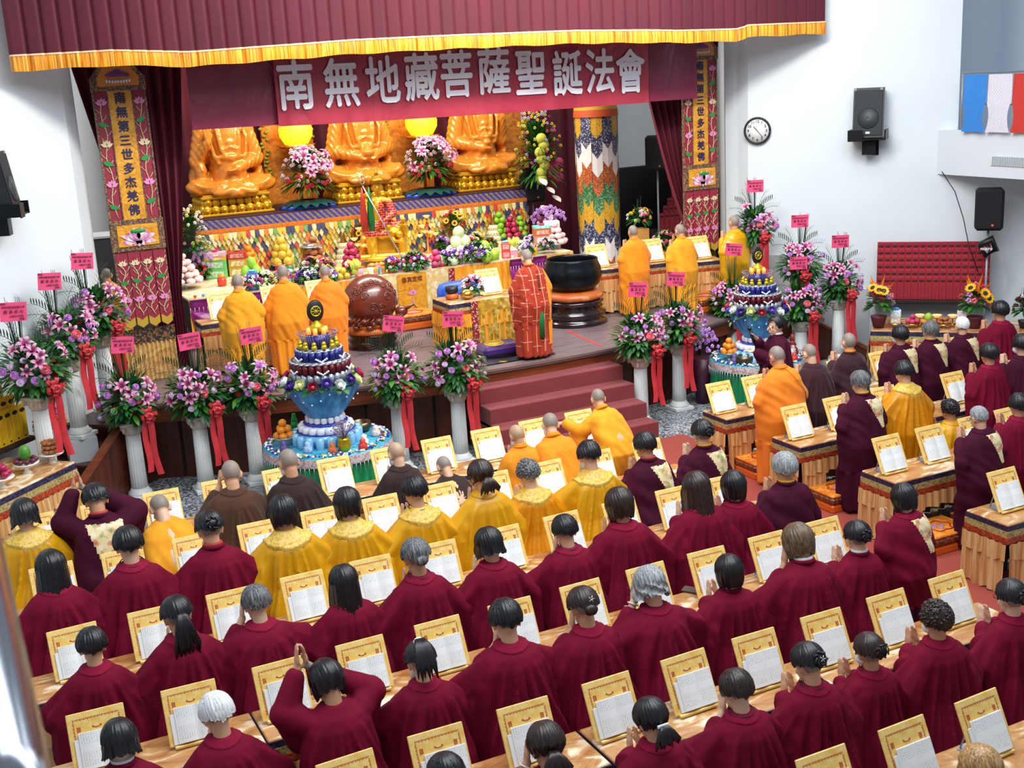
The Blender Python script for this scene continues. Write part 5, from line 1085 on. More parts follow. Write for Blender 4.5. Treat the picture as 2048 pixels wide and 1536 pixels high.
# ---- stands: left grid
who = {}
def near_person(row, x, rows, ylab):
    best = None
    for lab, t in PEOPLE.items():
        if abs(t.location.y-(rows[row]-.4)) < .55 and t.location.z < .1:
            d = x-t.location.x
            if -.12 < d < .62 and (best is None or abs(d-.3) < best[0]): best = (abs(d-.3), lab)
    return best[1] if best else None
GR = {-1: [6, 7, 8], 0: [2, 3, 4, 5, 6, 7, 8, 9, 10], 1: range(11), 2: range(11), 3: range(11), 4: range(11)}
usedw = set()
def short(lab): return lab
ORD = ['first', 'second', 'third', 'fourth', 'fifth', 'sixth', 'seventh', 'eighth', 'ninth', 'tenth', 'eleventh']
for row, cols in GR.items():
    for k_ in cols:
        x = .36+.6*k_+.18; lab = near_person(row, x, ROWS, 0)
        w = (f'before the {SHORT[lab]}' if lab in SHORT and lab not in usedw else f'{ORD[k_]} from left, left block {RN[row]}')
        usedw.add(lab); jit = random.Random(row*31+k_).uniform(-.02, .02)
        sutra(x+jit, ROWS[row]+.225, .602, w, 1 if (row+k_) % 3 else 2, jit*2)
RG = {3: [8.4, 8.93, 10.27, 10.97, 11.67, 12.4], 2: [8.46, 9.06, 9.77, 10.86, 11.95], 1: [8.46, 9.04, 9.64, 10.17], 0: [8.56]}
for row, xs in RG.items():
    for j, x in enumerate(xs):
        lab = near_person(row, x-.1, RROWS, 0); w = (f'before the {SHORT[lab]}' if lab in SHORT and lab not in usedw else f'{ORD[j]} from the aisle, right block {RRN[row]}'); usedw.add(lab)
        sutra(x, RROWS[row]+.225, .682, w, 1+(j % 2), 0)


# ================================================================== flower stands
M_leaf = mat('dark_green_leaf', '#1f5a26', .45, var=.35, vscale=12); M_leafl = mat('bright_green_leaf', '#3f7a22', .45, var=.3, vscale=12); M_palm = mat('palm_leaf', '#1c3c22', .5)
M_ribbon = mat('red_ribbon', '#c0323a', .4, var=.12, vscale=14); M_card = mat('pink_card', '#e04a78', .6, var=.12, vscale=10); M_cardink = mat('card_ink', '#2a1020', .6)
mt, k = nmat('stargazer_lily', .5); sp_ = k.n('ShaderNodeTexGradient', gradient_type='SPHERICAL'); k.l(k.coord((9, 9, 9)), sp_.inputs[0]); k.l(k.ramp(sp_.outputs[0], [(.0, '#f0dce8'), (.3, '#dca0c0'), (.62, '#a83a72'), (.9, '#8a2050')]), k.b.inputs['Base Color']); M_lily = mt
M_mum = mat('mauve_chrysanthemum', '#d08edc', .6, var=.3, vscale=60); M_mumw = mat('pale_mauve_chrysanthemum', '#e6cdec', .6, var=.2, vscale=60); M_ball = mat('salmon_ball_bloom', '#ec7484', .5, var=.12, vscale=50); M_redfl = mat('red_gerbera', '#b8242c', .5, var=.3, vscale=60)
M_sun = mat('sunflower_petal', '#f0b41c', .5, var=.2, vscale=30); M_sunc = mat('sunflower_centre', '#3a2414', .8)
def leaf(g, p, d, L, w, mi=0, droop=.3):
    p, d = Vector(p), Vector(d).normalized(); sd = d.cross(Vector((0, 0, 1)));
    if sd.length < .05: sd = Vector((1, 0, 0))
    sd.normalize(); up = sd.cross(d); vs = []; n = 4
    for i in range(n+1):
        t = i/n; c = p+d*L*t-Vector((0, 0, droop*L*t*t)); h = w*math.sin(PI*min(1, .08+t*.92))**.7
        vs += [c-sd*h, c+up*.15*h-Vector((0, 0, .1*h)), c+sd*h]
    g.add(vs, [(3*i+a, 3*i+a+1, 3*i+a+4, 3*i+a+3) for i in range(n) for a in (0, 1)], mi, True)
def aim(p, d, s=1, roll=0):
    q = Vector(d).to_track_quat('Z', 'Y').to_matrix().to_4x4() @ Matrix.Rotation(roll, 4, 'Z'); return Matrix.Translation(p) @ q @ Matrix.Scale(s, 4)
def lily_g():
    g = G()
    for i in range(6):
        a = i*PI/3; c, s = math.cos(a), math.sin(a); vs = []; n = 5
        for j in range(n+1):
            t = j/n; r = .008+.078*t; z = .045*math.sin(t*2.6)+.012-.02*t*t; h = (.019 if i % 2 else .014)*math.sin(PI*min(1, .1+t*.9))**.8
            for q in (-1, 0, 1): vs.append((c*r-s*h*q, s*r+c*h*q, z+.006*abs(q)))
        g.add(vs, [(3*j+b, 3*j+b+1, 3*j+b+4, 3*j+b+3) for j in range(n) for b in (0, 1)], 0, True)
    for i in range(5): a = i*1.25; g.tube([(0, 0, .01), (.01*math.cos(a), .01*math.sin(a), .05)], [.0016, .0022], 4, 1)
    return g
def mum_g(r=.04, n=26):
    g = G()
    for j in range(4):
        for i in range(n-5*j):
            a = 2*PI*i/(n-5*j)+j*.3; e = R(8+24*j); d = Vector((math.cos(a)*math.cos(e), math.sin(a)*math.cos(e), math.sin(e))); t = Vector((-math.sin(a), math.cos(a), 0))*r*.13
            p0, p1, p2 = d*r*.2, d*r*.75+Vector((0, 0, .1*r)), d*r*1.02; g.add([p0-t*.6, p0+t*.6, p1+t, p2, p1-t], [(0, 1, 2, 3, 4)], 0, True)
    g.sph((0, 0, r*.3), r*.55, (1, 1, .6), 10, 6); return g
def sun_g(r=.06):
    g = G()
    for i in range(18):
        a = 2*PI*i/18; d = Vector((math.cos(a), math.sin(a), .15+.1*(i % 2))); t = Vector((-math.sin(a), math.cos(a), 0))*r*.17; g.add([d*r*.35-t*.7, d*r*.35+t*.7, d*r*.75+t, d*r*1.05, d*r*.75-t], [(0, 1, 2, 3, 4)], 0, True)
    g.sph((0, 0, .01), r*.45, (1, 1, .35), 14, 6, 1); return g
LILY = lily_g().mesh('lily', [M_lily]); MUM = mum_g().mesh('chrysanthemum', [M_mum]); MUMW = mum_g(.036).mesh('chrysanthemum', [M_mumw]); BALL = mum_g(.06, 36).mesh('ball_bloom', [M_ball]); GERB = mum_g(.036, 18).mesh('gerbera', [M_redfl]); SUNF = sun_g().mesh('sunflower', [M_sun, M_sunc])
def bow_g():
    g = G(); r_ = random.Random(2)
    for i in range(22):
        a = 2*PI*i/11+r_.uniform(-.35, .35); e = R(r_.uniform(0, 35) if i < 11 else r_.uniform(40, 80)); d = Vector((math.cos(a)*math.cos(e), -math.sin(e), math.sin(a)*math.cos(e))); t = d.cross(Vector((0, 1, 0))).normalized() if abs(d.y) < .95 else Vector((1, 0, 0)); L = r_.uniform(.075, .12) if i < 11 else .08
        up = t.cross(d); pts = [Vector((0, 0, 0)), d*L*.5+up*.022, d*L+up*.008, d*L*.95-up*.018, d*L*.4-up*.01]
        vs = []
        for p in pts: vs += [p-t*.021, p+t*.021]
        g.add(vs, [(2*j, 2*j+1, 2*j+3, 2*j+2) for j in range(4)], 0, True)
    return g
BOW = bow_g().mesh('bow', [M_ribbon])
def tail_g(L, sw, seed):
    g = G(); g.grid(lambda u, v: ((u-.5)*.07+sw*v+.01*math.sin(v*6+seed), -.02*math.sin(v*5+seed)-.01*math.sin(u*3), -v*L), 3, 12); return g
TAILS = [tail_g(.66, .06, 1).mesh('ribbon_tail', [M_ribbon]), tail_g(.6, -.03, 3).mesh('ribbon_tail', [M_ribbon])]
# card with its congratulatory writing
cardg = G(); cardg.grid(lambda u, v: ((u-.5)*.27, .006*math.sin(u*3), (v-.5)*.2), 6, 2); CARD = cardg.mesh('card', [M_card])
cg = G(); cg.join(text_g('恭祝:', .026, .0006), T(-.1, -.004, .083)); cg.join(text_g('南無地藏菩薩聖誕法會', .0235, .0006), T(0, -.004, .05)); cg.join(text_g('圓滿成功', .04, .0006, 0, False, 1.35), T(0, -.004, .0)); cg.join(text_g('敬賀', .026, .0006), T(.085, -.004, -.075)); cg.join(text_g('全體弟子同賀', .024, .0006), T(.03, -.004, -.045))
CTEXT = cg.mesh('card_lettering', [M_cardink])
def foliage_g(seed, R_=.43, n=430, h=.3):
    g = G(); r_ = random.Random(seed)
    for i in range(n):
        a = r_.uniform(0, 2*PI); e = math.asin(r_.uniform(-.75, .95)); d = Vector((math.cos(a)*math.cos(e), math.sin(a)*math.cos(e), math.sin(e))); q = r_.uniform(.45, .8)
        leaf(g, (d.x*R_*q, d.y*R_*q*.8, h+d.z*R_*q*.85), d+Vector((0, 0, .15)), r_.uniform(.1, .165), r_.uniform(.02, .034), 0 if r_.random() < .75 else 1, r_.uniform(.1, .6))
    g.sph((0, 0, h-.02), R_*.55, (1, .8, .9), 14, 10); g.lathe([(.1, .0), (.13, .05), (.14, .12)], 14); return g
FOLI = [foliage_g(s).mesh('foliage', [M_leaf, M_leafl]) for s in (1, 2)]
def palm_g():
    g = G()
    for s in (-1, 1):
        for k_ in range(3):
            b = Vector((s*.03, .08, .45)); tip = Vector((s*(.2+.1*k_), .12, .86-.13*k_)); st_ = [b.lerp(tip, t/9)+Vector((0, 0, .06*math.sin(PI*t/9))) for t in range(10)]; g.tube(st_, .003, 4)
            for j in range(1, 10):
                for q in (-1, 1): d = (tip-b).normalized(); o = Vector((d.z*q*s, -.1, -d.x*q*s)); leaf(g, st_[j], d*.9+o*.8, .15*(1-.05*j), .0075, 0, .1)
    return g
PALM = palm_g().mesh('palm_fronds', [M_palm])
gs = G(); rr_ = random.Random(4)
for i in range(12): x = rr_.uniform(-.08, .08); gs.tube([(x*.5, .05, .5), (x, .06, .8), (x*1.3, .07, 1.06+rr_.uniform(-.08, .06))], [.0045, .004, .0025], 4)
REED = gs.mesh('reed_stems', [M_palm])
def fluted_g(h):
    g = G(); g.bbox(0, 0, .025, .3, .3, .05, .006); g.lathe([(.14, .05), (.145, .075), (.115, .1), (.105, .13)], 28); return g
def shaft_g(h):
    g = G(); n = 72; g.lathe([(.103, .12), (.098, .3), (.09, h-.15)], n, fl=lambda a, k_: 1-.07*abs(math.sin(a*9))**.6); return g
def capital_g(h):
    g = G(); g.lathe([(.09, h-.16), (.115, h-.13), (.12, h-.08), (.15, h-.03)], 20); g.bbox(0, 0, h-.015, .29, .29, .04, .008)
    for a in range(4):
        m_ = Matrix.Rotation(a*PI/2+PI/4, 4, 'Z'); g.tube([(.12, 0, h-.05), (.165, 0, h-.06), (.16, 0, h-.1), (.13, 0, h-.09), (.14, 0, h-.07)], .017, 6, mx=m_); m2 = Matrix.Rotation(a*PI/2, 4, 'Z'); g.sph((.12, 0, h-.07), .04, (.5, .9, 1), 8, 6, 0, m2)
    return g
PH = .97
PLB = fluted_g(PH).mesh('plinth', [M_white]); PLS = shaft_g(PH).mesh('fluted_shaft', [M_white]); PLC = capital_g(PH).mesh('capital', [mat('aged_plaster', '#cfc8bc', .7, var=.15, vscale=20)])
pil = thing('flower_pedestal', 'x', 'pedestal'); mesh_obj('plinth', PLB, pil); mesh_obj('fluted_shaft', PLS, pil); mesh_obj('capital', PLC, pil)
def arrangement(label, x, y, z, rz, seed, s=1.0, card=(0, 0, 0), tails=True):
    "one tall basket of flowers with its card"
    t = thing('flower_arrangement', label, 'flowers', (x, y, z), rz, 'congratulatory flower arrangements', s); r_ = random.Random(seed)
    mesh_obj('foliage', FOLI[seed % 2], t, T(0, 0, 0, 0, 0, seed*1.1)); mesh_obj('palm_fronds', PALM, t); mesh_obj('reed_stems', REED, t, T(card[0]*.8, 0, 0, 0, r_.uniform(-.08, .08)))
    spots = []
    def put(me, name, n, rmin, rmax, zc, sc=1.0, tilt=.2):
        for i in range(n):
            for _ in range(30):
                a = r_.uniform(-PI*.98, -.02); e = R(r_.uniform(-12, 62)); d = Vector((math.cos(a)*math.cos(e), math.sin(a)*math.cos(e)-.25, math.sin(e))).normalized(); p = Vector((0, 0, zc))+Vector((d.x*.33, d.y*.28, d.z*.32))*r_.uniform(rmin, rmax)
                if all((p-q).length > .062 for q in spots): break
            spots.append(p); mesh_obj(name, me, t, aim(p, d+Vector((0, -tilt, 0)), sc*r_.uniform(.85, 1.15), r_.uniform(0, 6)))
    bp_ = Vector((.06+r_.uniform(-.05, .08), -.3, .16)); spots.append(bp_); spots.append(Vector((.03, -.31, .36)))
    b = mesh_obj('bow', BOW, t, T(bp_.x, bp_.y-.05, bp_.z, 0, 0, 0, 1.1))
    if tails: mesh_obj('ribbon_tail', TAILS[0], b, T(.01, .03, -.04)); mesh_obj('ribbon_tail', TAILS[1], b, T(-.02, .02, -.04, 0, 0, .2))
    mesh_obj('ball_bloom', BALL, t, aim((.03, -.31, .36), (0, -1, .3)))
    put(LILY, 'lily', 9, .88, 1.08, .34, 1.08); put(MUM, 'chrysanthemum', 6, 1.0, 1.3, .3, 1.1); put(MUMW, 'chrysanthemum', 5, 1.0, 1.3, .25, 1.1); put(GERB, 'gerbera', 4, .8, .92, .24)
    c = mesh_obj('card', CARD, t, T(card[0], -.03, .86+card[1], 0, card[2])); mesh_obj('card_lettering', CTEXT, c); return t
FS = [  # pixel x of the pillar foot, X, Y, z, label bit, facing, card offset, pillar?
 (1.93, 14.66, 0, 'beside the left stairs, third from the left wall', .1, (.02, .12, .12)),
 (2.69, 14.42, 0, 'on a pillar left of the left round table, second from the stairs', .05, (0, .1, -.05)),
 (3.32, 14.34, 0, 'on a pillar just left of the left round table', 0, (.1, .08, -.04)),
 (5.02, 13.72, 0, 'on a pillar just right of the left round table', -.05, (.02, .1, .2)),
 (5.78, 13.58, 0, 'on a pillar at the left side of the steps', -.1, (.0, .08, .1)),
 (8.55, 13.62, 0, 'on a pillar at the right side of the steps', -.2, (-.02, .1, .1)),
 (9.40, 13.95, 0, 'on a pillar left of the right round table', -.25, (-.03, .1, .12)),
]
for i, (x, y, z, lab, rz, cd) in enumerate(FS):
    if i == 0: pil.location = (x, y, z); pil['label'] = 'white fluted column pedestal '+lab; pil['group'] = 'white fluted pedestals'
    else: dup(pil, (x, y, z), 0, 'white fluted pedestal '+lab, 'white fluted pedestals')
    arrangement('lily arrangement '+lab, x, y, z+PH-.03, rz, i+1, 1.0, cd)
# near the left wall: one on the floor landing, two on the upper stair level
for i, (x, y, z, lab, cd, s) in enumerate(((.90, 14.10, .62, 'leftmost by the white wall, above the yellow tablets', (-.12, .1, .1), 1.05), (1.36, 14.92, .82, 'by the left wall, over the stairs', (-.1, .12, .1), 1.0), (1.80, 15.35, .98, 'by the left wall, nearest the left embroidered banner', (-.1, .1, .1), 1.0))):
    dup(pil, (x, y, z), .78, 'white fluted pedestal '+lab, 'white fluted pedestals'); g = G(); g.box(-.17, .17, -.17, .17, 0, z); tag(obj('pedestal_block', g, M_dado), 'plain grey block under the pedestal '+lab, 'block'); bpy.data.objects['pedestal_block' if i == 0 else f'pedestal_block.{i:03d}'].location = (x, y, 0)
    arrangement('lily arrangement '+lab, x, y, z+PH-.03, .2, 11+i, s, cd)
# along the right wall
for i, (px, py, zf, lab, cd, blk) in enumerate(((1503, 482, 1.03, 'high beside the clock banner', (0, .1, 0), 1), (1592, 545, .8, 'second from the left on the right wall', (0, .12, 0), 1), (1602, 640, .0, 'on a pillar behind the right round table', (-.05, .1, 0), 0), (1672, 590, .0, 'nearest the red memorial tablets', (0, .1, 0), 0), (1462, 640, .0, 'half hidden behind the right round table', (.05, .3, .1), 0))):
    ztop = {0: 2.2, 1: 1.85, 2: .98, 3: 1.18, 4: .95}[i]; q = at(px, py, ztop); 
    if i == 1: q = aty(1598, 560, 14.35); ztop = q.z
    if i == 0: q = aty(1510, 485, 15.2); ztop = q.z
    if i == 3: q = aty(1678, 598, 13.95); ztop = q.z
    if i in (2, 4): ztop = PH
    base = ztop-PH
    dup(pil, (q.x, q.y, base), -.7 if i != 4 else 0, 'white fluted pedestal '+lab, 'white fluted pedestals')
    if base > .05: g = G(); g.box(-.19, .19, -.19, .19, 0, base); o = tag(obj('pedestal_block', g, M_dado), 'plain grey block under the pedestal '+lab, 'block'); o.location = (q.x, q.y, 0)
    elif base < 0: print('pedestal sunk', lab, base)
    arrangement('lily arrangement '+lab, q.x, q.y, ztop-.03, -.5, 21+i, .95, cd)

# ================================================================== drum, bowl, tables and offerings on the stage
SZ = 1.03
M_lac = mat('black_lacquered_wood', '#1c0d10', .15, coat=.6); M_lacr = mat('red_brown_lacquer', '#6a2c1e', .25, coat=.4, var=.12, vscale=6)
ft = thing('drum_stand', 'dark lacquered stand with orange cushion under the carved fish drum', 'stand', (5.72, 16.45, SZ))
obj('base', G().lathe([(.36, 0), (.38, .03), (.34, .07), (.37, .12), (.33, .16), (.36, .2), (.34, .22)], 28), M_lac, ft); obj('cushion', G().lathe([(.36, .22), (.4, .26), (.38, .31), (.3, .33)], 28), mat('orange_cushion', '#c86a24', .5), ft)
fd_ = thing('fish_drum', 'big round carved red-brown wooden fish drum on the stage', 'drum', (5.72, 16.45, SZ+.3))
g = G(); g.sph((0, 0, .38), .4, (1, .92, .96), 36, 24)
def spiral(g, a, e, r, turns=1.6):
    pts = []
    for i in range(22):
        t = i/21; rr = r*(1-t*.8); th = t*turns*2*PI; u, v = a+rr*math.cos(th)/.38, e+rr*math.sin(th)/.38
        pts.append((.402*math.cos(u)*math.cos(v), .402*.92*math.sin(u)*math.cos(v), .38+.402*.96*math.sin(v)))
    g.tube(pts, .011, 5)
for i in range(9): spiral(g, -PI/2-1.1+i*.3, .15+.35*math.sin(i*1.3), .06)
for i in range(8): spiral(g, -PI/2-1.0+i*.28, .75-.2*math.cos(i), .05)
obj('carved_shell', g, M_lacr, fd_)
g = G(); r_ = random.Random(3)
for i in range(16): a = -PI/2-1.2+i*.16; g.sph((.42*math.cos(a), .4*math.sin(a), .1+.05*math.sin(i*2.1)), .05, (1.2, 1, .8), 8, 6); g.tube([(.44*math.cos(a), .42*math.sin(a), .1), (.48*math.cos(a+.1), .46*math.sin(a+.1), .16), (.44*math.cos(a+.2), .42*math.sin(a+.2), .2)], [.02, .015, .004], 5)
g.sph((.4, -.2, .2), .09, (1.1, 1, .9), 10, 8); g.tube([(.44, -.24, .22), (.56, -.3, .3), (.6, -.3, .24)], [.03, .02, .006], 6); obj('dragon_carving', g, M_lacr, fd_)
bs = thing('bowl_stand', 'tiered black lacquered stand under the bronze bowl', 'stand', (8.85, 15.98, SZ))
obj('base', G().lathe([(.5, 0), (.52, .03), (.5, .07), (.43, .1), (.5, .15), (.5, .19), (.42, .22), (.46, .27), (.42, .3), (.47, .34), (.46, .37)], 40), M_lac, bs)
obj('cushion', G().lathe([(.4, .37), (.46, .41), (.46, .46), (.4, .5), (.3, .52)], 40, fl=lambda a, k_: 1+.01*math.sin(a*8)), brocade('patched_cushion_brocade', ['#b8602c', '#e8d8c4', '#b04a20', '#d89060'], 5, .4), bs)
bw = thing('bronze_bowl', 'large dark bronze bowl gong on a cushion, centre right of the stage', 'bowl', (8.85, 15.98, SZ+.5))
obj('vessel', G().lathe([(.2, .0), (.32, .02), (.42, .12), (.455, .24), (.44, .36), (.395, .46), (.4, .49), (.385, .5), (.37, .47), (.41, .34), (.42, .22), (.38, .12), (.2, .04)], 56), mat('dark_bronze', '#20262c', .22, .75), bw)
# small skirted tables on the stage
def stage_table(label, x, y, L, D, rz=0, H=.72, mt_=None):
    t = thing('lectern_table', label, 'table', (x, y, SZ), rz); h, d = L/2, D/2
    obj('tabletop', G().bbox(0, 0, H-.015, L, D, .03, .01), M_ttop, t); obj('table_body', G().box(-h+.04, h-.04, -d+.04, d-.04, 0, H-.03), M_dark, t)
    for nm, z0, z1, m_, o in (('navy_band', -.075, -.015, M_tnavy, .004), ('olive_band', -.12, -.075, M_tolive, .008), ('rust_band', -.18, -.12, M_tred, .01)): obj(nm, G().box(-h-o, h+o, -d-o, d+o, H+z0, H+z1), m_, t)
    for i, (l_, xx, yy, r2) in enumerate(((L, 0, -d-.012, 0), (D, -h-.012, 0, -PI/2), (D, h+.012, 0, PI/2))):
        g = G(); skirt(g, l_, H-.36, H-.17, int(l_*13)+1, .022, -.01, i); skirt(g, l_, .03, H-.32, int(l_*11)+1, .03, 0, i); obj('pleated_skirt', g, mt_ or M_skirt, t, T(xx, yy, 0, 0, 0, r2))
    return t
M_oskirt = satin('orange_skirt_satin', '#e08818', '#f4ae38', 5, .4, (2, 2, .3))
stage_table('narrow skirted table before the three orange robes at the left of the stage', 4.15, 16.35, 1.9, .4)
stage_table('skirted table right of the bronze bowl under the sutra stands', 10.05, 16.35, 1.4, .42, -.12)
stage_table('skirted table at the right edge of the stage', 11.15, 15.95, .7, .42, -.2)
mtb = stage_table('small centre table with gold brocade front before the brick-red robe', 7.0, 15.45, 1.15, .6, 0, .72, M_oskirt)
M_gbro = brocade('gold_dragon_brocade', ['#a8842c', '#c8a848', '#e0c878', '#8a6a20', '#c89a30'], 22, .45)
g = G(); g.grid(lambda u, v: (-.22+.8*u, -.335-.01*math.sin(u*20), .02+.7*v), 12, 2); p_ = obj('brocade_front', g, M_gbro, mtb)
for x in (-.22, .58): obj('red_border', G().box(x-.05, x+.05, -.35, -.34, .02, .72), brocade('red_white_braid', ['#8a1c24', '#a82a30', '#d8c8b8', '#7a1820'], 50), p_)
for px, py, z, sc in ((434, 652, 1.76, 1), (560, 640, 1.76, 1), (640, 600, 1.80, 1.0), (983, 597, 1.77, 1.0), (1208, 545, 1.77, 1.0), (1325, 535, 1.77, 1.0), (1418, 482, 1.9, 1.0)): pass
for i, (x, y, z, w) in enumerate(((3.55, 16.3, SZ+.722, 'at the left end of the stage'), (4.3, 16.3, SZ+.722, 'before the middle orange robe on the stage'), (4.95, 16.3, SZ+.722, 'left of the fish drum'), (7.2, 15.4, SZ+.722, 'before the brick-red robe'), (9.55, 16.35, SZ+.722, 'just right of the bronze bowl'), (10.5, 16.2, SZ+.722, 'between the two orange robes, stage right'), (11.2, 15.9, SZ+.722, 'before the yellow-robed person, stage right'))): sutra(x, y, z, w, 1, -.1 if i > 3 else 0)
# purple kneeling cloth before the centre table
kc = thing('kneeling_cloth', 'purple kneeling cushion on a black and gold dragon cloth, stage centre', 'cushion', (6.95, 14.62, SZ))
g = G(); g.grid(lambda u, v: (-.62+1.24*u, -.4+.8*v, .015+.012*math.sin(u*9)*math.sin(v*7)), 20, 14); obj('cloth', g, brocade('black_gold_cloth', ['#15141c', '#1c1a28', '#15141c', '#b8a030', '#181622'], 9, .4), kc)
g = G(); g.bbox(0, .12, .09, .62, .4, .15, .05); obj('cushion', g, mat('purple_velvet', '#3c1468', .5, sheen=.4), kc); g = G(); g.lathe([(.15, .165), (.14, .18)], 20); g.tube([(.11*math.cos(a), .11*math.sin(a)+.0, .185) for a in [2*PI*i/20 for i in range(21)]], .01, 5); obj('gold_roundel', g, M_goldthread, kc, T(-.08, .1, 0))
tag(obj('floor_tape', G().box(0, .04, 0, 1.2, 1.031, 1.034), mat('red_tape', '#d83a34', .5)), 'strip of red tape on the stage floor near the bronze bowl', 'tape'); bpy.data.objects['floor_tape'].location = (8.3, 14.28, 0); bpy.data.objects['floor_tape'].rotation_euler.z = -.1
# small things on the centre table
tag(obj('black_bowl', G().lathe([(.05, 0), (.09, .02), (.095, .1), (.085, .1), (.07, .03)], 20), M_black), 'small black bowl on the centre table', 'bowl').location = (6.62, 15.5, SZ+.80)
tag(obj('bowl_ring', G().lathe([(.08, 0), (.1, .03), (.08, .08)], 20), mat('red_gold_ring', '#b8602c', .5)), 'orange cushion ring under the small black bowl', 'cushion').location = (6.62, 15.5, SZ+.722)
tag(obj('gold_drum', G().sph((0, 0, .07), .09, (1.1, 1, .8), 16, 10), MATS['brass']), 'small golden wooden fish on the centre table', 'drum').location = (6.78, 15.33, SZ+.722)

# ---- the long offering table
ot = thing('offering_table', 'long offering table with purple swags and orange pleats across the stage', 'table', (0, 0, 0)); OX0, OX1, OY0, OY1, OZ = 3.42, 10.0, 18.0, 19.9, 1.80
obj('tabletop', G().box(OX0, OX1, OY0, OY1, OZ-.03, OZ), satin('cream_gold_tabletop', '#c8a070', '#ecdcb8', 3, .35), ot)
obj('table_body', G().box(OX0+.05, OX1-.05, OY0+.08, OY1-.03, SZ, OZ-.03), M_dark, ot)
g = G(); skirt(g, OX1-OX0, SZ+.02, OZ-.03, 60, .03); obj('orange_pleats', g, M_oskirt, ot, T((OX0+OX1)/2, OY0, 0))
M_purp = satin('purple_satin', '#6a1458', '#9a2c84', 3, .3)
mt, k = nmat('beaded_net', .4); vo = k.n('ShaderNodeTexVoronoi', i_Scale=24.0, i_Randomness=.1); k.l(k.coord(), vo.inputs[0]); k.l(k.ramp(vo.outputs['Distance'], [(.18, '#f0e0f0'), (.26, '#5a1450')], 'CONSTANT'), k.b.inputs['Base Color']); M_net = mt
for i, (x0, x1, d) in enumerate(((3.42, 4.32, .62), (4.36, 5.1, .45), (6.0, 6.32, .45), (8.75, 9.45, .55))):
    def sw(u, v): c_ = math.sin(PI*u); return (x0+(x1-x0)*u, OY0-.05-.035*math.sin(v*14+c_*2)*c_-.03*c_, OZ-.05-v*(.16+d*c_**.7))
    g = G(); g.grid(sw, 18, 18, flip=True); s_ = obj('purple_swag', g, M_purp, ot); g = G(); g.grid(lambda u, v: (x0+(x1-x0)*u, OY0-.06, OZ-.01-v*.14), 8, 2, flip=True); obj('beaded_edge', g, M_net, s_)
    g = G(); [g.cyl((x0+(x1-x0)*q/14, OY0-.09, OZ-.12), (x0+(x1-x0)*q/14, OY0-.09, OZ-.2), .0035, .002, 5) for q in range(15)]; obj('bead_drops', g, M_wcol, s_)
g = G(); g.grid(lambda u, v: (6.34+1.3*u, OY0-.05-.015*math.sin(u*30), SZ+.03+v*.73), 30, 1); cb = obj('centre_brocade', g, brocade('cream_brocade', ['#e0d0a0', '#ecdcb4', '#c8b070', '#d8a850'], 18), ot)
g = G(); g.box(6.72, 7.22, OY0-.085, OY0-.075, SZ+.06, OZ-.02); pn = obj('yellow_panel', g, M_gold, cb); obj('panel_characters', G().join(text_g('香真定戒', .09, .002, .002), T(6.97, OY0-.09, OZ-.12)), mat('brown_lettering', '#7a3a14', .6), pn)
g = G(); lotus(g, 6.97, OY0-.09, OZ-.36, .09, 0); g.tube([(6.97, OY0-.09, OZ-.4), (6.97, OY0-.09, SZ+.1)], .006, 4); obj('lotus_embroidery', g, M_pinke, pn)
for x in (6.3, 7.68): obj('red_border', G().box(x-.05, x+.05, OY0-.075, OY0-.065, SZ+.03, OZ-.02), MATS['red_white_braid'], ot)
bc = tag(obj('blue_cloth', G().lathe([(.5, 0), (.48, .35), (.44, .42), (.0, .45)], 24, sq=(1, .5), fl=lambda a, k_: 1+.04*math.sin(a*9)), satin('royal_blue_cloth', '#1c48c0', '#3a72e0', 3, .4)), 'royal blue cloth covering a seat behind the centre table', 'cloth'); bc.location = (7.35, 16.6, SZ+.32)
tag(obj('seat_base', G().bbox(0, 0, .16, .8, .45, .32, .02), M_dark), 'dark low seat under the royal blue cloth', 'seat').location = (7.35, 16.6, SZ)

# ---- offerings
M_silver = MATS['silver']; M_dish = mat('silver_dish', '#b8bcc0', .3, .7); M_blued = mat('blue_porcelain', '#24406e', .3, var=.3, vscale=30)
FM = {'lime': ('green lime', mat('lime_skin', '#7cb428', .4, var=.15, vscale=20)), 'apple': ('red apple', mat('apple_skin', '#a8204a', .3, var=.25, vscale=14)), 'orange': ('orange persimmon', mat('persimmon_skin', '#e88a1c', .35, var=.1, vscale=15)), 'pear': ('yellow pear', mat('pear_skin', '#d8b83c', .45, var=.12, vscale=20)),
      'melon': ('pale green melon', mat('melon_skin', '#c4d4ac', .5, var=.1, vscale=30)), 'pomelo': ('bright green pomelo', mat('pomelo_skin', '#a4cc3c', .45, var=.12, vscale=20)), 'bun': ('pink tipped peach bun', mat('bun_skin', '#f0ccc8', .6, var=.1, vscale=9)), 'kiwi': ('brown bread roll', mat('roll_crust', '#a8683c', .6, var=.2, vscale=14)), 'mango': ('green mango', mat('mango_skin', '#8ac83c', .4, var=.1, vscale=10)), 'plum': ('dark red plum', mat('plum_skin', '#5c1c34', .3)), 'dragon': ('pink dragon fruit', mat('dragon_fruit_skin', '#c83a6a', .45, var=.3, vscale=22))}
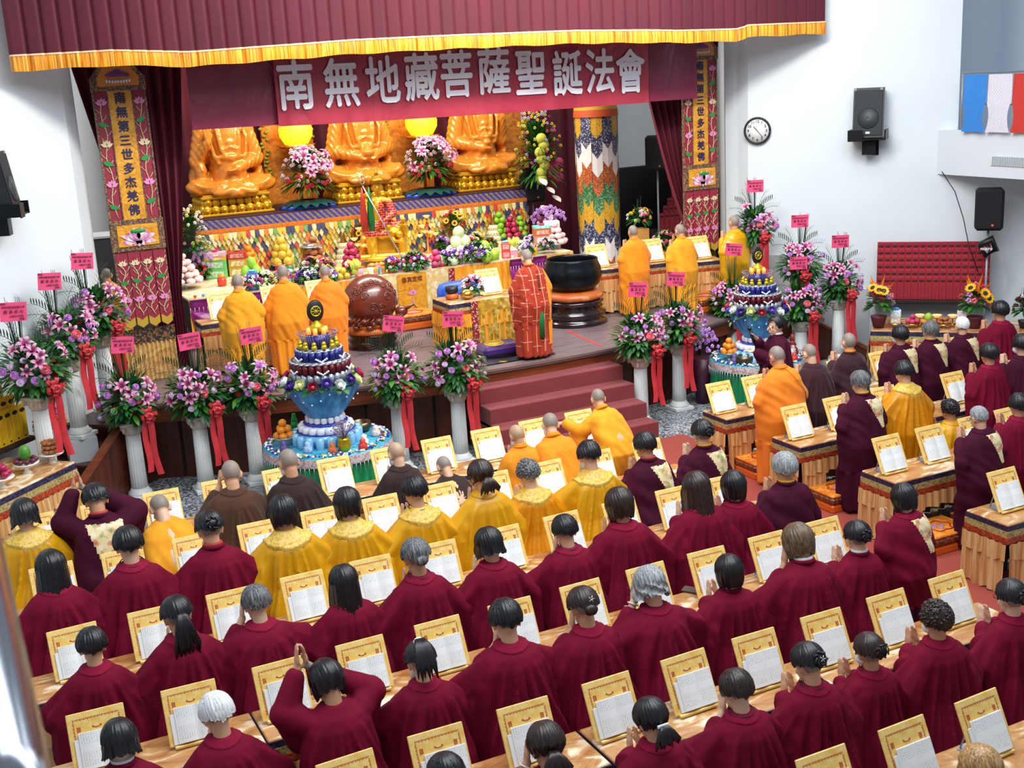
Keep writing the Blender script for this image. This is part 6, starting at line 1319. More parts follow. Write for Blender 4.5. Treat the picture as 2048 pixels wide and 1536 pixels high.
def fruit_mesh(kind, r):
    key = ('fr', kind, round(r, 3))
    if key not in HAIR:
        g = G(); sc = {'mango': (.85, .85, 1.25), 'melon': (1, 1, 1.12), 'pomelo': (1, 1, 1.15), 'pear': (1, 1, 1.1), 'bun': (1.15, 1.15, .8), 'kiwi': (1.1, 1.1, .8)}.get(kind, (1, 1, .92)); g.sph((0, 0, 0), r, sc, 14, 10, fn=lambda a, th: 1-.06*math.cos(th)**8); g.cyl((0, 0, r*sc[2]*.85), (0, 0, r*sc[2]*1.08), r*.08, r*.05, 5); HAIR[key] = g.mesh(FM[kind][0].replace(' ', '_').replace('-', '_'), [FM[kind][1]])
    return HAIR[key]
def pile(kind, where, P, r, layers, bowl=True, cat='fruit'):
    x, y, z = P; nm = FM[kind][0]
    if z in (OZ, 1.8): r *= 1.22; layers = [(n, R_*1.22) for n, R_ in layers]
    if bowl: b = obj('footed_dish', G().lathe([(.4*r+.03, 0), (.03, .02), (.025, .06), (layers[0][1]*.9+r*.8, .09), (layers[0][1]+r, .12), (layers[0][1]+r*.95, .12), (.02, .08)], 20), M_blued if kind in ('lime', 'apple') else M_dish); tag(b, f'footed dish under the {nm}s {where}', 'dish', 'footed fruit dishes'); b.location = (x, y, z); z += .09
    r_ = random.Random(int(x*100)); zz = z+r*.92
    for n, rad in layers:
        for i in range(n):
            a = 2*PI*i/n+zz*9; o = mesh_obj(nm.split()[-1] if kind not in ('dragon', 'bun', 'kiwi') else {'dragon': 'dragon_fruit', 'bun': 'peach_bun', 'kiwi': 'bread_roll'}[kind], fruit_mesh(kind, r)); o.location = (x+(rad*math.cos(a) if n > 1 else 0), y+(rad*math.sin(a) if n > 1 else 0), zz); o.rotation_euler = (r_.uniform(-.3, .3), r_.uniform(-.3, .3), r_.uniform(0, 6))
            tag(o, f'{nm} in the pile {where}' if (n, rad) != layers[-1] or n > 1 else f'topmost {nm} of the pile {where}', cat, f'{nm}s {where}')
        zz += r*1.5
PY = lambda n, R0, k=.8: [(n, R0), (max(3, n-1), R0*k), (3, R0*.5), (1, 0)]
def A(px, py, z=OZ):
    q = at(px, py, z); return (min(max(q.x, OX0+.1), OX1-.1), min(max(q.y, OY0+.12), OY1-.12), z)
pile('bun', 'at the left end of the offering table', A(371, 578), .05, [(9, .19), (8, .15), (6, .11), (4, .06), (1, 0)], True, 'bun')
pile('orange', 'left of the green gift boxes', A(497, 546), .05, [(5, .08), (4, .07), (3, .05), (1, 0)])
pile('pear', 'right of the persimmons', A(548, 532), .06, [(5, .11), (4, .08), (3, .05), (1, 0)])
pile('kiwi', 'left of the white tiered tower', A(598, 520), .055, [(5, .09), (4, .08), (3, .05), (1, 0)], True, 'bread')
pile('mango', 'in front of the persimmons', A(507, 562), .07, [(3, .09), (1, 0)])
pile('apple', 'left of the yellow statue', A(706, 546), .055, [(5, .09), (4, .07), (3, .05), (1, 0)])
pile('pear', 'behind the drum', A(690, 560), .045, [(5, .08), (3, .05)], False)
pile('lime', 'tower left of the right table end', A(958, 478), .052, [(4, .075), (4, .07), (3, .06), (3, .05), (1, 0)])
pile('lime', 'tower beside the gift boxes', A(1048, 464), .05, [(5, .09), (4, .07), (3, .05), (1, 0)])
pile('apple', 'between the two lime towers', A(1000, 480), .052, [(7, .13), (6, .1), (4, .07), (1, 0)])
pile('melon', 'right of the yellow statue', A(920, 512), .085, [(4, .12), (3, .08), (1, 0)], False)
pile('dragon', 'in front of the melons', A(893, 540), .05, [(4, .08), (3, .05), (1, 0)], False)
pile('pomelo', 'right of the watermelons', A(1003, 530), .08, [(4, .12), (1, 0)], False)
pile('melon', 'pale and small beside the watermelons', A(975, 548), .06, [(3, .08), (1, 0)], False)
pile('bun', 'at the right end of the offering table', A(1155, 492), .05, [(7, .13), (6, .1), (4, .06), (1, 0)], True, 'bun')
mt, k = nmat('watermelon_rind', .4); wv = k.n('ShaderNodeTexWave', i_Scale=7.0, i_Distortion=3.0); k.l(k.coord(), wv.inputs[0]); k.l(k.ramp(wv.outputs[0], [(.4, '#3c7a34'), (.6, '#a8c878')]), k.b.inputs['Base Color'])
for i, (px, py, w) in enumerate(((935, 548, 'left of the two by the melons'), (958, 540, 'right of the two by the melons'), (818, 470, 'behind the yellow statue'))):
    o = tag(obj('watermelon', G().sph((0, 0, .1), .1, (1.35, 1, 1), 18, 12), mt), 'striped watermelon '+w, 'fruit'); o.location = A(px, py)
def bananas(P, lab):
    t = thing('banana_bunch', lab, 'fruit', P); g = G()
    for i in range(34): a = i*.8; e = .15+.5*((i*7) % 10)/10; g.tube([(.06*math.cos(a), .06*math.sin(a), .08+.1*e), (.11*math.cos(a)*(1.2-e), .11*math.sin(a)*(1.2-e), .14+.16*e), (.13*math.cos(a)*(1.2-e), .13*math.sin(a)*(1.2-e), .21+.14*e)], [.013, .018, .008], 6)
    g.sph((0, 0, .12), .09, nu=10, nv=8); obj('fingers', g, mat('banana_skin', '#c4d050', .5, var=.15, vscale=14), t)
bananas(A(738, 566), 'yellow green bunch of small bananas left of the yellow statue'); bananas(A(1028, 508), 'yellow green bunch of small bananas by the pomelos')
def boxes(lab, P, dims, cols, bow=None, rz=-.35):
    z = P[2]
    for i, ((w, d, h), c) in enumerate(zip(dims, cols)):
        t = thing('gift_box', f'{lab}, {["lowest", "second", "third", "fourth", "fifth"][i]} of the stack', 'box', (P[0], P[1], z), rz); obj('carton', G().bbox(0, 0, h/2, w, d, h, .006), mat('carton_'+c[1:], c, .45), t)
        obj('printed_label', G().box(-w*.36, w*.36, -d/2-.004, -d/2, h*.22, h*.8), mat('label_'+c[1:], '#%02x%02x%02x' % tuple(min(255, int(int(c[j:j+2], 16)*.6+110)) for j in (1, 3, 5)), .5, var=.5, vscale=30), t)
        if bow and i == len(dims)-1: g = G(); [g.sph((.03*math.cos(a), .03*math.sin(a), h+.02), .025, (1, 1, .7), 8, 6) for a in (0, 1.2, 2.4, 3.7, 5)]; obj('ribbon_rosette', g, mat('rosette_'+bow[1:], bow, .4), t)
        z += h
boxes('green and pink gift box at the left end', A(428, 552), [(.34, .24, .15), (.34, .24, .15), (.34, .24, .06), (.34, .24, .07)], ['#6ac470', '#6ac470', '#e8b040', '#ecb0c8'], '#d0206a')
boxes('red and gold gift box beside the green ones', A(470, 546), [(.3, .22, .14), (.3, .22, .14), (.3, .22, .12)], ['#c8a050', '#c89a40', '#b83a30'], '#c89040')
boxes('ornate gift box by the purple orchid', A(1085, 500), [(.3, .22, .12), (.3, .22, .14), (.3, .22, .12), (.3, .22, .05)], ['#9a68b8', '#b88a7a', '#c85a30', '#70c8b8'], '#d82a5a', -.3)
boxes('white fruit-printed box in the tower right of the ornate boxes', A(1123, 494), [(.26, .2, .12)]*4, ['#e8e0dc', '#ecdcd8', '#e8e4dc', '#f0e8e4'], None, -.3)
boxes('small blue sweet tower box in front of the mangoes', A(527, 590), [(.15, .12, .14), (.15, .12, .14)], ['#3c60b0', '#4a70c0'], '#70c8f0')
boxes('red and white checked box by the right end', A(1068, 530), [(.14, .12, .13), (.14, .12, .13)], ['#c84a40', '#d05a50'], '#8ac8f0')
def tiers(P, lab, s=1):
    t = thing('tiered_tower', lab, 'ornament', P, 0, None, s)
    g = G(); z = 0
    for r in (.17, .145, .12, .095): g.lathe([(r, z), (r*1.05, z+.03), (r*.8, z+.075), (r*.75, z+.09)], 24); z += .085
    obj('tiers', g, mat('white_gold_enamel', '#e0dcc0', .35, var=.15, vscale=12), t); z = 0; g = G()
    for r in (.17, .145, .12, .095):
        for i in range(16): a = 2*PI*i/16; g.sph((r*math.cos(a), r*math.sin(a), z+.035), .013, nu=6, nv=4)
        z += .085
    obj('gold_beads', g, MATS['brass'], t); g = G(); g.lathe([(.06, .33), (.07, .36), (.03, .42), (.045, .45), (.02, .52), (.0, .56)], 16); obj('finial', g, MATS['brass'], t); return t
tiers(A(652, 512), 'white and gold tiered tower left of the left sunflowers'); tiers(A(905, 470), 'white and gold tiered tower between the right sunflowers and limes', 1.05)
tiers(A(812, 522), 'small white stupa with green garland beside the yellow statue', .6)
def lampstand(P, lab):
    t = thing('lotus_candelabra', lab, 'lamp', P); g = G(); g.lathe([(.06, 0), (.07, .02), (.02, .05), (.015, .42), (.03, .45)], 14); obj('stem', g, M_goldst, t)
    for i, (dx, z) in enumerate(((0, .62), (-.1, .46), (.1, .46), (-.15, .3), (.15, .3), (-.05, .36), (.05, .34))):
        g = G(); g.lathe([(.015, 0), (.045, .02), (.06, .05), (.05, .045), (.01, .02)], 16, (dx, -.02, z), fl=lambda a, k_: 1+(.2*math.cos(a*8) if k_ == 2 else 0)); b_ = obj('lotus_cup', g, mat('lit_lotus_cup', '#ffc890', .4, emit='#ffb060', estr=.7), t)
        if dx: g = G(); g.tube([(0, 0, z-.08), (dx*.6, -.01, z-.06), (dx, -.02, z)], .006, 5); obj('arm', g, M_goldst, t)
lampstand(A(724, 535), 'golden lotus candelabra left of the yellow statue'); lampstand(A(857, 506), 'golden lotus candelabra right of the yellow statue')
def bouquet(name, lab, P, n, R_, h, cols, green=True, pot=None, suns=0, rz=0, spikes=0, cat='flowers'):
    t = thing(name, lab, cat, P, rz); r_ = random.Random(int(P[0]*77+P[1]*13)); hp = .0
    if pot: obj('pot', G().lathe([(.05, 0), (.075, .1), (.08, .12), (.06, .12)], 16), pot, t); hp = .1
    if green:
        g = G()
        for i in range(int(60+n*2)): a = r_.uniform(0, 2*PI); e = r_.uniform(-.3, 1.3); d = Vector((math.cos(a)*math.cos(e), math.sin(a)*math.cos(e), math.sin(e))); leaf(g, Vector((0, 0, hp+h*.45))+Vector((d.x*R_*.4, d.y*R_*.4, d.z*h*.3)), d, R_*.75, .022, 0 if i % 3 else 1, .3)
        obj('foliage', g, [M_leaf, M_leafl], t)
    gs_ = {}
    for i in range(n):
        a = r_.uniform(0, 2*PI); e = r_.uniform(-.25, 1.45); k_ = r_.uniform(.8, 1); p = (math.cos(a)*math.cos(e)*R_*k_, math.sin(a)*math.cos(e)*R_*k_, hp+h*.5+math.sin(e)*h*.5*k_); c = r_.choice(cols)
        g = gs_.setdefault(c, G()); 
        for q in range(5): b = q*1.256+i; g.sph((p[0]+.017*math.cos(b), p[1]+.006*math.sin(b*2), p[2]+.017*math.sin(b)), .0145, (1, .8, 1), 6, 4)
    for c, g in gs_.items(): obj('blossoms', g, mat('petal_'+c[1:], c, .55, var=.15, vscale=40), t)
    for i in range(suns): a = r_.uniform(-2.8, -.3); e = r_.uniform(0, 1.3); d = Vector((math.cos(a)*math.cos(e), math.sin(a)*math.cos(e)-.3, math.sin(e))); mesh_obj('sunflower', SUNF, t, aim(Vector((d.x*R_, d.y*R_, hp+h*.5+d.z*h*.5)), d, .9))
    if spikes:
        g = G(); [g.tube([(r_.uniform(-.04, .04), .03, h*.6), (r_.uniform(-.09, .09), .04, h*1.25+r_.uniform(-.1, .12))], [.006, .002], 4) for _ in range(spikes)]; obj('reeds', g, M_palm, t)
    return t
C_p = ['#9a5ac8', '#b884d8', '#8a4ab8']; C_m = ['#f0e8f0', '#8a3ab0', '#c83a70', '#f4f0e8']; M_terra = mat('terracotta_pot', '#a85030', .7)
def orchid(lab, P, n=60, R_=.28, h=.5): return bouquet('orchid', lab, P, n, R_, h, ['#b078d0', '#c090dc', '#d0a8e4'], False)
o = orchid('purple orchid sprays at the left end of the offering table', A(362, 530, 1.82), 46, .2, .5); o = orchid('large purple orchid sprays left of the draped column', (10.05, 18.9, 2.05), 90, .33, .45)
tag(obj('orchid_stand', G().cyl((0, 0, 0), (0, 0, 1.1), .03).lathe([(.16, 0), (.16, .03)], 16).lathe([(.12, .9), (.17, 1.15), (.15, 1.15)], 16), mat('dark_red_stand', '#4a1420', .4)), 'tall dark red stand under the large purple orchid', 'stand').location = (10.05, 18.9, SZ)
bouquet('sunflower_bouquet', 'sunflower and red anthurium arrangement left of the yellow statue', A(692, 508), 26, .24, .6, ['#c82a20', '#e03a28', '#f0b020'], True, M_terra, 9, 0, 8)
bouquet('sunflower_bouquet', 'sunflower and red anthurium arrangement right of the yellow statue', A(868, 488), 26, .24, .6, ['#c82a20', '#e03a28', '#f0b020'], True, M_terra, 9, 0, 10)
for i, (px, py, n, R_, h, cols, w) in enumerate(((575, 574, 40, .16, .26, ['#70c8f0', '#8ad8f4', '#f8f8f4'], 'blue and white flower bunch behind the middle orange robe'), (545, 600, 40, .15, .24, C_m, 'mixed white and purple flower bunch beside the blue sweet boxes'), (612, 560, 30, .12, .2, ['#f090b0', '#f4e890', '#c870c0'], 'pink and yellow flower bunch left of the tangerine robe'), (668, 590, 60, .2, .24, ['#6a3aa8', '#f0f0f4', '#503088'], 'purple and white flower garland bunch behind the fish drum'), (722, 592, 60, .22, .2, ['#6a3aa8', '#f0f0f4', '#9060c0'], 'purple and white flower garland above the fish drum'), (945, 575, 60, .24, .26, C_m, 'purple white flower bunch left of the ceremonial robe'), (1090, 560, 70, .26, .3, ['#7a3ab0', '#f4f0f8', '#9a5ac8'], 'purple white flower bunch left of the bronze bowl'), (970, 590, 40, .18, .24, ['#f0f0ec', '#c83a5a', '#d8b0e0'], 'white and red flower bunch behind the centre stand'))):
    bouquet('flower_bunch', w, A(px, py), n, R_, h, cols)
for i, (px, py, cols, w) in enumerate(((765, 582, ['#d8405a', '#f4e0e4'], 'left'), (895, 562, ['#c83048', '#6a3aa8'], 'middle'), (1000, 552, ['#c83048', '#8a4ac0'], 'right'))): bouquet('potted_plant', f'small potted red flowers at the front edge of the offering table, {w}', A(px, py), 14, .1, .14, cols, True, M_terra)
bouquet('flower_bunch', 'flower bunch on the centre table beside the small black bowl', (6.95, 15.5, SZ+.722), 60, .17, .3, ['#e8d8ec', '#c83a5a', '#a878c8', '#f4f0f0'])
# little butter lamps and cups along the front edge
M_cupc = [mat('cup_'+c[1:], c, .3) for c in ('#d8402c', '#4a90d8', '#f0c040', '#60b860', '#c060c0', '#f0f0f0')]
cupg = G().lathe([(.014, 0), (.02, .012), (.026, .04), (.022, .04), (.012, .015)], 10); CUPS = [cupg.mesh('offering_cup', [m_]) for m_ in M_cupc]; GOB = G().lathe([(.025, 0), (.01, .02), (.01, .035), (.035, .06), (.038, .075), (.03, .075), (.008, .045)], 12).mesh('butter_lamp', [MATS['brass']]); cn = ['red', 'blue', 'yellow', 'green', 'purple', 'white']
r_ = random.Random(8)
for i in range(46):
    x = OX0+.12+i*.13; o = mesh_obj('offering_cup', CUPS[i % 6]); o.location = (x, OY0+.06+.03*(i % 2), OZ); tag(o, f'small {cn[i % 6]} cup along the front edge of the offering table', 'cup', f'small {cn[i % 6]} cups on the offering table')
for i in range(18): o = mesh_obj('butter_lamp', GOB); o.location = (6.9+.1*(i % 9), OY0+.18+.09*(i//9), OZ); tag(o, 'small brass butter lamp before the yellow statue', 'lamp', 'brass butter lamps before the yellow statue')
SW = [mat('candy_'+c[1:], c, .4, var=.2, vscale=60) for c in ('#f0f0f4', '#90d0f0', '#f0a0b0', '#f0d070', '#c0a0e0')]
for i, (px, py, c, w) in enumerate(((825, 552, 0, 'white'), (842, 546, 1, 'sky-blue roofed'), (868, 540, 3, 'golden'), (788, 560, 2, 'pink'), (1100, 524, 4, 'lilac'), (1040, 545, 2, 'rose'), (1112, 535, 0, 'white wrapped'), (640, 575, 3, 'amber'))):
    t = thing('sweet_house', f'little {w} house-shaped sweet box on the offering table'+(' near the bronze bowl' if px > 1000 else ' before the yellow statue' if px > 700 else ''), 'box', A(px, py), -.3); obj('walls', G().bbox(0, 0, .06, .13, .1, .12, .006), SW[(c+2) % 5], t); g = G(); g.prism([(-.08, 0), (.08, 0), (0, .06)], -.06, .06, mx=T(0, 0, .12, R(90))); obj('roof', g, SW[c], t)
EX = [(445, 572, 'j', '#d8402c'), (600, 590, 'b', ['#f0d060', '#f4f0f0', '#e880b0']), (632, 590, 'j', '#c8a040'), (655, 548, 'b', ['#f4f4f4', '#e8b040', '#d85a8a']), (560, 548, 'j', '#a01c3c'), (580, 546, 'j', '#3c7a4a'), (625, 545, 'b', ['#f8f0e0', '#c850a0', '#f0a050']), (760, 556, 'j', '#f0e8d0'), (778, 575, 'j', '#d8a0b8'),
 (805, 566, 'j', '#c8a040'), (818, 575, 'j', '#c8a040'), (835, 572, 'j', '#b07a30'), (852, 568, 'j', '#c8a040'), (880, 500, 'b', ['#a05ac8', '#c890e0', '#f0f0f4']), (905, 520, 'j', '#8a3ab0'), (935, 500, 'b', ['#8a1c30', '#c83040', '#f4e8e8']), (948, 492, 'b', ['#e8b030', '#f0c840', '#f4e8c0']), (980, 505, 'b', ['#2c7a34', '#c82c3c', '#5a9a40']), (1035, 480, 'j', '#a83048'),
 (1062, 500, 'b', ['#f4c8dc', '#f8e0ec', '#c8a8e8']), (1090, 520, 'b', ['#d8c0ec', '#f8f0f8', '#b090d8']), (1120, 512, 'b', ['#f8f8fa', '#40608a', '#f0b0c0']), (1135, 525, 'j', '#e8c020'), (1058, 548, 'j', '#d84a40'), (1020, 560, 'b', ['#7a3ab0', '#f4f0f8', '#c870b8']), (1045, 575, 'b', ['#8a4ab0', '#f0e8f4', '#5c2c90']), (1075, 545, 'j', '#5c8ac8'), (920, 590, 'b', ['#c83a5a', '#f0e8f4', '#7a4ab0']), (860, 585, 'j', '#70b8d8'), (400, 560, 'j', '#70242c'), (388, 548, 'b', ['#c81c34', '#3c8a3c', '#e85a70']),
 (530, 575, 'b', ['#a8d060', '#d8e8a0', '#f4f4e0']), (592, 572, 'j', '#202c50'), (640, 600, 'b', ['#6a3aa8', '#f0f0f4', '#c83a5a']), (1000, 470, 'b', ['#6a1c9a', '#a01c4a', '#f08a30']), (540, 500, 'l', '#d8dce4'), (1170, 540, 'j', '#f0d8c0')]
EX.sort(); PO = ['', 'first', 'second', 'third', 'fourth', 'fifth', 'sixth', 'seventh', 'eighth', 'ninth', 'tenth', 'eleventh', 'twelfth', 'thirteenth', 'fourteenth', 'fifteenth', 'sixteenth', 'seventeenth', 'eighteenth', 'nineteenth']
CNM = {'j': 0, 'b': 0, 'l': 0}
for i, (px, py, k_, c) in enumerate(EX):
    P = A(px, py); near = ['behind the left orange robe', 'behind the middle orange robe', 'behind the fish drum', 'below the yellow statue', 'behind the centre table', 'left of the bronze bowl', 'behind the bronze bowl'][min(6, max(0, int((px-400)/115)))]
    if k_ == 'b': CNM['b'] += 1; bouquet('flower_posy', f'mixed flower posy on the offering table, {PO[min(CNM["b"], 18)]} posy from the left', P, 34, .15, .26, c, True, None)
    elif k_ == 'j': t = thing('offering_jar', f'small coloured jar among the offerings {near}', 'jar', P, 0, 'small jars among the offerings'); obj('jar_body', G().lathe([(.05, 0), (.07, .02), (.075, .1), (.055, .14)], 14), mat('jar_'+c[1:], c, .3), t); obj('lid', G().lathe([(.06, .14), (.06, .17), (.02, .19), (.0, .2)], 14), M_goldst, t)
    else: t = thing('silver_lotus', 'silver lotus on a stand behind the persimmons', 'ornament', P); g = G(); g.lathe([(.06, 0), (.02, .03), (.02, .26), (.1, .3)], 14); obj('stem', g, M_silver, t); g = G(); [g.lathe([(.02, .3), (.09+.03*q, .33+.02*q), (.12+.03*q, .4-.03*q)], 20, cap=False, fl=lambda b, k2: 1+(.18*math.cos(b*8) if k2 else 0)) for q in range(3)]; obj('petals', g, M_silver, t)
# flower arrangements on the dais between the statues and at its ends
def dais_flowers(lab, X, Y, z, s=1.0, tall=False):
    t = bouquet('dais_flowers', lab, (X, Y, z), 110, .4, .95, ['#c8a0a4', '#d8b8bc', '#e0c8cc', '#b8909c'], True, None, 0, 0, 0); t.scale = (s,)*3; r_ = random.Random(int(X*10))
    for i in range(12):
        a = r_.uniform(-2.7, -.4); e = r_.uniform(0, 1.1); d = Vector((math.cos(a)*math.cos(e), math.sin(a)*math.cos(e)-.2, math.sin(e))); mesh_obj('lily', LILY, t, aim(Vector((d.x*.4, d.y*.4, .5+d.z*.42)), d, 1.25))
    for i in range(10): a = r_.uniform(-2.7, -.4); e = r_.uniform(-.2, .5); d = Vector((math.cos(a)*math.cos(e), math.sin(a)*math.cos(e)-.2, math.sin(e))); mesh_obj('carnation', GERB, t, aim(Vector((d.x*.42, d.y*.42, .42+d.z*.42)), d, 1.1))
    g = G()
    for i in range(16): a = 2*PI*i/16; leaf(g, (.12*math.cos(a), .12*math.sin(a), .12), (math.cos(a), math.sin(a), .1), .34, .09, 0, .35)
    obj('broad_leaves', g, mat('bluish_leaf', '#1c4a44', .35), t); return t
dais_flowers('dusty pink flower arrangement between the left and middle golden statues', 6.12, 20.4, ALT_Z, 1.12); dais_flowers('dusty pink flower arrangement between the middle and right golden statues', 8.42, 20.4, ALT_Z, 1.12)
for i, X in enumerate((6.12, 8.42)): g = G(); g.lathe([(.5, 0), (.46, .06), (.2, .1), (.0, .11)], 24, sq=(1, .55), fl=lambda a, k_: 1+.08*math.sin(a*7)); o = tag(obj('blue_satin_base', g, MATS['royal_blue_cloth']), ('blue satin cloth under the flowers left of the middle statue', 'blue satin cloth under the flowers right of the middle statue')[i], 'cloth'); o.location = (X, 20.35, ALT_Z)
q = aty(1075, 330, 19.8); t = bouquet('tall_flower_tower', 'tall yellow, purple and magenta flower tower at the right end of the dais', (q.x, 19.75, 2.2), 170, .46, 2.1, ['#d8a820', '#a8b048', '#a8305c', '#b8407a', '#9a90c8', '#b8c060'], True, None, 0, 0, 6)
g = G(); [g.sph((.16+.1*math.cos(i), -.3, 1.0-.09*i*.5), .1, (1, .6, .9), 10, 6) for i in range(7)]; obj('celosia', g, mat('celosia_magenta', '#a8305c', .8, var=.3, vscale=60), t)
g = G(); [g.sph((-.1+.05*math.sin(i*2), -.33, 1.45-.12*i), .11, (1, .6, .9), 10, 6) for i in range(7)]; obj('hydrangea', g, mat('hydrangea_green', '#b0b444', .8, var=.25, vscale=60), t)
g = G(); [leaf(g, (-.18+.12*(i % 3), -.4, .75-.16*i), (.3*math.sin(i), -1, -.3), .2, .075) for i in range(6)]; obj('anthurium', g, mat('cream_anthurium', '#ece0d4', .3), t)
tag(obj('flower_stand', G().lathe([(.2, 0), (.06, .1), (.05, 1.0), (.16, 1.2)], 16), MATS['plum_skin']), 'dark stand carrying the tall flower tower', 'stand').location = (q.x, 19.75, SZ)
q = aty(388, 420, 19.6); bouquet('anthurium_tower', 'cream anthurium and yellow orchid arrangement half behind the left curtain', (q.x-.08, 19.55, 1.95), 46, .26, 1.1, ['#e8d060', '#ecdcd0', '#e8e0c8'], True, None)

# ================================================================== round offering tables with their tiered mandalas
M_green = satin('emerald_satin', '#0c6a40', '#169a60', 6, .35, (1, 1, .2)); M_turq = satin('turquoise_cloth', '#1c78a0', '#4ab0cc', 9, .4); M_lace2 = brocade('silver_pink_lace', ['#c0a8a8', '#d8c8cc', '#9a7078', '#e0d8dc'], 45)
mt, k = nmat('blue_tulle', .35); nz = k.n('ShaderNodeTexNoise', i_Scale=10.0, i_Detail=4.0); k.l(k.coord((1, 1, .25)), nz.inputs[0]); k.l(k.ramp(nz.outputs[0], [(.3, '#1c62a8'), (.65, '#58aee4')]), k.b.inputs['Base Color']); M_tulle = mt
M_can = mat('pale_blue_can', '#88c4ea', .25, .2, var=.15, vscale=12); M_pearl = mat('pearl_white', '#e8ecf4', .3); M_royal = mat('royal_blue_bead', '#2038a8', .3); M_wine = mat('wine_tin', '#5c1622', .3, .2); M_navyt = mat('navy_tin', '#1c2070', .3, .2); M_silvtin = mat('silver_tin', '#b4bccc', .3, .6)
def ringof(g, n, r, z, fn, c=0): [fn(g, r*math.cos(2*PI*i/n+c), r*math.sin(2*PI*i/n+c), z, 2*PI*i/n+c) for i in range(n)]
def mandala_table(x, y, R_, side, s):
    t = thing('round_table', f'round table under turquoise top cloth and green satin skirt, {side} of the steps', 'table', (x, y, 0)); H = .7
    obj('tabletop', G().lathe([(R_*.98, H-.04), (R_, H-.02), (R_, H), (0, H+.002)], 48), M_turq, t)
    g = G(); g.grid(lambda u, v: (R_*(.97+.035*math.cos(u*2*PI*34)*(1-v*.7))*math.cos(2*PI*u), R_*(.97+.035*math.cos(u*2*PI*34)*(1-v*.7))*math.sin(2*PI*u), .02+v*(H-.05)), 272, 2, wrap=True); obj('green_skirt', g, M_green, t)
    obj('lace_trim', G().lathe([(R_*1.015, H-.1), (R_*1.02, H-.06), (R_*1.01, H-.0)], 56, cap=False), M_lace2, t)
    g = G(); ringof(g, 90, R_*1.02, H-.1, lambda g_, a, b, z, th: g_.cyl((a, b, z), (a, b, z-.11), .005, .003, 4)); obj('bead_fringe', g, M_silvtin, t)
    m_ = thing('tiered_mandala', f'tall tiered offering mandala with blue draped bowl, {side} of the steps', 'ornament', (x, y, H), 0, None, s)
    g = G(); ringof(g, 18, .37, 0, lambda g_, a, b, z, th: g_.lathe([(.045, 0), (.048, .01), (.048, .13), (.03, .14)], 10, (a, b, z))); g.lathe([(.33, 0), (.33, .14)], 24); obj('tin_ring', g, M_can, m_)
    g = G(); ringof(g, 18, .28, .14, lambda g_, a, b, z, th: g_.lathe([(.04, 0), (.05, .02), (.05, .07), (.03, .085)], 10, (a, b, z))); g.lathe([(.25, .14), (.25, .23)], 24); obj('crystal_cup_ring', g, M_pearl, m_)
    g = G(); g.lathe([(.33, .14), (.34, .155), (.26, .16)], 30, cap=False); g.lathe([(.25, .225), (.26, .245), (.2, .25)], 30); obj('blue_bead_band', g, M_royal, m_)
    g = G(); ringof(g, 16, .2, .25, lambda g_, a, b, z, th: g_.bbox(a, b, z+.035, .06, .06, .07, .012)); g.lathe([(.18, .25), (.18, .33)], 20); obj('crystal_block_ring', g, M_pearl, m_)
    g = G(); g.grid(lambda u, v: ((.2+.24*v**.8)*(1+.045*math.sin(u*2*PI*13+v*3)*v)*math.cos(2*PI*u), (.2+.24*v**.8)*(1+.045*math.sin(u*2*PI*13+v*3)*v)*math.sin(2*PI*u), .32+.38*v), 156, 8, wrap=True); g.lathe([(.2, .33), (.42, .69)], 30); obj('tulle_bowl', g, M_tulle, m_)
    g = G(); ringof(g, 26, .43, .6, lambda g_, a, b, z, th: g_.sph((a, b, z-.06*math.sin(th*5)), .012, nu=6, nv=4)); obj('pearl_beads', g, M_pearl, m_)
    g = G(); r_ = random.Random(6); [leaf(g, (.36*math.cos(a), .36*math.sin(a), .72), (math.cos(a), math.sin(a), r_.uniform(-.3, .5)), .15, .05, 0, .4) for a in [2*PI*i/30 for i in range(30)]]; obj('leaf_wreath', g, M_leaf, m_)
    for i in range(18):
        a = 2*PI*i/18; nm, c = (('rose', '#4a2c90'), ('rose', '#eaf0a8'), ('rose', '#b8284c'), ('rose', '#6a50b8'), ('rose', '#f0f4f0'))[i % 5]; g = G()
        for q in range(3): g.lathe([(.02+.012*q, .0), (.03+.011*q, .02-.004*q), (.028+.013*q, .034-.006*q)], 12, cap=False, fl=lambda b, k_: 1+.12*math.sin(b*5+q))
        g.sph((0, 0, .015), .022, nu=8, nv=6); obj(nm, g, mat('rose_'+c[1:], c, .5, var=.12, vscale=30), m_, aim((.43*math.cos(a), .43*math.sin(a), .74+.03*(i % 2)), (math.cos(a), math.sin(a), .6), 1.25))
    zz = .76
    for nm, r, h, m1 in (('silver_tier', .32, .1, M_silvtin), ('wine_tier', .325, .11, M_wine), ('silver_edge', .34, .02, M_silvtin), ('navy_tier', .25, .11, M_navyt), ('silver_rim', .26, .015, M_silvtin)):
        g = G(); ringof(g, int(r*80), r-.012, zz, lambda g_, a, b, z, th: g_.cyl((a, b, z), (a, b, z+h), .04 if h > .05 else .03, n=8)); g.lathe([(r-.01, zz), (r-.01, zz+h)], 30); p_ = obj(nm, g, m1, m_)
        if h > .1: g = G(); ringof(g, 6, r+.035, zz+h*.5, lambda g_, a, b, z, th: [g_.sph((a*1.0-math.sin(th)*q*.02, b+math.cos(th)*q*.02, z-.012*(4-abs(q))), .013, nu=6, nv=4) for q in range(-3, 4)], .3); obj('garland_ornament', g, M_pearl, p_)
        zz += h
    g = G(); ringof(g, 12, .21, zz, lambda g_, a, b, z, th: (g_.sph((a, b, z+.035), .036, (1, 1, 1), 8, 6), g_.sph((a, b, z+.075), .028, nu=8, nv=6))); obj('gold_dolls', g, mat('bright_gold_foil', '#d8c030', .3, .7), m_)
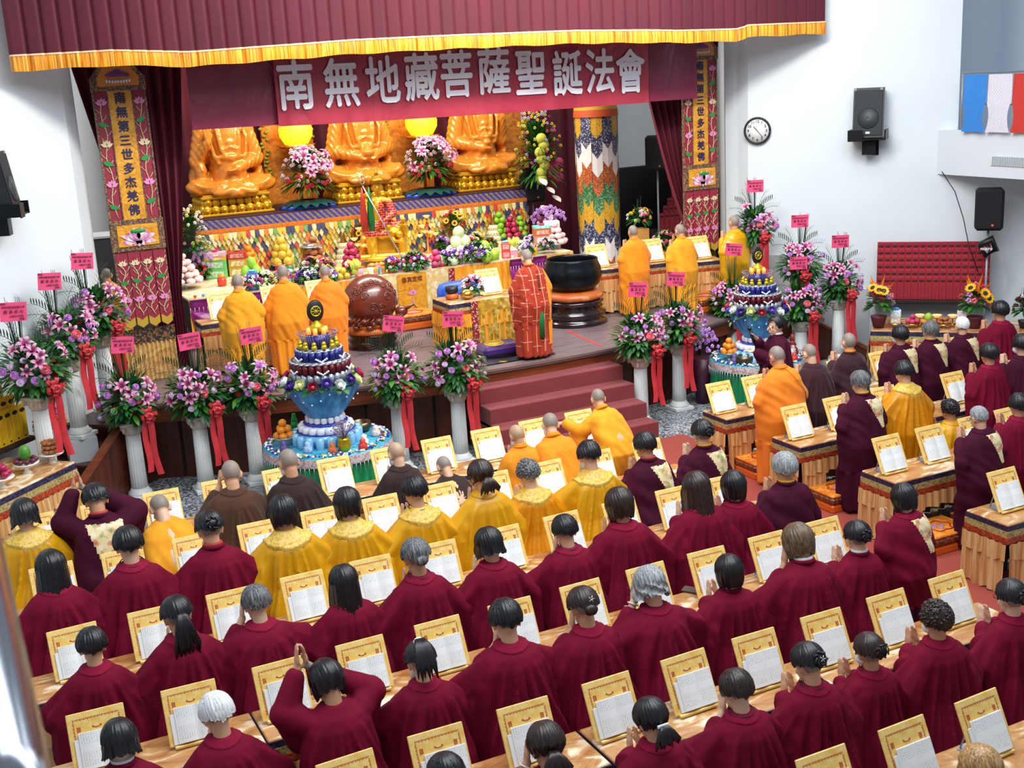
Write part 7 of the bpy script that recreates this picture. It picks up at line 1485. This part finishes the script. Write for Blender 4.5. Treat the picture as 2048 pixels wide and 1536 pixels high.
    g = G(); r_ = random.Random(2); [g.tube([(a[0]*.17, a[1]*.17, zz+.06), (a[0]*.22, a[1]*.22, zz+.17)], [.006, .003], 4) for a in [(math.cos(i), math.sin(i)) for i in range(40)]]; [g.sph((math.cos(i)*.22, math.sin(i)*.22, zz+.17), .011, nu=5, nv=4) for i in range(40)]; obj('berry_sprays', g, mat('dusty_sprays', '#8a7a90', .7), m_)
    g = G(); g.lathe([(.15, zz), (.13, zz+.16)], 20); obj('upper_drum', g, M_navyt, m_); zz += .16
    for i in range(6): a = 2*PI*i/6; obj('lit_candle', G().lathe([(.028, 0), (.026, .07), (.01, .075)], 10, (.1*math.cos(a), .1*math.sin(a), zz)), mat('lit_candle_wax', '#ffb060', .5, emit='#ff8a28', estr=.8), m_)
    g = G(); g.lathe([(.06, zz), (.075, zz+.06), (.08, zz+.09), (.04, zz+.12), (.02, zz+.15)], 16); obj('gold_urn', g, mat('bright_gold_foil', ''), m_)
    g = G(); g.lathe([(.01, -.015), (.085, -.012), (.1, 0), (.085, .012), (.01, .015)], 24, mx=T(0, 0, zz+.26, R(90)), sq=(1, 1.3)); ob = obj('black_halo', g, M_black, m_); g = G(); g.tube([(.055*math.cos(a), -.02, zz+.26+.055*math.sin(a)) for a in [2*PI*i/20 for i in range(21)]], .008, 6); [g.cyl((0, -.02, zz+.26), (.055*math.cos(a), -.02, zz+.26+.055*math.sin(a)), .004, n=5) for a in [i*PI/4 for i in range(8)]]; g.sph((0, -.02, zz+.26), .015); obj('gold_wheel', g, mat('bright_gold_foil', ''), ob)
    return H
def garland(x, y, R_, H, side):
    t = thing('bead_garland', f'garland of white flowers and blue beads round the top of the {side} round table', 'garland', (x, y, H)); r_ = random.Random(5)
    for c, n_, nm in (('#eef0e8', 150, 'white_blossoms'), ('#2038a8', 70, 'blue_beads'), ('#8a1c34', 34, 'wine_beads'), ('#c8a840', 40, 'gold_beads')):
        g = G()
        for i in range(n_): a = r_.uniform(0, 2*PI); q = R_*(.9+r_.uniform(-.05, .06)); g.sph((q*math.cos(a), q*math.sin(a), .014+r_.uniform(0, .02)), r_.uniform(.012, .021), (1, 1, .8), 6, 4)
        obj(nm, g, mat('bead_'+c[1:], c, .4), t)
for (x, y, R_, side, s) in ((3.95, 13.3, .76, 'left', 1.02), (10.45, 13.5, .68, 'right', .95)):
    H = mandala_table(x, y, R_, side, s); garland(x, y, R_, H, side)
    L = lambda dx, dy: (x+dx*R_, y+dy*R_, H)
    pile('orange', f'on the {side} round table', L(-.66, .1), .05, [(4, .07), (3, .05), (1, 0)], True)
    t = thing('gold_vase', f'golden foil vase with a spray on the {side} round table', 'vase', L(.05, -.7)); g = G(); g.lathe([(.04, 0), (.07, .03), (.085, .08), (.06, .13), (.075, .15)], 16, fl=lambda a, k_: 1+.05*math.sin(a*8)); obj('vessel', g, MATS['bright_gold_foil'], t)
    g = G(); r_ = random.Random(3)
    for i in range(70): a = r_.uniform(0, 6.28); e = r_.uniform(.1, 1.5); d = Vector((math.cos(a)*math.cos(e), math.sin(a)*math.cos(e), math.sin(e))); g.tube([(0, 0, .14), Vector((0, 0, .2))+d*.15], [.003, .002], 4); g.sph(Vector((0, 0, .2))+d*.15, .01, nu=5, nv=4)
    obj('spray', g, mat('dusty_sprays', ''), t)
    o = tag(obj('singing_bowl', G().lathe([(.04, 0), (.1, .02), (.125, .07), (.115, .12), (.105, .12), (.11, .07), (.03, .03)], 24), mat('bronze_bowl_metal', '#6a5a44', .3, .8)), f'bronze singing bowl on the {side} round table', 'bowl'); o.location = L(.62 if side == 'left' else -.6, .15 if side == 'left' else -.35)
    for i, (dx, dy, c, w) in enumerate(((-.45, -.45, '#9ab8dc', 'pale blue tin stack'), (-.15, -.72, '#c86a3c', 'red gold treasure basket'), (.4, -.6, '#e4dccc', 'small cream cake'), (.72, -.25, '#e8c8c0', 'pink figurine'), (-.75, -.2, '#5a4a8a', 'purple tin stack'), (.3, -.82, '#c83a30', 'small red ornament'))):
        g = G(); g.lathe([(.05, 0), (.055, .03), (.05, .07), (.03, .09), (.035, .12), (.0, .14)], 14); o = tag(obj('small_ornament', g, mat('orn_'+c[1:], c, .4, var=.4, vscale=50)), f'{w} on the {side} round table', 'ornament'); o.location = L(dx, dy)
    t = thing('crystal_tree', f'green glass tree ornament on the {side} round table', 'ornament', L(-.35, .55) if side == 'left' else L(.75, -.2)); g = G(); [g.lathe([(.09-.025*q, .05+.07*q), (.02, .14+.07*q)], 12, fl=lambda a, k_: 1+.12*math.sin(a*6)) for q in range(3)]; obj('boughs', g, mat('green_glass' if side == 'left' else 'red_glass', '#1c9a3c' if side == 'left' else '#b83a30', .15), t)
orchid('violet orchid plant beside the right round table', (9.86, 14.02, .62), 80, .24, .5); tag(obj('orchid_pot', G().lathe([(.1, 0), (.13, .4), (.16, .68), (.14, .68)], 18), mat('plum_pot', '#4a1c34', .4)), 'dark plum pot under the violet orchid', 'pot').location = (9.86, 14.02, 0)

# ================================================================== side altars and memorial tablets
ORD2 = ORD+['twelfth', 'thirteenth', 'fourteenth', 'fifteenth', 'sixteenth']
def tablet_mesh(col, ink, name):
    g = G(); g.bbox(0, 0, .16, .092, .035, .32, .006); g2 = G(); g2.lathe([(.036, 0), (.026, .002)], 14, (0, 0, 0), mx=T(0, -.019, .265, R(90)), sq=(1, .55)); g2.add([(-.012, -.0185, .02), (.012, -.0185, .02), (.012, -.0185, .035), (-.012, -.0185, .035)], [(0, 1, 2, 3)], 0, False); g2.add([(-.02, -.0185, .05), (-.018, -.0185, .05), (-.018, -.0185, .22), (-.02, -.0185, .22)], [(0, 1, 2, 3)]); g2.add([(.0, -.0185, .07), (.002, -.0185, .07), (.002, -.0185, .2), (.0, -.0185, .2)], [(0, 1, 2, 3)])
    return g.mesh('tablet', [mat(name, col, .5, var=.1, vscale=9)]), g2.mesh('tablet_print', [mat(ink[0], ink[1], .6)])
TR = tablet_mesh('#9c2232', ('dark_red_print', '#4a1018'), 'red_tablet'); TY = tablet_mesh('#e8b818', ('black_print', '#2a2010'), 'yellow_tablet')
def tablets(name, lab, org, dx, cols, rows, TM, step, sc=1.0, shrink=0, zstep=.105, back=.055, group=None):
    "stepped bank of tablets; org = lower left front corner, dx = direction along the bank"
    d = Vector((math.cos(dx), math.sin(dx), 0)); n = Vector((-d.y, d.x, 0)); 
    for r_ in range(rows):
        for c in range(cols):
            if c < shrink*r_: continue
            o = mesh_obj('memorial_tablet', TM[0]); o.location = Vector(org)+d*(c+.5)*step+n*(back*r_)+Vector((0, 0, zstep*r_)); o.rotation_euler.z = dx; o.scale = (sc,)*3; tag(o, lab.replace('memorial tablet in the stepped bank', f'memorial tablet, {ORD[r_]} row up, {ORD2[c]} column,'), 'tablet', group or lab); mesh_obj('tablet_print', TM[1], o)
    g = G(); 
    for r_ in range(1, rows): a = shrink*r_*step; g.add([tuple(Vector(org)+d*p+n*q+Vector((0, 0, z))) for z in (-.02, zstep*r_-.004) for p, q in ((a, back*r_-.018), (cols*step, back*r_-.018), (cols*step, back*(r_+1)), (a, back*(r_+1)))], [(0, 3, 2, 1), (4, 5, 6, 7), (0, 1, 5, 4), (1, 2, 6, 5), (2, 3, 7, 6), (3, 0, 4, 7)], 0, False)
    if rows > 1: tag(obj('tablet_riser', g, M_dark), 'dark stepped riser carrying the '+lab.split(' in the ')[0]+'s '+name, 'riser')
# right altar: front edge along (1,-1)/sqrt2
def side_altar(label, P0, ang, L, D, H):
    t = thing('side_altar', label, 'altar', tuple(P0)+(0,), ang)
    obj('tabletop', G().bbox(L/2, D/2, H-.015, L, D, .03, .01), M_ttop, t); obj('altar_body', G().box(.05, L-.05, .08, D-.03, 0, H-.03), M_dark, t)
    for nm, z0, z1, m_, o in (('navy_band', -.085, -.02, M_tnavy, .004), ('olive_band', -.16, -.085, M_tolive, .008), ('rust_band', -.24, -.16, M_tred, .01)): obj(nm, G().box(-o, L+o, -o, D+o, H+z0, H+z1), m_, t)
    for l_, x_, y_, r2 in ((L, L/2, -.012, 0), (D, -.012, D/2, -PI/2), (D, L+.012, D/2, PI/2)): g = G(); skirt(g, l_, H-.4, H-.23, int(l_*11), .025, -.012); skirt(g, l_, .02, H-.35, int(l_*10), .035); obj('satin_skirt', g, M_skirt, t, T(x_, y_, 0, 0, 0, r2))
    return t
RA0 = Vector((12.36, 13.28)); side_altar('satin draped side altar under the red tablets by the right wall', RA0, -PI/4, 1.56, .95, .85)
d45 = Vector((math.cos(-PI/4), math.sin(-PI/4), 0)); n45 = Vector((-d45.y, d45.x, 0)); RP = lambda a, b, z=.85: tuple(Vector((12.36, 13.28, z))+d45*a+n45*b)
TL_ = Vector((13.4, 14.3, 1.04))
tablets('on the right wall', 'dark red memorial tablet in the stepped bank above the right side altar', TL_, -PI/4, 16, 6, TR, .104, 1.13, 0, .105, .03, 'red memorial tablets above the right side altar')
g = G(); g.bbox(.85, .25, .0, 1.8, .5, .06, .01); o = tag(obj('shelf', g, M_dark), 'dark wall shelf carrying the red memorial tablets', 'shelf'); o.location = tuple(TL_-n45*.05-Vector((0, 0, .035)))[:3]; o.rotation_euler.z = -PI/4
def footed(P, lab, mk): t = thing('footed_tray', 'small brass footed tray under the '+lab, 'tray', P); obj('tray', G().lathe([(.045, 0), (.015, .02), (.015, .04), (.1, .055), (.11, .065)], 18), MATS['brass'], t)
for i, (a, lab, fn) in enumerate(((.34, 'white and green wrapped box', 0), (.58, 'dragon fruits', 1), (.80, 'oranges and green pomelo', 2), (1.02, 'wrapped brown sweets', 3), (1.26, 'flower-printed carton', 4))):
    P = RP(a, .22); footed(P, lab+' on the right side altar', 0); P2 = (P[0], P[1], P[2]+.066)
    if fn == 0: boxes('white and green wrapped box on the right side altar', P2, [(.15, .11, .1), (.15, .11, .1)], ['#c8b0a0', '#d8e8f0'], '#3c8ad8', -PI/4)
    if fn == 1: pile('dragon', 'on the right side altar', P2, .042, [(4, .06), (1, 0)], False)
    if fn == 2: pile('orange', 'on the right side altar', P2, .035, [(6, .07)], False); o = mesh_obj('pomelo', fruit_mesh('pomelo', .055)); o.location = (P2[0], P2[1], P2[2]+.1); tag(o, 'single green pomelo on the oranges of the right side altar', 'fruit')
    if fn == 3: pile('kiwi', 'on the right side altar', P2, .032, [(6, .065), (4, .04)], False, 'sweets')
    if fn == 4: boxes('flower-printed white carton on the right side altar', P2, [(.13, .08, .2)], ['#e4dcd4'], None, -PI/4)
for i, a in enumerate((.68, .92, 1.14)):
    t = thing('lotus_candle', f'lit lotus candle holder on the right side altar, {["left", "middle", "right"][i]}', 'lamp', RP(a, .36)); obj('holder', G().lathe([(.04, 0), (.01, .02), (.01, .11), (.03, .13)], 12), MATS['brass'], t); obj('lotus_cup', G().lathe([(.03, .13), (.065, .17), (.06, .175), (.02, .15)], 16, fl=lambda b, k_: 1+(.2*math.cos(b*8) if k_ in (1, 2) else 0)), MATS['lit_lotus_cup'], t)
def paradise(lab, P, rz=0):
    t = bouquet('altar_bouquet', lab, P, 16, .15, .34, ['#c8304c', '#e86a80', '#c898c8'], True, mat('wine_pot', '#5a1c28', .5), 3, rz); g = G()
    for i in range(9): a = i*.8; g.add([(0, -.02, .3), (.02, -.02, .33), (.1*math.cos(a)+.02*i-.08, -.05, .5+.05*math.sin(a*3)), (.05*math.cos(a)-.02, -.03, .36)], [(0, 1, 2, 3)], 0, False)
    obj('bird_of_paradise', g, mat('strelitzia_orange', '#f08a1c', .4), t); t.scale = (1.5,)*3; return t
paradise('sunflower and bird-of-paradise bouquet at the left end of the right side altar', RP(.1, .2), -.7); paradise('sunflower and bird-of-paradise bouquet at the right end of the right side altar', RP(1.44, .25), -.7)
# far right corner altar and its tablets
side_altar('dark corner altar beyond the speaker stand at the right edge', Vector((13.72, 11.92)), -PI/4, 1.6, .9, .85)
RQ = lambda a, b, z=.85: tuple(Vector((13.72, 11.92, z))+d45*a+n45*b)
tablets('at the right edge', 'dark red memorial tablet in the stepped bank at the right edge', Vector(RQ(.35, .75, 1.0)), -PI/4, 9, 6, TR, .104, 1.13, 1, .12, .04, 'red memorial tablets at the right edge')
bouquet('altar_bouquet', 'red and white bouquet with dark reeds on the far right corner altar', RQ(.18, .3), 26, .17, .4, ['#a81c30', '#e8ecf4', '#6a1428'], True, M_black, 0, 0, 9)
pile('plum', 'on the white cake stand at the right edge', RQ(.48, .2), .035, [(7, .09), (5, .06), (3, .03), (1, 0)], True)
# left altar
LA = Vector((-.95, 11.66)); side_altar('satin draped side altar along the left wall under the yellow tablets', LA, PI/4, 2.98, .95, .85)
dl = Vector((math.cos(PI/4), math.sin(PI/4), 0)); nl = Vector((-dl.y, dl.x, 0)); LP = lambda a, b, z=.85: tuple(Vector((LA.x, LA.y, z))+dl*a+nl*b)
tt = Vector((.47, 14.33, 1.0))
for r_ in range(7):
    for c in range(9-r_):
        o = mesh_obj('memorial_tablet', TY[0]); o.location = tt-dl*(.12*(c)+.06)-dl*(0*r_)+nl*(.03*r_)+Vector((0, 0, .13*r_)); o.rotation_euler.z = PI/4
        o.location = tt+dl*(.36-.12*(c+r_))+nl*(.03*r_)+Vector((0, 0, .135*r_)); o.scale = (1.25, 1, 1.3); tag(o, f'yellow memorial tablet, {ORD[r_]} row up, {ORD2[c]} from the right, on the left wall', 'tablet', 'yellow memorial tablets on the left wall'); mesh_obj('tablet_print', TY[1], o)
g = G(); g.bbox(-.35, .12, -.03, 1.7, .34, .05, .01); o = tag(obj('shelf', g, M_dark), 'dark wall shelf carrying the yellow memorial tablets', 'shelf'); o.location = tt; o.rotation_euler.z = PI/4
M_cake = mat('white_china', '#ecebe6', .25)
for i, (px, py, lab) in enumerate(((55, 945, 'green melon and plums'), (105, 925, 'ring of golden cakes'), (5, 975, 'red apples at the frame edge'))):
    P = tuple(at(px, py, .85)); t = thing('cake_stand', 'white china stand under the '+lab, 'stand', P); obj('stand', G().lathe([(.055, 0), (.03, .02), (.028, .08), (.13, .1), (.14, .115), (.03, .1)], 24), M_cake, t); z = P[2]+.112
    if i == 0:
        o = tag(obj('bitter_melon', G().sph((0, 0, .11), .075, (.85, .85, 1.25), 16, 12, fn=lambda a, th: 1+.04*math.sin(a*9)), mat('melon_green', '#4a8a2c', .4, var=.3, vscale=25)), 'upright green melon on the left side altar', 'fruit'); o.location = (P[0], P[1], z); pile('plum', 'round the green melon on the left side altar', (P[0], P[1], z), .033, [(9, .1)], False)
    if i == 1:
        for q in range(3):
            for c in range(8): a = c*PI/4+q*.3; o = mesh_obj('golden_cake', fruit_mesh('kiwi', .03)); o.location = (P[0]+.065*math.cos(a), P[1]+.065*math.sin(a), z+.028+.05*q); tag(o, 'golden cake in the round stack on the left side altar', 'cake', 'golden cakes on the left side altar')
    if i == 2: pile('apple', 'at the left edge of the frame', (P[0], P[1], z), .045, [(5, .08), (3, .04)], False)
q = at(105, 905, .85); bouquet('altar_bouquet', 'orange gladiolus, violet and pink bouquet on the left side altar', (q.x+.03, q.y+.12, .85), 40, .19, .42, ['#b078d0', '#f07020', '#d83060', '#f0b8c8', '#f08a1c'], True, mat('dark_green_pot', '#1c3a2c', .5), 0, 0, 7)
# red tablets on the stage, right rear, with black screen
tablets('at the right rear of the stage', 'red memorial tablet in the stepped bank at the right rear of the stage', (12.55, 19.2, 1.75), -.22, 15, 7, TR, .105, 1.1, 1, .13, .05, 'red memorial tablets on the stage')
tag(obj('black_screen', G().bbox(0, 0, .95, 2.1, .08, 1.9, .02), mat('matt_black', '#0a0c12', .5)), 'large black screen panel behind the draped column', 'screen').location = (13.0, 20.2, SZ)
tag(obj('tablet_table', G().bbox(0, 0, .36, 1.8, .6, .72, .02), M_dark), 'dark table under the red tablets at the right rear of the stage', 'table').location = (13.3, 19.25, SZ); bpy.data.objects['tablet_table'].rotation_euler.z = -.22
for i, (px, py, Y, lab) in enumerate(((1278, 445, 17.9, 'yellow and pink bouquet with tall reeds right of the draped column'), (1330, 490, 17.4, 'mixed bouquet between the orange robes at stage right'), (1378, 470, 17.2, 'yellow bouquet beside the right curtain'))):
    q = aty(px, py, Y); bouquet('stage_bouquet', lab, (q.x, Y, q.z-.1), 40, .22, .35, ['#f0c020', '#f0a0b8', '#e85a70', '#f4f0e8'], True, None, 2, 0, 6 if i == 0 else 0); o = tag(obj('flower_plinth', G().bbox(0, 0, (q.z-.1-SZ)/2, .26, .26, q.z-.1-SZ, .01), MATS['orange_panel'] if 'orange_panel' in MATS else mat('orange_panel', '#d89a50', .5)), 'peach plinth under the '+lab.split(' with ')[0].split(' between ')[0].split(' beside ')[0]+(' behind the right orange robes', ' at stage right', ' by the curtain')[i], 'plinth'); o.location = (q.x, Y, SZ)

# ================================================================== loudspeakers, clock, cloths, rail
M_grille = mat('speaker_grille', '#1c2228', .6, .2, var=.3, vscale=80)
def wall_speaker(lab, P, rz, s=1):
    t = thing('wall_speaker', lab, 'speaker', P, rz, None, s)
    g = G(); g.prism([(-.19, 0), (.19, 0), (.14, .32), (-.14, .32)], 0, .62); cb_ = obj('cabinet', g, M_black, t, T(0, -.1, 0, R(-8)))
    obj('grille', G().bbox(0, -.005, .31, .34, .012, .56, .004), M_grille, cb_); g = G(); g.lathe([(.13, 0), (.12, .012), (.04, .02), (.0, .03)], 24, mx=T(0, -.01, .24, R(90))); obj('cone', g, mat('speaker_cone', '#2c3238', .5), cb_)
    obj('badge', G().box(-.025, .025, -.016, -.012, .05, .075), M_wcol, cb_); g = G(); g.bbox(-.168, .14, .33, .02, .05, .16, .005); obj('side_handle', g, mat('grey_handle', '#787e88', .4), cb_)
    for e in (-.17, .15): obj('corner_cap', G().bbox(e, .01, .6, .04, .04, .04, .006), mat('grey_handle', ''), cb_)
    g = G(); g.bbox(0, .0, -.02, .44, .3, .02, .004); g.box(-.23, -.21, -.16, .1, -.03, .1); g.box(.21, .23, -.16, .1, -.03, .1); g.prism([(-.08, .0), (.08, .0), (.06, .24), (-.06, .24)], -.22, -.05); g.box(-.1, .1, .2, .24, -.24, -.02); obj('bracket', g, mat('black_metal', '#101318', .4, .5), t)
    g = G(); g.box(-.235, -.05, -.17, -.16, -.04, .1); obj('bracket_plate', g, mat('black_metal', ''), t); return t
q = Vector((13.47, 14.73, 0)); wall_speaker('black loudspeaker on a bracket high on the right white wall', (13.36, 14.5, 3.56), -PI/4-.1, 1.22)
wall_speaker('black loudspeaker cut off by the left edge on the left wall', (.93, 14.72, 3.58), PI/4+.5, 1.12)
def stand_speaker(lab, P, rz, h, w=.4, cover=True):
    t = thing('stand_speaker', lab, 'speaker', P, rz); g = G(); g.bbox(0, 0, h+.3, w, .34, .62, .04); obj('cabinet', g, mat('black_fabric_cover', '#0c1016', .85), t); obj('badge', G().box(.03, .06, -.175, -.17, h+.06, h+.09), mat('orange_badge', '#e06a3a', .5), t)
    g = G(); g.cyl((0, 0, .35), (0, 0, h), .018); obj('pole', g, mat('grey_metal', ''), t)
    for a in (.3, 2.4, 4.5): g = G(); g.cyl((0, 0, .75), (.42*math.cos(a), .42*math.sin(a), .01), .012); obj('leg', g, mat('grey_metal', ''), t)
    return t
ss = stand_speaker('black covered loudspeaker on a tripod stand below the balcony', (14.42, 13.05, 0), -PI/4, 2.16)
g = G(); g.tube([(-.13, -.05, 1.92), (.05, -.05, 2.02), (.12, -.05, 1.85), (-.02, -.05, 1.76), (-.13, -.05, 1.92)], [.09, .11, .1, .08, .05], 8, flat=.5); bg_ = obj('cable_pouch', g, M_black, ss); obj('pouch_lettering', G().join(text_g('mipro', .07, .001, .002), T(-.02, -.13, 1.88)), M_wcol, bg_)
stand_speaker('black loudspeaker on a stand at the right rear of the stage, beside the dais', (10.35, 20.1, SZ), -.1, 1.45)
stand_speaker('black monitor loudspeaker half behind the right stage curtain', (12.15, 18.6, SZ), -.6, 1.95, .42)
t = thing('wall_clock', 'round white wall clock with black rim beside the right banner', 'clock', (12.28, 15.86, 3.71), -PI/4)
obj('dial', G().lathe([(.185, 0), (.185, .01)], 40, mx=T(0, 0, 0, R(90))), M_wcol, t); g = G(); g.tube([(.2*math.cos(a), -.012, .2*math.sin(a)) for a in [2*PI*i/40 for i in range(41)]], .018, 8); obj('rim', g, M_black, t)
for i in range(1, 13): a = PI/2-i*PI/6; obj('numeral', G().join(text_g(str(i), .06, .001, .001), T(.145*math.cos(a), -.016, .145*math.sin(a))), M_black, t)
for a, L, w_ in ((PI/2-R(318), .09, .006), (PI/2-R(140), .13, .004)): obj('hand', G().cyl((0, -.02, 0), (L*math.cos(a), -.02, L*math.sin(a)), w_, n=5), M_black, t)
# balcony rail with hanging sutra cloths
t = thing('balcony_railing', 'thin metal railing along the top of the balcony', 'railing', (0, 0, 0)); g = G(); g.cyl((14.33, 2.2, 4.46), (14.33, 13.6, 4.46), .016); g.cyl((14.33, 2.2, 4.0), (14.33, 13.6, 4.0), .01); obj('rail', g, mat('grey_metal', ''), t)
for i in range(9): obj('post', G().cyl((14.33, 13.58-i*1.4, 3.62), (14.33, 13.58-i*1.4, 4.46), .013), mat('grey_metal', ''), t)
def prayer_cloth(nm, c1, c2):
    m_, k_ = nmat(nm, .7); bt = k_.n('ShaderNodeTexBrick', i_Scale=1.0); bt.inputs['Brick Width'].default_value = .05; bt.inputs['Row Height'].default_value = .022; bt.inputs['Mortar Size'].default_value = .007; bt.inputs['Color1'].default_value = lin(c2); bt.inputs['Color2'].default_value = lin(c2); bt.inputs['Mortar'].default_value = lin(c1); k_.l(k_.coord((1, 1, 1), (0, R(90), 0)), bt.inputs[0]); k_.l(bt.outputs[0], k_.b.inputs['Base Color']); return m_
for i, (c, a, b) in enumerate((('blue', '#3a8ee0', '#2a6cc0'), ('white', '#e4e4ee', '#b8b4cc'), ('red', '#d23c34', '#b02c28'), ('green', '#3c9a5a', '#2c7a44'))):
    y0 = 13.42-i*.45; t = thing('prayer_cloth', f'{c} printed sutra cloth hanging on the balcony railing', 'cloth', (0, 0, 0))
    for q in range(2):
        z1 = 4.43-q*.4; g = G(); g.grid(lambda u, v: (14.20-.02*q+.012*math.sin(u*9+v*4), y0-.42*u+.03*(2*u-1)*math.sin(v*PI)*(1 if q else -.6), z1-v*.42), 12, 8); obj('upper_sheet' if q == 0 else 'lower_sheet', g, prayer_cloth(f'{c}_cloth_{q}', a, b), t)
t = thing('air_vent', 'long white air vent in the balcony front', 'vent', (14.24, 12.55, 3.2)); g = G(); g.box(-.01, .0, -.35, .35, -.07, .07); fr_ = obj('frame', g, M_white, t)
for i in range(22): obj('slat', G().box(-.02, -.01, -.33+.03*i, -.318+.03*i, -.06, .06), mat('vent_slat', '#9aa4ae', .5), t)
tg = thing('wall_notice', 'small grey notice on the gallery wall', 'notice', (16.68, 13.9, 4.5), -PI/2); obj('sheet', G().box(-.14, .14, -.012, 0, -.16, .0), mat('grey_notice', '#a8b2b8', .7), tg); obj('lettering', G().box(-.12, .08, -.012, 0, .06, .09), M_cardink, tg)
tw = thing('wall_box', 'white water dispenser box with a green notice on the wall below the balcony', 'dispenser', (15.42, 12.6, 1.15), -PI/4); obj('casing', G().bbox(0, 0, .3, .34, .2, .62, .04), M_wcol, tw); obj('notice', G().box(-.05, .12, -.115, -.105, .22, .46), mat('green_notice', '#3c8a78', .5), tw)
g = G(); pts = [(14.2, 13.8, 3.0), (14.28, 13.6, 2.7), (14.32, 13.45, 2.3), (14.3, 13.3, 1.9), (14.35, 13.15, 1.5)]; g.tube(pts, .008, 5); tag(obj('cable', g, M_black), 'black cable hanging down to the tripod loudspeaker', 'cable')
for i in range(2): pass
t = thing('equipment_cabinet', 'grey equipment cabinet with pale rim behind the left banner', 'cabinet', (2.5, 18.3, SZ), -.15); obj('cabinet_body', G().bbox(0, 0, .9, .9, .6, 1.8, .02), mat('dark_grey_panel', '#34383e', .5), t); obj('rim', G().box(-.47, .47, -.32, .32, 1.8, 1.83), mat('pale_rim', '#c8ccd0', .4), t)
# chrome hand rail in front of the camera
a = ray(-70, 1010)*2.1+Vector((0, 0, CAM_H)); b = ray(20, 1560)*1.35+Vector((0, 0, CAM_H)); c = ray(60, 1800)*1.2+Vector((0, 0, CAM_H))
rl = thing('chrome_handrail', 'polished chrome handrail out of focus at the lower left corner', 'railing', (0, 0, 0)); obj('tube', G().tube([a+(a-b)*.6, a, b, c], .045, 28), mat('chrome', '#9aa0aa', .14, 1.0), rl)
M_phone = mat('phone_brown', '#5a4a40', .5)
q = at(1385, 1182, .605); o = tag(obj('wallet', G().bbox(0, 0, .012, .09, .17, .024, .008), M_phone), 'brown wallet on a low table beside the parted black hair', 'wallet'); o.location = (q.x, q.y, .601); o.rotation_euler.z = .6
